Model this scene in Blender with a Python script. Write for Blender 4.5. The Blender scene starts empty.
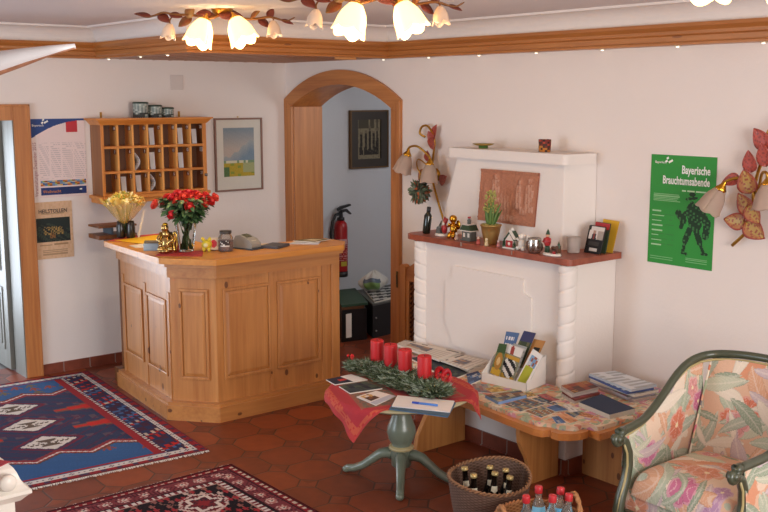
import bpy, bmesh, math, random
from mathutils import Vector, Matrix, Euler
random.seed(7)
PI = math.pi
R_ = math.radians
SC = bpy.context.scene
COL = SC.collection

# ------------------------------------------------------------------ camera
cam_d = bpy.data.cameras.new('camera')
cam_d.lens = 1014.0 * 36.0 / 768.0
cam_d.sensor_width = 36.0
cam_d.clip_start = 0.05
cam = bpy.data.objects.new('camera', cam_d)
COL.objects.link(cam)
cam.location = (-4.688, -7.118, 2.0)
cam.rotation_euler = (R_(90 - 8.957), 0, R_(-38.84))
SC.camera = cam

# ------------------------------------------------------------------ world, daylight, exposure
SC.view_settings.view_transform = 'Standard'
SC.view_settings.look = 'None'
SC.view_settings.gamma = 1.0
SC.view_settings.use_curve_mapping = False
SC.view_settings.exposure = 0.0
W = bpy.data.worlds.new('world')
SC.world = W
W.use_nodes = True
wb = W.node_tree.nodes['Background']
wb.inputs[0].default_value = (1.0, 0.95, 0.92, 1)
wb.inputs[1].default_value = 0.56

def area_light(name, loc, target, sx, sy, power, color):
    d = bpy.data.lights.new(name, 'AREA')
    d.shape = 'RECTANGLE'; d.size = sx; d.size_y = sy
    d.energy = power; d.color = color
    o = bpy.data.objects.new(name, d); COL.objects.link(o)
    o.location = loc
    o.rotation_euler = (Vector(target) - Vector(loc)).to_track_quat('-Z', 'Y').to_euler()
    return o
# daylight through the room's windows: one beyond the right of the frame, one on the left
area_light('window_daylight', (-2.6, -8.6, 1.6), (-0.6, -3.0, 0.9), 2.2, 1.5, 140, (1.0, 0.97, 0.95))
area_light('window_daylight', (-6.0, -2.0, 1.4), (-1.9, -1.2, 0.6), 1.6, 1.6, 75, (0.74, 0.87, 1.0))
# daylight in the room beyond the left door; added unseen fill lamp brightens the passage behind the arch
area_light('door_daylight', (-3.2, 2.2, 0.85), (-3.0, 0.0, 0.70), 1.5, 1.65, 70, (0.80, 0.89, 1.0))
area_light('passage_fill', (1.3, -2.3, 2.0), (0.8, 0.1, 1.0), 0.8, 0.8, 14, (1.0, 0.97, 0.94))

# ------------------------------------------------------------------ colour + material helpers
def lin(c):
    if isinstance(c, str):
        c = c.lstrip('#'); c = [int(c[i:i+2], 16) / 255 for i in (0, 2, 4)]
    return tuple((x / 12.92 if x <= 0.04045 else ((x + 0.055) / 1.055) ** 2.4) for x in c[:3])
def rgba(c): return lin(c) + (1.0,)

class NT:
    def __init__(self, name):
        self.m = bpy.data.materials.new(name); self.m.use_nodes = True
        self.t = self.m.node_tree; self.b = self.t.nodes['Principled BSDF']
    def n(self, typ, **kw):
        x = self.t.nodes.new(typ)
        for k, v in kw.items(): setattr(x, k, v)
        return x
    def l(self, a, b): self.t.links.new(a, b)
    def math(self, op, a, b=None, c=None):
        x = self.n('ShaderNodeMath', operation=op)
        for i, v in enumerate((a, b, c)):
            if v is None: continue
            if isinstance(v, (int, float)): x.inputs[i].default_value = v
            else: self.l(v, x.inputs[i])
        return x.outputs[0]
    def mix(self, fac, a, b, mode='MIX'):
        x = self.n('ShaderNodeMixRGB', blend_type=mode)
        for i, v in zip((0, 1, 2), (fac, a, b)):
            if isinstance(v, (int, float)): x.inputs[i].default_value = v
            elif isinstance(v, tuple): x.inputs[i].default_value = v
            else: self.l(v, x.inputs[i])
        return x.outputs[0]
    def ramp(self, fac, stops, interp='LINEAR'):
        r = self.n('ShaderNodeValToRGB'); r.color_ramp.interpolation = interp
        e = r.color_ramp.elements
        while len(e) < len(stops): e.new(0.5)
        for i, (p, c) in enumerate(stops):
            e[i].position = p; e[i].color = rgba(c)
        self.l(fac, r.inputs[0]); return r.outputs[0]
    def coords(self, scale=(1, 1, 1), loc=(0, 0, 0), rot=(0, 0, 0)):
        tc = self.n('ShaderNodeTexCoord'); mp = self.n('ShaderNodeMapping')
        mp.inputs['Scale'].default_value = scale; mp.inputs['Location'].default_value = loc
        mp.inputs['Rotation'].default_value = rot
        self.l(tc.outputs['Object'], mp.inputs[0]); return mp.outputs[0]
    def noise(self, vec, scale=5, detail=3, rough=0.5):
        x = self.n('ShaderNodeTexNoise'); x.inputs['Scale'].default_value = scale
        x.inputs['Detail'].default_value = detail; x.inputs['Roughness'].default_value = rough
        self.l(vec, x.inputs['Vector']); return x.outputs['Fac']
    def voro(self, vec, scale=5, feature='F1', out='Distance'):
        x = self.n('ShaderNodeTexVoronoi', feature=feature); x.inputs['Scale'].default_value = scale
        self.l(vec, x.inputs['Vector']); return x.outputs[out]
    def bump(self, h, strength=0.2, dist=0.01):
        x = self.n('ShaderNodeBump'); x.inputs['Strength'].default_value = strength
        x.inputs['Distance'].default_value = dist
        self.l(h, x.inputs['Height']); self.l(x.outputs[0], self.b.inputs['Normal'])
    def set(self, rough=0.6, metal=0.0, spec=None, trans=None, coat=None, emit=None, estr=0, color=None, ior=None, alpha=None):
        i = self.b.inputs
        i['Roughness'].default_value = rough; i['Metallic'].default_value = metal
        if spec is not None: i['Specular IOR Level'].default_value = spec
        if trans is not None: i['Transmission Weight'].default_value = trans
        if coat is not None: i['Coat Weight'].default_value = coat; i['Coat Roughness'].default_value = 0.33
        if emit is not None: i['Emission Color'].default_value = rgba(emit); i['Emission Strength'].default_value = estr
        if ior is not None: i['IOR'].default_value = ior
        if alpha is not None: i['Alpha'].default_value = alpha
        if color is not None:
            if isinstance(color, (str,)): i['Base Color'].default_value = rgba(color)
            else: self.l(color, i['Base Color'])
        return self.m

def plain(name, col, rough=0.6, var=0.06, scale=25, **kw):
    """painted / plastic / ceramic surface with a slight procedural mottling"""
    t = NT(name)
    f = t.noise(t.coords(), scale, 3)
    c = lin(col); d = tuple(max(0, x * (1 - var * 2)) for x in c) + (1,); u = tuple(min(1, x * (1 + var)) for x in c) + (1,)
    t.set(rough=rough, color=t.mix(f, d, u), **kw)
    return t.m

def wood(name, dark, light, axis='z', rough=0.45, scale=1.0, knots=True, coat=0.15, knotc='#5a2d12'):
    t = NT(name)
    s = [16 * scale] * 3; s['xyz'.index(axis)] = 1.1 * scale
    v = t.coords(tuple(s))
    f1 = t.noise(v, 1.0, 5, 0.6)
    s2 = [60 * scale] * 3; s2['xyz'.index(axis)] = 2.5 * scale
    f2 = t.noise(t.coords(tuple(s2)), 1.0, 2)
    f = t.math('ADD', t.math('MULTIPLY', f1, 0.7), t.math('MULTIPLY', f2, 0.3))
    c = t.ramp(f, [(0.32, dark), (0.66, light)])
    if knots:
        s3 = [10.5] * 3; s3['xyz'.index(axis)] = 6.5
        vo = t.n('ShaderNodeTexVoronoi'); vo.inputs['Scale'].default_value = 1.0
        t.l(t.coords(tuple(s3), loc=(0.37, 0.11, 0.73)), vo.inputs['Vector'])
        sep = t.n('ShaderNodeSeparateColor'); t.l(vo.outputs['Color'], sep.inputs[0])
        thr = t.math('MULTIPLY', t.math('GREATER_THAN', sep.outputs[0], 0.30), t.math('ADD', 0.05, t.math('MULTIPLY', sep.outputs[1], 0.12)))
        k = t.math('MULTIPLY', t.math('LESS_THAN', vo.outputs['Distance'], thr), 0.85)
        halo = t.math('SUBTRACT', 1.0, t.math('MULTIPLY', vo.outputs['Distance'], 3.2))
        halo = t.math('MAXIMUM', 0.0, t.math('MULTIPLY', halo, t.math('MULTIPLY', t.math('GREATER_THAN', sep.outputs[0], 0.45), 0.28)))
        c = t.mix(halo, c, rgba(dark)); c = t.mix(k, c, rgba(knotc))
    t.bump(f2, 0.06, 0.003)
    return t.set(rough=rough, color=c, coat=coat)

def colmat(name, rough=0.6, coat=None, weave=0.0, spec=None):
    """surface whose printed / woven pattern is stored as face colours"""
    t = NT(name)
    a = t.n('ShaderNodeAttribute'); a.attribute_name = 'Col'
    c = a.outputs['Color']
    f = t.noise(t.coords(), 180, 2)
    c = t.mix(t.math('MULTIPLY', f, 0.12 + weave), c, (0.0, 0.0, 0.0, 1))
    if weave: t.bump(f, 0.35, 0.004)
    return t.set(rough=rough, color=c, coat=coat, spec=spec)

# ------------------------------------------------------------------ mesh builder
class MB:
    def __init__(self, M=None):
        self.v = []; self.f = []; self.mi = []; self.sm = []; self.fc = []
        self.M = M or Matrix.Identity(4)
    def _add(self, vs, fs, mi=0, smooth=False, cols=None, M=None):
        b = len(self.v); T = self.M @ M if M is not None else self.M
        self.v += [T @ Vector(p) for p in vs]
        for k, f in enumerate(fs):
            self.f.append([i + b for i in f]); self.mi.append(mi); self.sm.append(smooth)
            self.fc.append(cols[k] if cols else None)
        return self
    def box(self, x0, x1, y0, y1, z0, z1, mi=0, M=None, col=None):
        vs = [(x0,y0,z0),(x1,y0,z0),(x1,y1,z0),(x0,y1,z0),(x0,y0,z1),(x1,y0,z1),(x1,y1,z1),(x0,y1,z1)]
        fs = [(3,2,1,0),(4,5,6,7),(0,1,5,4),(1,2,6,5),(2,3,7,6),(3,0,4,7)]
        return self._add(vs, fs, mi, False, [col]*6 if col else None, M)
    def cbox(self, c, s, mi=0, M=None):
        return self.box(c[0]-s[0]/2, c[0]+s[0]/2, c[1]-s[1]/2, c[1]+s[1]/2, c[2]-s[2]/2, c[2]+s[2]/2, mi, M)
    def prism(self, poly, lo, hi, axis='z', mi=0, M=None, smooth=False):
        """poly of 2-D points; axis z: (x,y), axis y: (x,z), axis x: (y,z)"""
        n = len(poly)
        def P(p, h):
            return {'z': (p[0], p[1], h), 'y': (p[0], h, p[1]), 'x': (h, p[0], p[1])}[axis]
        vs = [P(p, lo) for p in poly] + [P(p, hi) for p in poly]
        fs = [tuple(range(n))[::-1], tuple(range(n, 2*n))]
        self._add(vs, fs, mi, False, None, M)
        return self._add(vs, [(i, (i+1) % n, n+(i+1) % n, n+i) for i in range(n)], mi, smooth, None, M)
    def lathe(self, prof, c=(0,0,0), seg=24, mi=0, M=None, smooth=True, wob=None, cap=True, sx=1, sy=1):
        vs = []; n = len(prof)
        for (r, z) in prof:
            for k in range(seg):
                a = 2*PI*k/seg; rr = r * (wob(a, z) if wob else 1)
                vs.append((c[0]+rr*math.cos(a)*sx, c[1]+rr*math.sin(a)*sy, c[2]+z))
        fs = [(i*seg+k, i*seg+(k+1) % seg, (i+1)*seg+(k+1) % seg, (i+1)*seg+k) for i in range(n-1) for k in range(seg)]
        self._add(vs, fs, mi, smooth, None, M)
        if cap:
            for i, rev in ((0, True), (n-1, False)):
                if prof[i][0] > 1e-5:
                    idx = list(range(i*seg, i*seg+seg))
                    self._add([vs[j] for j in idx], [tuple(range(seg))[::-1] if rev else tuple(range(seg))], mi, False, None, M)
        return self
    def tube(self, pts, r, seg=8, mi=0, M=None, cap=True, closed=False, flat=1.0):
        pts = [Vector(p) for p in pts]; n = len(pts); vs = []
        up = None
        for i, p in enumerate(pts):
            if closed: t = pts[(i+1) % n] - pts[(i-1) % n]
            else: t = (pts[min(i+1, n-1)] - pts[max(i-1, 0)])
            t.normalize()
            if up is None:
                up = Vector((0,0,1)) if abs(t.z) < 0.9 else Vector((1,0,0))
            s = t.cross(up)
            if s.length < 1e-6: s = t.cross(Vector((0.3,0.5,0.8)))
            s.normalize(); up = s.cross(t).normalized()
            rr = r[i] if isinstance(r, (list, tuple)) else r
            for k in range(seg):
                a = 2*PI*k/seg
                vs.append(p + s*(rr*math.cos(a)) + up*(rr*flat*math.sin(a)))
        m = n if closed else n-1
        fs = [(i*seg+k, i*seg+(k+1) % seg, ((i+1) % n)*seg+(k+1) % seg, ((i+1) % n)*seg+k) for i in range(m) for k in range(seg)]
        if cap and not closed:
            fs += [tuple(range(seg))[::-1], tuple(range((n-1)*seg, n*seg))]
        return self._add(vs, fs, mi, True, None, M)
    def ball(self, c, r, mi=0, seg=14, rings=9, M=None, wob=None):
        if not isinstance(r, (list, tuple)): r = (r, r, r)
        vs = [(c[0], c[1], c[2]-r[2])]; 
        for i in range(1, rings):
            th = PI*i/rings
            for k in range(seg):
                a = 2*PI*k/seg; w = wob(a, th) if wob else 1
                vs.append((c[0]+r[0]*w*math.sin(th)*math.cos(a), c[1]+r[1]*w*math.sin(th)*math.sin(a), c[2]-r[2]*w*math.cos(th)))
        vs.append((c[0], c[1], c[2]+r[2])); L = len(vs)-1
        fs = [(0, 1+(k+1) % seg, 1+k) for k in range(seg)]
        for i in range(rings-2):
            fs += [(1+i*seg+k, 1+i*seg+(k+1) % seg, 1+(i+1)*seg+(k+1) % seg, 1+(i+1)*seg+k) for k in range(seg)]
        fs += [(L, 1+(rings-2)*seg+k, 1+(rings-2)*seg+(k+1) % seg) for k in range(seg)]
        return self._add(vs, fs, mi, True, None, M)
    def grid(self, fn, nu, nv, mi=0, smooth=True, colfn=None, M=None, wrapu=False):
        vs = [fn(i/nu, j/nv) for j in range(nv+1) for i in range(nu+1)]
        fs = []; cs = []
        for j in range(nv):
            for i in range(nu):
                a = j*(nu+1)+i
                fs.append((a, a+1, a+nu+2, a+nu+1))
                if colfn: cs.append(colfn((i+0.5)/nu, (j+0.5)/nv))
        return self._add(vs, fs, mi, smooth, cs if colfn else None, M)
    def leaf(self, base, direction, normal, L, wd, mi=0, curl=0.15, n=5, fold=0.12, col=None):
        """a bent, pointed leaf blade with a folded midrib"""
        d = Vector(direction).normalized(); nn = Vector(normal)
        s = d.cross(nn)
        if s.length < 1e-5: s = d.cross(Vector((0.2, 0.9, 0.3)))
        s.normalize(); nn = s.cross(d).normalized(); b = Vector(base)
        vs = []; fs = []
        for i in range(n+1):
            t = i/n; w = wd/2 * (math.sin(PI*min(1, (t*0.92+0.04))) ** 0.8) * (1.25-0.5*t)
            if i in (0, n): w = wd*0.02
            c = b + d*(L*t) - nn*(curl*L*t*t)
            vs += [c - s*w + nn*(fold*w), c, c + s*w + nn*(fold*w)]
        for i in range(n):
            a = i*3
            fs += [(a, a+1, a+4, a+3), (a+1, a+2, a+5, a+4)]
        return self._add(vs, fs, mi, True, [col]*len(fs) if col else None)
    def build(self, name, mats, parent=None, world=False, bevel=0, bseg=2, subsurf=0, solid=0):
        me = bpy.data.meshes.new(name)
        vs = self.v
        if world and parent is not None:
            I = parent.matrix_basis.inverted()
            if parent.parent is not None: I = (parent.parent.matrix_basis @ parent.matrix_basis).inverted()
            vs = [I @ p for p in vs]
        me.from_pydata([tuple(p) for p in vs], [], self.f)
        if not isinstance(mats, (list, tuple)): mats = [mats]
        for m in mats: me.materials.append(m)
        me.polygons.foreach_set('material_index', self.mi)
        me.polygons.foreach_set('use_smooth', self.sm)
        if any(c is not None for c in self.fc):
            at = me.color_attributes.new('Col', 'FLOAT_COLOR', 'CORNER')
            buf = []
            for p, c in zip(me.polygons, self.fc):
                cc = (tuple(c) + (1.0,))[:4] if c is not None else (0.5, 0.5, 0.5, 1.0)
                buf += list(cc) * p.loop_total
            at.data.foreach_set('color', buf)
        me.validate(); me.update()
        o = bpy.data.objects.new(name, me); COL.objects.link(o)
        if parent is not None: o.parent = parent
        if solid:
            md = o.modifiers.new('solid', 'SOLIDIFY'); md.thickness = solid; md.offset = 0
        if bevel:
            md = o.modifiers.new('bevel', 'BEVEL'); md.width = bevel; md.segments = bseg
            md.limit_method = 'ANGLE'; md.angle_limit = R_(40)
        if subsurf:
            md = o.modifiers.new('sub', 'SUBSURF'); md.levels = subsurf; md.render_levels = subsurf
        return o

def thing(name, label, cat, loc=(0,0,0), rotz=0, group=None):
    o = bpy.data.objects.new(name, None); COL.objects.link(o)
    o.empty_display_size = 0.1
    o.location = loc; o.rotation_euler = (0, 0, rotz)
    o.matrix_basis = Matrix.Translation(loc) @ Matrix.Rotation(rotz, 4, 'Z')
    o['label'] = label; o['category'] = cat
    if group: o['group'] = group
    return o
def tag(o, label, cat, group=None):
    o['label'] = label; o['category'] = cat
    if group: o['group'] = group
    return o
def struct(o): o['kind'] = 'structure'; return o
def dup(root, loc, rotz, label, group=None):
    r = root.copy(); COL.objects.link(r)
    r.matrix_basis = Matrix.Translation(loc) @ Matrix.Rotation(rotz, 4, 'Z')
    r['label'] = label
    if group: r['group'] = group
    for ch in list(root.children):
        c = ch.copy(); COL.objects.link(c); c.parent = r
        for g in list(ch.children):
            d = g.copy(); COL.objects.link(d); d.parent = c
    return r
def lettering(text, size, mat, parent, M, align='LEFT', name='lettering', world=True, ext=0.0004, sx=1.0, bold=0.0):
    cu = bpy.data.curves.new('txt', 'FONT'); cu.body = text; cu.size = size
    cu.align_x = align; cu.extrude = ext; cu.resolution_u = 2; cu.offset = bold
    ob = bpy.data.objects.new('txt', cu); COL.objects.link(ob)
    dg = bpy.context.evaluated_depsgraph_get()
    me = bpy.data.meshes.new_from_object(ob.evaluated_get(dg))
    bpy.data.objects.remove(ob); bpy.data.curves.remove(cu)
    T = M @ Matrix.Diagonal((sx, 1, 1, 1))
    if world and parent is not None:
        I = parent.matrix_basis.inverted()
        if parent.parent is not None: I = (parent.parent.matrix_basis @ parent.matrix_basis).inverted()
        T = I @ T
    me.transform(T); me.materials.clear(); me.materials.append(mat)
    o = bpy.data.objects.new(name, me); COL.objects.link(o); o.parent = parent
    return o
def sm(pts, k=5):
    """smooth a path with a Catmull-Rom spline"""
    P = [Vector(p) for p in pts]; P = [P[0]*2-P[1]]+P+[P[-1]*2-P[-2]]; out = []
    for i in range(1, len(P)-2):
        for j in range(k):
            t = j/k; a, b, c, d = P[i-1], P[i], P[i+1], P[i+2]
            out.append(0.5*((2*b)+(c-a)*t+(2*a-5*b+4*c-d)*t*t+(3*b-a-3*c+d)*t**3))
    return out+[P[-2]]
def heart_leaf(mb, base, direction, normal, L, wd, col, curl=0.10, n=10):
    """heart-shaped leaf blade with printed veins; col(a, b): a across -1..1, b along 0..1"""
    d = Vector(direction).normalized(); nn = Vector(normal); s = d.cross(nn).normalized(); nn = s.cross(d).normalized(); B = Vector(base)
    def fn(u, v):
        a = 2*u-1; w = wd/2*max(0.02, (math.sin(PI*v**0.62))**0.8)
        back = -0.10*L*abs(a)*(1-v)**2
        return tuple(B+d*(L*v+back)+s*(a*w)+nn*(0.10*wd*a*a*0.6-curl*L*v*v+0.012*wd*math.cos(9*v-4*abs(a))))
    mb.grid(fn, n, n+2, colfn=lambda u, v: col(2*u-1, v)); return mb
def frame_on(origin, right, up):
    """matrix whose x runs along 'right', y along 'up', z = outward normal"""
    r = Vector(right).normalized(); u = Vector(up).normalized(); n = r.cross(u)
    m = Matrix((r, u, n)).transposed().to_4x4(); m.translation = Vector(origin); return m
ON_A = lambda x, z, y=-0.004: frame_on((x, y, z), (1,0,0), (0,0,1))      # on the reception wall
ON_B = lambda y, z, x=-0.004: frame_on((x, y, z), (0,-1,0), (0,0,1))     # on the fireplace wall
def arc(c, r, a0, a1, n, plane='xz'):
    out = []
    for i in range(n+1):
        a = R_(a0 + (a1-a0)*i/n); u, w = c[0]+r*math.cos(a), c[1]+r*math.sin(a)
        out.append((u, w))
    return out
def hsh(*k):
    x = math.sin(sum((i+1)*12.9898*v + 78.233*i for i, v in enumerate(k))) * 43758.5453
    return x - math.floor(x)

# ------------------------------------------------------------------ shared materials
def plaster(name, col):
    t = NT(name); v = t.coords()
    f = t.noise(v, 2.2, 4); g = t.noise(v, 45, 4, 0.6)
    c = lin(col); t.bump(g, 0.12, 0.01)
    return t.set(rough=0.9, color=t.mix(f, tuple(x*0.96 for x in c)+(1,), c+(1,)), spec=0.2)
M_WALL = plaster('wall_plaster', '#ebe1db')
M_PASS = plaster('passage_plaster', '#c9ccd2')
M_FIRE = plaster('fireplace_plaster', '#ebe3dd')
M_CEIL = plain('ceiling_paint_', '#dfd7d6', 0.9, 0.01) if False else plaster('ceiling_paint', '#e2dad9')
M_COVE = plain('cove_paint', '#e8dfd9', 0.6, 0.02)
M_PINE = wood('pine_upright', '#9c602f', '#c2864a', 'z')
M_PINEX = wood('pine_along_x', '#ad6a35', '#d3965a', 'x', knots=False)
M_PINEY = wood('pine_along_y', '#a85f2c', '#cd8a4d', 'y')
M_PINEK = wood('knotty_pine_panel', '#ab6a33', '#cc8d4e', 'z', rough=0.42, coat=0.5)
M_PINEKX = wood('knotty_pine_rail', '#a76733', '#c58748', 'x', rough=0.42, coat=0.5)
M_PINEKY = wood('knotty_pine_side_rail', '#b98049', '#d8a66e', 'y')
M_ARCH = wood('arch_pine', '#a2602f', '#c9864b', 'z', knots=False)
M_DARKW = wood('dark_pine', '#5a3218', '#84502a', 'z', knots=False)
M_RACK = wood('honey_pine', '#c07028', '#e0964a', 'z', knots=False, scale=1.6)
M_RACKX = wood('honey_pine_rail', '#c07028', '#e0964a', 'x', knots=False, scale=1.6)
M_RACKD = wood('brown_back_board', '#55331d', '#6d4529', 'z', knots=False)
M_BLACK = plain('black_plastic', '#17171a', 0.4)
M_WHITE = plain('white_paint', '#eee8dc', 0.35, 0.02)
M_PAPER = plain('white_paper', '#e9e4de', 0.8, 0.03)
M_BRASS = plain('brass', '#b98a3a', 0.3, metal=0.9)
M_GOLD = plain('gold_metal', '#cf9a35', 0.22, metal=1.0)
M_GREEN = plain('leaf_green', '#38542a', 0.6, 0.25, 40)
M_RED = plain('candle_red', '#c4161c', 0.5, 0.05)
M_INK = plain('dark_ink', '#2a2a2e', 0.7)
M_WINK = plain('white_ink', '#f1f1ea', 0.7)
M_COL = colmat('printed_paper', 0.6, spec=0.3)
M_COLM = colmat('matt_print', 0.8)
M_RUG = colmat('wool_pile', 0.95, weave=0.22, spec=0.1)
t = NT('clear_glass'); M_GLASS = t.set(rough=0.03, trans=1.0, color='#f2f7f5', ior=1.3)
t = NT('cellophane'); M_CELLO = t.set(rough=0.15, color='#e9c468', alpha=0.42)

# ------------------------------------------------------------------ floor, walls, ceiling
def floor_mat():
    t = NT('octagon_terracotta'); tc = t.n('ShaderNodeTexCoord')
    sep = t.n('ShaderNodeSeparateXYZ'); t.l(tc.outputs['Object'], sep.inputs[0])
    P = 0.28
    def cell(o, off):
        a = t.math('DIVIDE', t.math('SUBTRACT', o, off), P)
        fl = t.math('FLOOR', t.math('ADD', a, 0.5)); return t.math('ABSOLUTE', t.math('SUBTRACT', a, fl)), fl
    u, iu = cell(sep.outputs[0], -1.69); v, iv = cell(sep.outputs[1], -2.235)
    s = t.math('ADD', u, v); K = 0.755
    dot = t.math('GREATER_THAN', s, K)
    d_edge = t.math('MINIMUM', t.math('SUBTRACT', 0.5, u), t.math('SUBTRACT', 0.5, v))
    d_diag = t.math('MULTIPLY', t.math('ABSOLUTE', t.math('SUBTRACT', s, K)), 0.707)
    d = t.math('MINIMUM', t.math('ADD', d_edge, t.math('MULTIPLY', dot, 9)), d_diag)
    grout = t.n('ShaderNodeMapRange'); grout.inputs['From Min'].default_value = 0.008; grout.inputs['From Max'].default_value = 0.022
    t.l(d, grout.inputs['Value'])
    cmb = t.n('ShaderNodeCombineXYZ'); t.l(iu, cmb.inputs[0]); t.l(iv, cmb.inputs[1]); t.l(t.math('MULTIPLY', dot, 3.3), cmb.inputs[2])
    wn = t.n('ShaderNodeTexWhiteNoise'); t.l(cmb.outputs[0], wn.inputs['Vector'])
    nz = t.noise(tc.outputs['Object'], 14, 4)
    f = t.math('ADD', t.math('MULTIPLY', wn.outputs['Value'], 0.55), t.math('MULTIPLY', nz, 0.45))
    c = t.ramp(f, [(0.15, '#632a16'), (0.5, '#7d381c'), (0.85, '#944522')])
    c = t.mix(t.math('MULTIPLY', dot, 0.35), c, rgba('#63301f'))
    c = t.mix(grout.outputs[0], rgba('#3f2a20'), c)
    h = t.math('ADD', t.math('MULTIPLY', grout.outputs[0], 0.8), t.math('MULTIPLY', nz, 0.25))
    t.bump(h, 0.35, 0.004)
    return t.set(rough=0.45, color=c, spec=0.4)
M_FLOOR = floor_mat()
struct(MB().box(-6.2, 1.75, -8.2, 0.35, -0.12, 0.0).build('floor', M_FLOOR))
CZ = 2.485
struct(MB().box(-6.2, 0.25, -8.2, 0.25, CZ, CZ+0.12).build('ceiling', M_CEIL))
# left wall (reception): solid from x=-2.15 to the corner, door opening to the left of it
w = MB(); w.box(-2.16, 0.28, 0.0, 0.2, 0, CZ); w.box(-3.05, -2.16, 0.0, 0.2, 1.93, CZ); w.box(-6.2, -3.05, 0.0, 0.2, 0, CZ)
struct(w.build('wall_left', M_WALL))
# arch in the right wall: outer trim edge from y=0 to y=-1.507, springing z=1.975, crown z=2.20
def arch_pts(ya, yb, zs, zc, n=20):
    hw = (ya-yb)/2; rise = zc-zs; r = (hw*hw+rise*rise)/(2*rise); cy = (ya+yb)/2; cz = zc-r
    a = math.asin(hw/r)
    return [(cy + r*math.sin(a-2*a*i/n), cz + r*math.cos(a-2*a*i/n)) for i in range(n+1)]   # from +y to -y
oy0, oy1, iy0, iy1 = -0.004, -1.507, -0.106, -1.40
OUT = arch_pts(oy0, oy1, 1.975, 2.20); INN = arch_pts(iy0, iy1, 1.915, 2.088)
w = MB()
for i in range(20):      # wall over the arch, as a strip
    a, b = INN[i], INN[i+1]; a = (a[0], a[1]+0.012); b = (b[0], b[1]+0.012)
    w.prism([(a[0], a[1]), (a[0], CZ), (b[0], CZ), (b[0], b[1])], 0.0, 0.27, 'x')
w.box(0.0, 0.27, iy0, 0.0, 0, CZ); w.box(0.0, 0.27, -8.2, iy1, 0, CZ)
struct(w.build('wall_right', M_WALL))
# pine casing of the arch: face boards, lined reveal
t_ = MB()
for i in range(20):
    t_._add([(-0.022, *OUT[i]), (-0.022, *OUT[i+1]), (-0.022, *INN[i+1]), (-0.022, *INN[i])], [(0,1,2,3)])
    t_._add([(-0.022, *OUT[i]), (-0.022, *OUT[i+1]), (0.0, *OUT[i+1]), (0.0, *OUT[i])], [(0,3,2,1)])
    t_._add([(-0.022, *INN[i]), (-0.022, *INN[i+1]), (0.285, *INN[i+1]), (0.285, *INN[i])], [(0,1,2,3)])
    t_._add([(0.285, *OUT[i]), (0.285, *OUT[i+1]), (0.285, *INN[i+1]), (0.285, *INN[i])], [(3,2,1,0)])
struct(t_.build('trim_1', wood('arch_head_pine', '#a2602f', '#c9864b', 'y', knots=False)))
t_ = MB(); t_.box(-0.022, 0.0, iy0, oy0, 0, 1.90)
t_.prism([(oy0, 1.90), (oy0, 1.975), (iy0, 1.915), (iy0, 1.90)], -0.022, 0.0, 'x')
t_.box(0.0, 0.285, iy0-0.012, iy0, 0, 1.915)
tt = t_.build('trim_2', M_ARCH, bevel=0.002); struct(tt)
t_ = MB(); t_.box(-0.022, 0.0, oy1, iy1, 0, 1.90); t_.prism([(oy1, 1.90), (oy1, 1.975), (iy1, 1.915), (iy1, 1.90)], -0.022, 0.0, 'x')
t_.box(-0.030, -0.020, oy1, oy1+0.035, 0, 1.96)
t_.box(0.0, 0.285, iy1, iy1+0.012, 0, 1.915)
tt = t_.build('trim_3', M_ARCH, bevel=0.003); struct(tt)
sp = MB().box(-0.034, -0.029, -1.497, -1.478, 0.615, 0.735); sp.box(-0.0355, -0.0335, -1.491, -1.484, 0.64, 0.71, 1)
sp = sp.build('strike_plate', [plain('aged_brass', '#6d5a3a', 0.4, metal=0.8), M_BLACK], tt)
# passage behind the arch
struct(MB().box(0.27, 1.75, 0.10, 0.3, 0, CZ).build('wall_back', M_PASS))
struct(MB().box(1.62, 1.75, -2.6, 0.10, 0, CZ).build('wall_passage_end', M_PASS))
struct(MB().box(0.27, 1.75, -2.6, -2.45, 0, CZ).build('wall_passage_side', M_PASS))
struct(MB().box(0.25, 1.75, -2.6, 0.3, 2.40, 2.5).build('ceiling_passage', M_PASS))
# brick coloured tile skirting
def tile_mat():
    t = NT('skirting_tile'); tc = t.n('ShaderNodeTexCoord'); sep = t.n('ShaderNodeSeparateXYZ'); t.l(tc.outputs['Object'], sep.inputs[0])
    s = t.math('ADD', sep.outputs[0], sep.outputs[1]); fr = t.math('FRACT', t.math('DIVIDE', s, 0.20))
    g = t.math('LESS_THAN', fr, 0.035); c = t.ramp(t.noise(tc.outputs['Object'], 9, 3), [(0.3, '#6e3322'), (0.7, '#8d4630')])
    return t.set(rough=0.45, color=t.mix(g, c, rgba('#8d8078')))
M_SKIRT = tile_mat()
struct(MB().box(-2.14, 0.0, -0.012, 0.0, 0, 0.075).box(-2.14, 0.0, -0.016, 0.0, 0, 0.006).build('baseboard_left', M_SKIRT))
struct(MB().box(-0.012, 0.0, -8.2, -1.51, 0, 0.075).build('baseboard_right', M_SKIRT))
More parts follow.
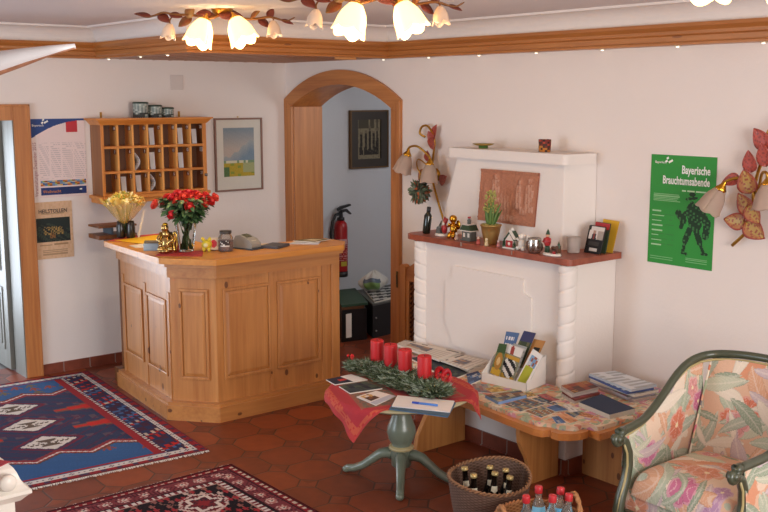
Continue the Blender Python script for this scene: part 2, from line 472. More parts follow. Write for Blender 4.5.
# wooden cornice: flush on the left wall, stepping out round the reception soffit, then along the right wall
ZB, ZT = 2.265, 2.375
prof = [(0.0, ZB), (0.085, ZB), (0.085, ZB+0.012), (0.098, ZB+0.02), (0.098, ZB+0.045), (0.088, ZB+0.055), (0.088, ZB+0.072), (0.112, ZB+0.092), (0.118, ZT), (0.0, ZT)]
def profile_run(path, prof, mb):
    """path of (x,y); the profile's first coordinate grows to the right hand side of travel"""
    n = len(path); offs = []
    for i, p in enumerate(path):
        p = Vector(p)
        d0 = (p - Vector(path[i-1])).normalized() if i else None
        d1 = (Vector(path[i+1]) - p).normalized() if i < n-1 else None
        d0 = d0 or d1; d1 = d1 or d0
        n0 = Vector((d0.y, -d0.x)); n1 = Vector((d1.y, -d1.x)); m = (n0+n1).normalized()
        offs.append(m / max(0.3, m.dot(n0)))
    k = len(prof); vs = []
    for p, o in zip(path, offs):
        for (q, z) in prof: vs.append((p[0]+o.x*q, p[1]+o.y*q, z))
    fs = [(i*k+j, (i+1)*k+j, (i+1)*k+(j+1) % k, i*k+(j+1) % k) for i in range(n-1) for j in range(k)]
    fs += [tuple(range(k)), tuple(range((n-1)*k, n*k))[::-1]]
    mb._add(vs, fs)
SX, SY = -1.58, -1.36
path = [(-6.2, 0.0), (SX, 0.0), (SX, SY), (0.0, SY), (0.0, -8.2)]
M_CORN = NT('cornice_pine')
_t = M_CORN; _v = _t.coords((2.2, 2.2, 34)); _f = _t.noise(_v, 1.0, 4)
_vo = _t.n('ShaderNodeTexVoronoi'); _t.l(_t.coords((3.0, 3.0, 14)), _vo.inputs['Vector']); _vo.inputs['Scale'].default_value = 1.0
_k = _t.math('LESS_THAN', _vo.outputs['Distance'], 0.10)
M_CORN = _t.set(rough=0.42, coat=0.2, color=_t.mix(_t.math('MULTIPLY', _k, 0.6), _t.ramp(_f, [(0.3, '#a2622d'), (0.7, '#b87538')]), rgba('#5d2c12')))
cb = MB(); profile_run(path, prof, cb); struct(cb.build('trim_4', M_CORN))
# boarded soffit over the reception
sb = MB().box(SX+0.0, 0.0, SY, 0.0, ZB+0.004, ZB+0.03)
for k in range(1, 12): sb.box(SX+k*0.132-0.003, SX+k*0.132+0.003, SY, 0.0, ZB+0.0015, ZB+0.004)
sf = struct(sb.build('ceiling_soffit', wood('soffit_pine', '#8d5328', '#ab6c38', 'y', knots=False)))
struct(MB().box(SX, 0.0, SY, 0.0, ZB+0.03, CZ).build('trim_6', M_CEIL))
# plaster cove above the cornice
cprof = [(0.0, ZT), (0.085, ZT)] + [(0.085+0.090*(1-math.cos(R_(a))), ZT+0.096*math.sin(R_(a))) for a in range(10, 91, 10)] + [(0.182, ZT+0.097), (0.184, CZ), (0.0, CZ)]
cb = MB(); profile_run(path, cprof, cb); struct(cb.build('trim_5', M_COVE))
# ------------------------------------------------------------------ door on the left
M_PALE = wood('pale_door_wood', '#6f6d64', '#85837a', 'z', knots=False)
d = thing('door_1', 'pine framed doorway with pale open door at left edge', 'door', (-2.6, 0, 0)); del d['category']; d['kind'] = 'structure'; del d['label']
fr = MB(); fr.box(-2.255, -2.145, -0.022, 0.0, 0, 1.94); fr.box(-3.06, -2.255, -0.022, 0.0, 1.835, 1.94); fr.box(-3.17, -3.06, -0.022, 0.0, 0, 1.94)
fr.box(-2.155, -2.140, -0.030, -0.018, 0, 1.945); fr.box(-3.17, -2.140, -0.030, -0.018, 1.93, 1.945)
fr.build('door_frame', M_ARCH, d, True, bevel=0.003)
MB().box(-2.262, -2.248, -0.01, 0.20, 0, 1.84).build('jamb_lining', M_PALE, d, True)
leaf = MB(); leaf.box(-2.285, -2.250, 0.235, 1.02, 0.012, 1.83)
for z0, z1 in ((0.15, 0.62), (0.74, 1.20), (1.30, 1.72)):
    leaf.box(-2.292, -2.285, 0.33, 0.92, z0, z1)
    leaf.box(-2.297, -2.292, 0.37, 0.88, z0+0.04, z1-0.04)
leaf.build('door_leaf', M_PALE, d, True, bevel=0.002)
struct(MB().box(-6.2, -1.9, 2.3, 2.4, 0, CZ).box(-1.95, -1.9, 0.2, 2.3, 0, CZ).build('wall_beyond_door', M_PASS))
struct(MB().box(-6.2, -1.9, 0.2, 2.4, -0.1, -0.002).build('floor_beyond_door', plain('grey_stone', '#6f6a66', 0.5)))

# ------------------------------------------------------------------ reception desk
CT = 1.04
desk = thing('reception_desk', 'knotty pine reception desk with chamfered front corner and panelled sides', 'desk', (-1.3, -1.3, 0))
BODY = [(-1.785, -0.62), (-1.86, -1.50), (-1.665, -1.72), (-0.755, -1.72), (-0.755, -1.46), (-1.47, -1.44), (-1.47, -0.62)]
b = MB(); b.prism(BODY, 0.0, 0.985); b.build('body', M_PINEK, desk, True)
def off(poly, k): pass
PL = [(-1.835, -0.60), (-1.915, -1.515), (-1.69, -1.775), (-0.755, -1.775), (-0.755, -1.60), (-1.60, -1.60), (-1.80, -1.40), (-1.72, -0.60)]
PL2 = [(-1.825, -0.605), (-1.905, -1.512), (-1.685, -1.765), (-0.755, -1.765), (-0.755, -1.60), (-1.60, -1.60), (-1.80, -1.40), (-1.72, -0.605)]
b = MB(); b.prism(PL, 0.0, 0.095); b.prism(PL2, 0.095, 0.115); b.build('plinth', M_PINEKX, desk, True, bevel=0.006)
CTOP = [(-1.935, -0.70), (-1.975, -1.60), (-1.745, -1.865), (-0.775, -1.845), (-0.675, -1.72), (-0.69, -1.515), (-1.455, -1.44), (-1.44, -0.59), (-1.70, -0.59)]
b = MB(); b.prism(CTOP, CT-0.035, CT)
b.build('countertop', wood('honey_counter', '#bd7528', '#d89440', 'x', knots=False, rough=0.4, coat=0.2), desk, True, bevel=0.010, bseg=3)
C1 = [(-1.87, -0.66), (-1.93, -1.575), (-1.72, -1.815), (-0.75, -1.80), (-0.72, -1.70), (-0.72, -1.48), (-1.465, -1.44), (-1.465, -0.62), (-1.80, -0.62)]
C2 = [(-1.82, -0.63), (-1.895, -1.535), (-1.69, -1.765), (-0.755, -1.765), (-0.755, -1.46), (-1.468, -1.442), (-1.468, -0.63), (-1.80, -0.62)]
b = MB(); b.prism(C1, CT-0.062, CT-0.035); b.prism(C2, CT-0.135, CT-0.062); b.build('crown_board', M_PINEKX, desk, True, bevel=0.006)
def panel(mb, w, h, m=0.018, d=0.012):
    """moulded frame and raised field in the xy plane (x: 0..w, y: 0..h), z outward"""
    for x0, x1, y0, y1 in ((0, w, 0, m), (0, w, h-m, h), (0, m, m, h-m), (w-m, w, m, h-m)):
        mb.box(x0, x1, y0, y1, 0.0, d, M=mb.PM)
    g = m+0.004
    vs = [(g, g, 0.002), (w-g, g, 0.002), (w-g, h-g, 0.002), (g, h-g, 0.002)]
    k = 0.018
    vs += [(g+k, g+k, 0.008), (w-g-k, g+k, 0.008), (w-g-k, h-g-k, 0.008), (g+k, h-g-k, 0.008)]
    mb._add(vs, [(4,5,6,7), (0,1,5,4), (1,2,6,5), (2,3,7,6), (3,0,4,7)], 0, False, None, mb.PM)
def add_panels(face_o, right, items, mat, stile_mat, W_):
    for (u, z0, w_, h_) in items:
        mb = MB(); mb.PM = frame_on((0,0,0), right, (0,0,1)); mb.PM.translation = Vector(face_o) + Vector(right)*u + Vector((0,0,z0))
        mb.PM.translation += mb.PM.to_3x3() @ Vector((0, 0, 0.001))
        panel(mb, w_, h_); mb.build('panel', mat, desk, True, bevel=0.003)
rf = Vector((1, 0, 0)); rc = Vector((0.195, -0.22, 0)).normalized(); rl = Vector((0, -1, 0))
add_panels((-1.665, -1.72, 0), rf, [(0.045, 0.255, 0.345, 0.575), (0.44, 0.255, 0.335, 0.575)], M_PINEK, None, 0)
add_panels((-1.86, -1.50, 0), rc, [(0.055, 0.255, 0.19, 0.575)], M_PINEK, None, 0)
rl = Vector((-0.075, -0.88, 0)).normalized()
add_panels((-1.785, -0.62, 0), rl, [(0.07, 0.255, 0.34, 0.49), (0.49, 0.255, 0.33, 0.49)], M_PINEK, None, 0)
# raised stiles between the panels
for q in ((-1.283, -1.257, -1.726, -1.72, 0.115, 0.90), (-0.872, -0.835, -1.726, -1.72, 0.115, 0.90)):
    MB().box(*q).build('stile', M_PINEK, desk, True, bevel=0.002)
for u in (0.02, 0.43, 0.83):
    mm = frame_on(Vector((-1.785, -0.62, 0))+rl*u, rl, (0,0,1)); MB().box(0, 0.04, 0.115, 0.80, 0.0, 0.006, M=mm).build('stile', M_PINEK, desk, True, bevel=0.002)
b = MB().box(-0.80, -0.735, -1.735, -1.66, 0.0, 0.985); b.build('corner_post', M_PINEK, desk, True, bevel=0.004)
# cupboard behind the desk against the wall (only its end shows)
cbd = thing('back_cupboard', 'narrow brown wooden cupboard end showing behind the desk', 'cupboard', (-1.6, -0.45, 0))
MB().box(-1.74, -1.30, -0.58, -0.48, 0.10, 0.97).build('body', M_DARKW, cbd, True, bevel=0.004)
MB().box(-1.79, -1.30, -0.585, -0.46, 0.0, 0.10).build('plinth', M_DARKW, cbd, True, bevel=0.004)
MB().box(-1.76, -1.30, -0.583, -0.36, 0.97, 0.99).build('top_board', M_DARKW, cbd, True, bevel=0.004)
tr = thing('letter_tray', 'brown two-tier wooden letter tray behind the wrapped bouquet', 'tray', (-1.75, -0.40, 0.991))
for k, z in enumerate((0.035, 0.115)):
    MB().box(-1.90+0.0*k, -1.62, -0.55, -0.37, 0.991+z, 0.991+z+0.014+0.016*(1-k)).build('shelf', M_DARKW, tr, True, bevel=0.003)
for x in (-1.80, -1.66): MB().box(x, x+0.015, -0.53, -0.39, 0.991, 1.107).build('side_board', plain('grey_tray_side', '#56606a', 0.6), tr, True)

# ------------------------------------------------------------------ key rack
rack = thing('key_rack', 'honey pine key rack with 21 numbered pigeonholes on the wall', 'shelf', (-1.27, -0.1, 1.27))
RX0, RX1, RY, RZ0, RZ1 = -1.70, -0.855, -0.19, 1.275, 1.81
M_RACK2 = wood('pale_honey_pine', '#dd9040', '#f2b264', 'z', knots=False, scale=1.6)  # honey pine lightened for the dividers: light on their faces put into the colour
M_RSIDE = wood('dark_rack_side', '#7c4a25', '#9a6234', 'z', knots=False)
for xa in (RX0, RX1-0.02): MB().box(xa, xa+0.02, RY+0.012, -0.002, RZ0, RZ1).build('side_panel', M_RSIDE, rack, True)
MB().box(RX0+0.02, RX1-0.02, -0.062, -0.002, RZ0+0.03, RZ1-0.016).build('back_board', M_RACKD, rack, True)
nc, pitch, x0 = 7, (RX1-RX0-0.026)/7, RX0+0.013
rows = [(RZ0+0.028, 1.445), (1.463, 1.625), (1.643, 1.795)]
for i in range(1, nc): MB().box(x0+i*pitch-0.007, x0+i*pitch+0.007, RY+0.006, -0.062, RZ0+0.02, RZ1-0.005).build('divider', M_RACK2, rack, True, bevel=0.0015)
for z in (RZ0, 1.445, 1.625): MB().box(RX0+0.02, RX1-0.02, RY+0.004, -0.062, z if z > RZ0 else RZ0+0.012, z+0.018 if z > RZ0 else RZ0+0.028).build('shelf', M_RACKX, rack, True, bevel=0.0015)
for xa, xb in ((RX0, RX0+0.022), (RX1-0.03, RX1)): MB().box(xa, xb, RY, RY+0.012, RZ0, RZ1).build('face_stile', M_RACK, rack, True, bevel=0.002)
def flare(x0, x1, yb, yf, z0, z1, dx, dy):
    mb = MB(); vs = [(x0, yb, z0), (x1, yb, z0), (x1, yf, z0), (x0, yf, z0), (x0-dx, yb, z1), (x1+dx, yb, z1), (x1+dx, yf-dy, z1), (x0-dx, yf-dy, z1)]
    mb._add(vs, [(0,1,2,3), (7,6,5,4), (0,4,5,1), (1,5,6,2), (2,6,7,3), (3,7,4,0)]); return mb
b = flare(RX0, RX1, -0.002, RY, 1.795, 1.832, 0.035, 0.03); b.box(RX0-0.045, RX1+0.045, RY-0.035, -0.002, 1.832, 1.843)
b.build('cornice', M_RACKX, rack, True)
b = MB(); b.box(RX0-0.03, RX1+0.012, RY-0.03, -0.002, RZ0-0.012, RZ0+0.012); b.box(RX0-0.015, RX1, RY-0.012, -0.002, RZ0-0.045, RZ0-0.012)
b.build('base_moulding', M_RACKX, rack, True, bevel=0.004)
tagm = plain('number_tag_brown', '#8a4a22', 0.5)
nums = [[str(i) for i in range(1, 7)] + ['21'], [str(i) for i in range(7, 14)], [str(i) for i in range(14, 21)]]
for r, (z0, z1) in enumerate(rows):
    for c in range(nc):
        xr = x0+(c+1)*pitch-0.0075 if c < nc-1 else RX1-0.0205      # tag sits on the left face of the right-hand divider
        M = frame_on((xr-0.0015, RY+0.045, z1-0.026), (0, -1, 0), (0, 0, 1))
        pm = M_PAPER if (r == 1 and c == 6) else tagm
        tg = MB().box(-0.022, 0.022, -0.016, 0.016, -0.001, 0.0015, M=M).build('number_tag', pm, rack, True)
        M2 = frame_on((xr-0.0032, RY+0.045, z1-0.037), (0, -1, 0), (0, 0, 1))
        lettering(nums[r][c], 0.032, M_INK if pm is M_PAPER else M_WINK, tg, M2, 'CENTER', bold=0.0008, sx=1.15)
for x in (-1.615, -0.985): MB().box(x-0.006, x+0.006, -0.014, -0.003, 1.843, 1.885).build('hanger', M_BRASS, rack, True)
lk = MB(); lk.lathe([(0.012, 0), (0.012, 0.012), (0.004, 0.02)], seg=12, M=frame_on((RX1-0.012, RY-0.001, 1.405), (1,0,0), (0,0,1))); lk.build('lock', plain('steel', '#9a9a98', 0.3, metal=0.9), rack, True)
# letters and envelopes in the pigeonholes
def letter(c, r, kind, label, h):
    z0 = rows[r][0]+0.001; xl = x0+c*pitch+0.012
    t_ = MB()
    if kind == 'curl':      # a sheet curled in the slot
        pts = [(xl+0.006+0.040*math.sin(PI*k/8)**1.0*(1-0.15*k/8), z0+h*(k/8)) for k in range(9)]
        for k in range(8):
            a, bq = pts[k], pts[k+1]
            t_._add([(a[0], -0.172, a[1]), (bq[0], -0.172, bq[1]), (bq[0]-0.008, -0.075, bq[1]), (a[0]-0.008, -0.075, a[1])], [(0,1,2,3)], smooth=True)
    else:
        t_._add([(xl+0.012, -0.165, z0), (xl+0.050, -0.165, z0), (xl+0.052, -0.150, z0+h), (xl+0.012, -0.150, z0+h)], [(0,1,2,3)])
    o = t_.build('letter', plain('letter_paper', '#cfd0d6', 0.8, 0.03), None, solid=0.003)
    tag(o, label, 'letter', 'letters in the key rack')
letter(3, 2, 'flat', 'grey letter standing in pigeonhole 17 of the key rack', 0.125)
letter(5, 2, 'lean', 'pale letter in the top row pigeonhole right of number 18', 0.12)
letter(6, 2, 'lean', 'white papers in the top right pigeonhole of the key rack', 0.11)
letter(2, 1, 'curl', 'curled letter in pigeonhole 9 of the key rack', 0.125)
letter(3, 1, 'flat', 'grey letter standing in pigeonhole 10 of the key rack', 0.125)
letter(5, 1, 'flat', 'narrow grey letter in pigeonhole 12 of the key rack', 0.115)
letter(1, 0, 'flat', 'grey letter standing in pigeonhole 2 of the key rack', 0.115)
letter(2, 0, 'flat', 'grey letter standing in pigeonhole 3 of the key rack', 0.12)
letter(3, 0, 'curl', 'curled white letter in pigeonhole 4 of the key rack', 0.125)
# tins on the rack
def tincol(u, v):
    n = hsh(int(u*26), int(v*9)); g = hsh(int(u*9)+3, int(v*4))
    if v < 0.3 and g > 0.45: return lin('#3f3f3d')
    return lin(['#a8b0aa', '#96a29c', '#c2c8c0', '#7d8a86'][int(n*4)])
for k, (x, r_, h_, lab) in enumerate(((-1.352, 0.056, 0.112, 'largest dark grey tin with green lid on the key rack'), (-1.237, 0.051, 0.090, 'middle-sized dark grey tin with green lid on the key rack'), (-1.134, 0.046, 0.072, 'smallest dark grey tin with green lid on the key rack'))):
    tn = thing('storage_tin', lab, 'tin', (x, -0.115, 1.8435), 0, 'tins on the key rack')
    b = MB(); b.grid(lambda u, v: (r_*math.cos(2*PI*u), r_*math.sin(2*PI*u), h_*v), 26, 9, colfn=tincol); b.lathe([(r_, 0), (r_, 0.002)], seg=24)
    b.build('can', M_COL, tn)
    MB().lathe([(r_+0.002, h_-0.010), (r_+0.003, h_-0.002), (r_-0.004, h_+0.003), (0.0, h_+0.003)], seg=24).build('lid', plain('dark_green_lid', '#2f4034', 0.4), tn)

# ------------------------------------------------------------------ things on the reception wall
def canvas(M, w, h, nu, nv, fn, name, mat, parent, thick=0.002):
    """a flat printed sheet: cells coloured by fn(u, v), v upward"""
    b = MB(); b.grid(lambda u, v: (u*w, v*h, 0.0), nu, nv, smooth=False, colfn=fn, M=M)
    b.box(0, w, 0, h, -thick, -0.0004, M=M, col=lin('#dcd6cc'))
    return b.build(name, mat, parent, True)
def inrect(u, v, a, b, c, d): return a <= u <= b and c <= v <= d
ps = thing('poster', 'events calendar poster with blue top corner and dense small print', 'poster', (-1.94, -0.003, 1.285))
def f_ev(u, v):
    if v > 0.985: return lin('#2f4f8f')
    arcv = 0.74 + 0.235*(1-(1-min(1, u/0.95))**2.0)
    if v > arcv: return lin('#2f4a86')
    if 0.655 < u < 0.86 and v > 0.83: return lin('#c23a44')
    if inrect(u, v, 0.15, 0.98, 0.145, 0.215):
        k = int(u*22); return lin(['#6d8cb8', '#4a6896', '#c2b9a6', '#8b4a30', '#c8843a', '#3d5a86', '#7ea3c8', '#9ab04a', '#b5562a', '#e0b060', '#708aa8'][(k*7+int(v*60)) % 11])
    if inrect(u, v, 0.15, 0.98, 0.03, 0.125): return lin('#2c3f78') if u < 0.5 or u > 0.9 else lin('#263766')
    if u < 0.13: return lin('#efe2de')
    if 0.24 < v < 0.70 and u > 0.15:
        c = (u-0.15)/0.21 % 1
        if c < 0.86 and hsh(int(v*78), int(u*4.76)) > 0.22 and int(v*78) % 2 == 0 and hsh(int(v*78), int(u*58)) > 0.25: return lin('#cfc0c0')
    return lin('#ecd9d6')
canvas(ON_A(-2.145, 1.285), 0.405, 0.557, 58, 78*2, f_ev, 'sheet', M_COL, ps)
lettering('Bayerisch', 0.022, M_WINK, ps, ON_A(-2.125, 1.790, -0.0065))
b = MB(); mm = ON_A(-2.05, 1.815, -0.0055)
for (x, y) in ((0, 0), (0.018, 0.012), (0.018, -0.010), (0.034, -0.012)): b.cbox((x, y, 0), (0.015, 0.012, 0.001), M=mm @ Matrix.Rotation(0.6, 4, 'Z'))
b.build('emblem', M_WINK, ps, True)
lettering('Veranstaltungen Dezember 2015', 0.036, plain('mauve_ink', '#a8707a', 0.7), ps, frame_on((-2.103, -0.0065, 1.295), (0,0,1), (-1,0,0)), sx=0.80)
lettering('Weihnacht', 0.030, plain('orange_ink', '#d88a4a', 0.7), ps, ON_A(-2.070, 1.318, -0.0065))
b = MB(); b.cbox((0,0,0), (0.018, 0.010, 0.001), M=ON_A(-1.79, 1.335, -0.0055)); b.build('emblem', M_WINK, ps, True)
ps = thing('poster', 'beige poster with dark cave picture hung under the events calendar', 'poster', (-2.0, -0.003, 0.845))
def f_he(u, v):
    if inrect(u, v, 0.07, 0.93, 0.30, 0.72):
        a, c = (u-0.07)/0.86, (v-0.30)/0.42
        n = hsh(int(u*40), int(v*40))
        if 0.2 < a < 0.8 and 0.3 < c < 0.62 and n > 0.55: return lin('#a0834a')
        if 0.4 < a < 0.55 and 0.15 < c < 0.42 and n > 0.4: return lin('#8a5f35')
        if c > 0.65 + 0.12*math.sin(a*5): return lin('#26302e')
        return lin(['#2f3a34', '#232b2b', '#3b443a'][int(n*3)])
    if (inrect(u, v, 0.14, 0.46, 0.235, 0.255) or inrect(u, v, 0.5, 0.86, 0.23, 0.262) and int(v*90) % 2) : return lin('#a48462')
    if inrect(u, v, 0.2, 0.85, 0.05, 0.16) and int(v*70) % 2 == 0: return lin('#b09070')
    if inrect(u, v, 0.2, 0.8, 0.775, 0.79): return lin('#b3946f')
    return lin('#dcb896') if hsh(int(u*20), int(v*26)) > 0.4 else lin('#d6b08c')
canvas(ON_A(-2.150, 0.845), 0.286, 0.410, 44, 64, f_he, 'sheet', M_COL, ps)
lettering('HEILSTOLLEN', 0.040, M_INK, ps, ON_A(-2.006, 1.175, -0.0065), 'CENTER', sx=0.86, bold=0.0003)
lettering('GASTEINER', 0.016, plain('brown_ink', '#8a6a4a', 0.8), ps, ON_A(-2.006, 1.222, -0.0065), 'CENTER') if False else None
pc = thing('framed_picture', 'landscape watercolour of a blue mountain and yellow field in brown frame', 'picture', (-0.465, -0.005, 1.245))
MF = plain('brown_frame', '#8a6658', 0.5)
def frame_ring(mb, x0, x1, z0, z1, wd, y0, y1):
    mb.box(x0, x1, y0, y1, z0, z0+wd); mb.box(x0, x1, y0, y1, z1-wd, z1); mb.box(x0, x0+wd, y0, y1, z0+wd, z1-wd); mb.box(x1-wd, x1, y0, y1, z0+wd, z1-wd); return mb
frame_ring(MB(), -0.685, -0.245, 1.245, 1.828, 0.014, -0.024, -0.003).build('frame', MF, pc, True, bevel=0.002)
MB().box(-0.671, -0.259, -0.012, -0.006, 1.259, 1.814).build('mount', plain('cream_mount', '#d6d1c6', 0.8, 0.02), pc, True)
def f_ls(u, v):
    n = hsh(int(u*30), int(v*40))*0.06
    mt = 0.40 + 0.34*max(0, min(1, (u-0.12)/0.72))**1.3 + 0.02*math.sin(u*23)
    if v < 0.27:
        base = lin('#b8a23f') if hsh(int(u*9), int(v*18)) > 0.35 else lin('#8d9a44')
        if u > 0.62 and v > 0.08: base = lin('#a8ad7e')
        if u < 0.18 and v < 0.2: base = lin('#5d7a50')
    elif v < 0.33: base = lin('#d8d4b8') if hsh(int(u*14), 2) > 0.5 else lin('#7f9a78')
    elif v < mt: k = min(1, (mt-v)/0.25); base = tuple(a*(1-k)+b*k for a, b in zip(lin('#a5aaab'), lin('#7d93a4')))
    else: k = max(0, min(1, (v-0.55)/0.4)); base = tuple(a*(1-k)+b*k for a, b in zip(lin('#bfb2a8'), lin('#8998a2')))
    return tuple(max(0, x-n*0.5) for x in base)
canvas(ON_A(-0.605, 1.362, -0.0125), 0.283, 0.388, 56, 76, f_ls, 'painting', M_COLM, pc)
MB().lathe([(0.005, 0), (0.005, 0.008)], seg=8, M=frame_on((-0.465, -0.003, 1.836), (1,0,0), (0,0,1))).build('nail', M_BRASS, pc, True)
o = MB().box(-1.048, -0.938, -0.006, -0.001, 2.046, 2.160).build('cover_plate', plain('cover_plate_paint', '#d9cec8', 0.8, 0.02), None, bevel=0.003)
tag(o, 'plain square painted cover plate high on the wall above the key rack', 'plate')
# ------------------------------------------------------------------ floral fabric (upholstery and bench cushion)
def floral(name, scale=1.0, pale=0.0):
    """printed chintz: salmon and cream ground, sage leaves, pink and coral blossoms"""
    t = NT(name); v0 = t.coords()
    nz = t.n('ShaderNodeTexNoise'); nz.inputs['Scale'].default_value = 5*scale; t.l(v0, nz.inputs['Vector'])
    mx = t.n('ShaderNodeMixRGB'); mx.blend_type = 'ADD'; mx.inputs[0].default_value = 0.075/scale; t.l(v0, mx.inputs[1]); t.l(nz.outputs['Color'], mx.inputs[2]); v = mx.outputs[0]
    c = t.ramp(t.noise(v0, 5.5*scale, 2), [(0.36, '#d58d68'), (0.47, '#dba484'), (0.53, '#e4c4a8'), (0.64, '#e8d6c2')])
    def leaves(c, rot, sc, off, stops, thr, dmax, mask=None):
        mp = t.n('ShaderNodeMapping'); mp.inputs['Rotation'].default_value = rot; mp.inputs['Scale'].default_value = tuple(x*scale for x in sc); mp.inputs['Location'].default_value = off; t.l(v, mp.inputs[0])
        vo = t.n('ShaderNodeTexVoronoi'); vo.inputs['Scale'].default_value = 1.0; t.l(mp.outputs[0], vo.inputs['Vector'])
        s = t.n('ShaderNodeSeparateColor'); t.l(vo.outputs['Color'], s.inputs[0])
        m = t.math('MULTIPLY', t.math('LESS_THAN', vo.outputs['Distance'], dmax), t.math('GREATER_THAN', s.outputs[0], thr))
        if mask is not None: m = t.math('MULTIPLY', m, mask)
        lc = t.ramp(s.outputs[1], stops, 'CONSTANT')
        vein = t.math('GREATER_THAN', t.math('FRACT', t.math('MULTIPLY', vo.outputs['Distance'], 7.0)), 0.72)
        return t.mix(t.math('MULTIPLY', m, 0.92), c, lc)
    sage = [(0.0, '#9db091'), (0.35, '#b4c0a6'), (0.62, '#8fa389'), (0.80, '#e9dfcd')]
    c = leaves(c, (0.6, 0.5, 0.8), (11, 26, 15), (0, 0, 0), sage, 0.30, 0.50)
    c = leaves(c, (-0.7, 0.4, -0.9), (12, 28, 15), (3.3, 1.1, 5.2), sage, 0.50, 0.46)
    m1 = t.math('GREATER_THAN', t.noise(t.coords(loc=(7.1, 3.3, 1.2)), 4.6*scale, 1), 0.535)
    pink = [(0.0, '#c9649a'), (0.30, '#d987a8'), (0.5, '#b98ab8'), (0.68, '#d66f8a'), (0.85, '#ecd8d0')]
    c = leaves(c, (0.2, 0.9, 0.3), (24, 13, 17), (1.3, 8.1, 2.2), pink, 0.15, 0.52, m1)
    m2 = t.math('GREATER_THAN', t.noise(t.coords(loc=(1.7, 9.3, 4.2)), 4.2*scale, 1), 0.54)
    coral = [(0.0, '#d9744f'), (0.35, '#e09a6e'), (0.6, '#cf6a58'), (0.8, '#e6bd98')]
    c = leaves(c, (-0.4, 0.2, 1.3), (22, 14, 16), (6.3, 2.1, 9.2), coral, 0.15, 0.50, m2)
    c = leaves(c, (0.9, 0.1, 0.5), (40, 60, 40), (2.3, 4.1, 0.2), [(0.0, '#77797c'), (0.3, '#f0e8da'), (0.6, '#8f6f8c')], 0.86, 0.40)
    if pale: c = t.mix(pale, c, rgba('#b9bba4'))
    t.bump(t.noise(v0, 220, 2), 0.2, 0.002)
    return t.set(rough=0.85, color=c, spec=0.2)
M_FLORAL = floral('floral_upholstery', 0.62)
M_FLORAL2 = floral('floral_cushion', 1.3, 0.25)

# ------------------------------------------------------------------ fireplace
fp = thing('fireplace', 'white plastered corner fireplace with brick-red mantel and rope columns', 'fireplace', (-0.2, -2.8, 0))
b = MB(); b.box(-0.70, -0.001, -3.70, -2.12, 0, 0.323); b.build('base', M_FIRE, fp, True, bevel=0.006)
b = MB(); b.box(-0.712, -0.70, -3.712, -2.12, 0, 0.085); b.box(-0.70, -0.013, -3.712, -3.70, 0, 0.085)
b.box(-0.716, -0.70, -3.716, -2.12, 0, 0.008); b.box(-0.70, -0.013, -3.716, -3.70, 0, 0.008); b.build('skirting', M_SKIRT, fp, True)
b = MB(); b.box(-0.405, -0.001, -3.445, -2.165, 0.323, 1.074); b.build('body', M_FIRE, fp, True, bevel=0.008)
# raised panel with a scalloped left and right outline
def ogee_panel(y0, y1, z0, z1):
    L = [(y0-0.0, z1), (y0, z1-0.085), (y0+0.062, z1-0.105), (y0+0.065, z0+0.13)]
    L += [(y0+0.065-0.065*(k/5)**0.7, z0+0.13-0.09*(k/5)) for k in range(1, 6)] + [(y0-0.005, z0)]
    Rr = [(y1+(y0-p[0])*1.0, p[1]) for p in L]
    return L + Rr[::-1]
b = MB(); b.prism(ogee_panel(-2.50, -3.11, 0.44, 0.95), -0.420, -0.4045, 'x'); b.build('raised_panel', M_FIRE, fp, True, bevel=0.006)
for yc, xc, sgn in ((-2.185, -0.395, -1), (-3.432, -0.405, 1)):
    b = MB()
    def fcol(u, v, yc=yc, xc=xc, sgn=sgn):
        a = 2*PI*u; z = 0.323+v*0.75
        ph = (z/0.098 - sgn*1.0*a/(2*PI)) % 1.0
        r = 0.0525-0.0065*math.exp(-(min(ph, 1-ph)/0.075)**2)
        return (xc+r*math.cos(a), yc+r*math.sin(a), z)
    b.grid(fcol, 48, 190); b.build('rope_column', M_FIRE, fp, True)
M_MANT = NT('brick_red_tile'); _f = M_MANT.noise(M_MANT.coords(), 16, 4)
M_MANT = M_MANT.set(rough=0.4, color=M_MANT.ramp(_f, [(0.3, '#84402c'), (0.7, '#a25640')]))
b = MB(); b.prism([(-0.001, -2.06), (-0.39, -2.06), (-0.435, -2.085), (-0.45, -2.12), (-0.463, -3.47), (-0.445, -3.492), (-0.001, -3.487)][::-1], 1.078, 1.113)
mant = b.build('mantel_shelf', M_MANT, fp, True, bevel=0.0165, bseg=4)
grm = plain('grey_grout', '#a08a80', 0.8)
b = MB()
for y in (-2.62, -3.05): b.box(-0.466, -0.30, y-0.003, y+0.003, 1.085, 1.1136)
for y in (-2.62, -3.05): pass
for q in (-2.62, -3.05): MB().box(-0.4635, -0.22, q-0.003, q+0.003, 1.090, 1.1136).build('tile_joint', grm, mant, True)
hood = MB()
vs = [(-0.001, -2.12, 1.11), (-0.205, -2.14, 1.11), (-0.212, -3.215, 1.11), (-0.001, -3.285, 1.11), (-0.001, -2.27, 1.62), (-0.20, -2.30, 1.62), (-0.205, -3.21, 1.62), (-0.001, -3.28, 1.62)]
hood._add(vs, [(0,1,2,3), (7,6,5,4), (0,4,5,1), (1,5,6,2), (2,6,7,3), (3,7,4,0)]); hood.build('hood', M_FIRE, fp, True, bevel=0.006)
b = MB(); b.prism([(-0.001, -2.22), (-0.24, -2.245), (-0.262, -3.265), (-0.001, -3.29)][::-1], 1.612, 1.672)
b.build('hood_cap', M_FIRE, fp, True, bevel=0.028, bseg=4)
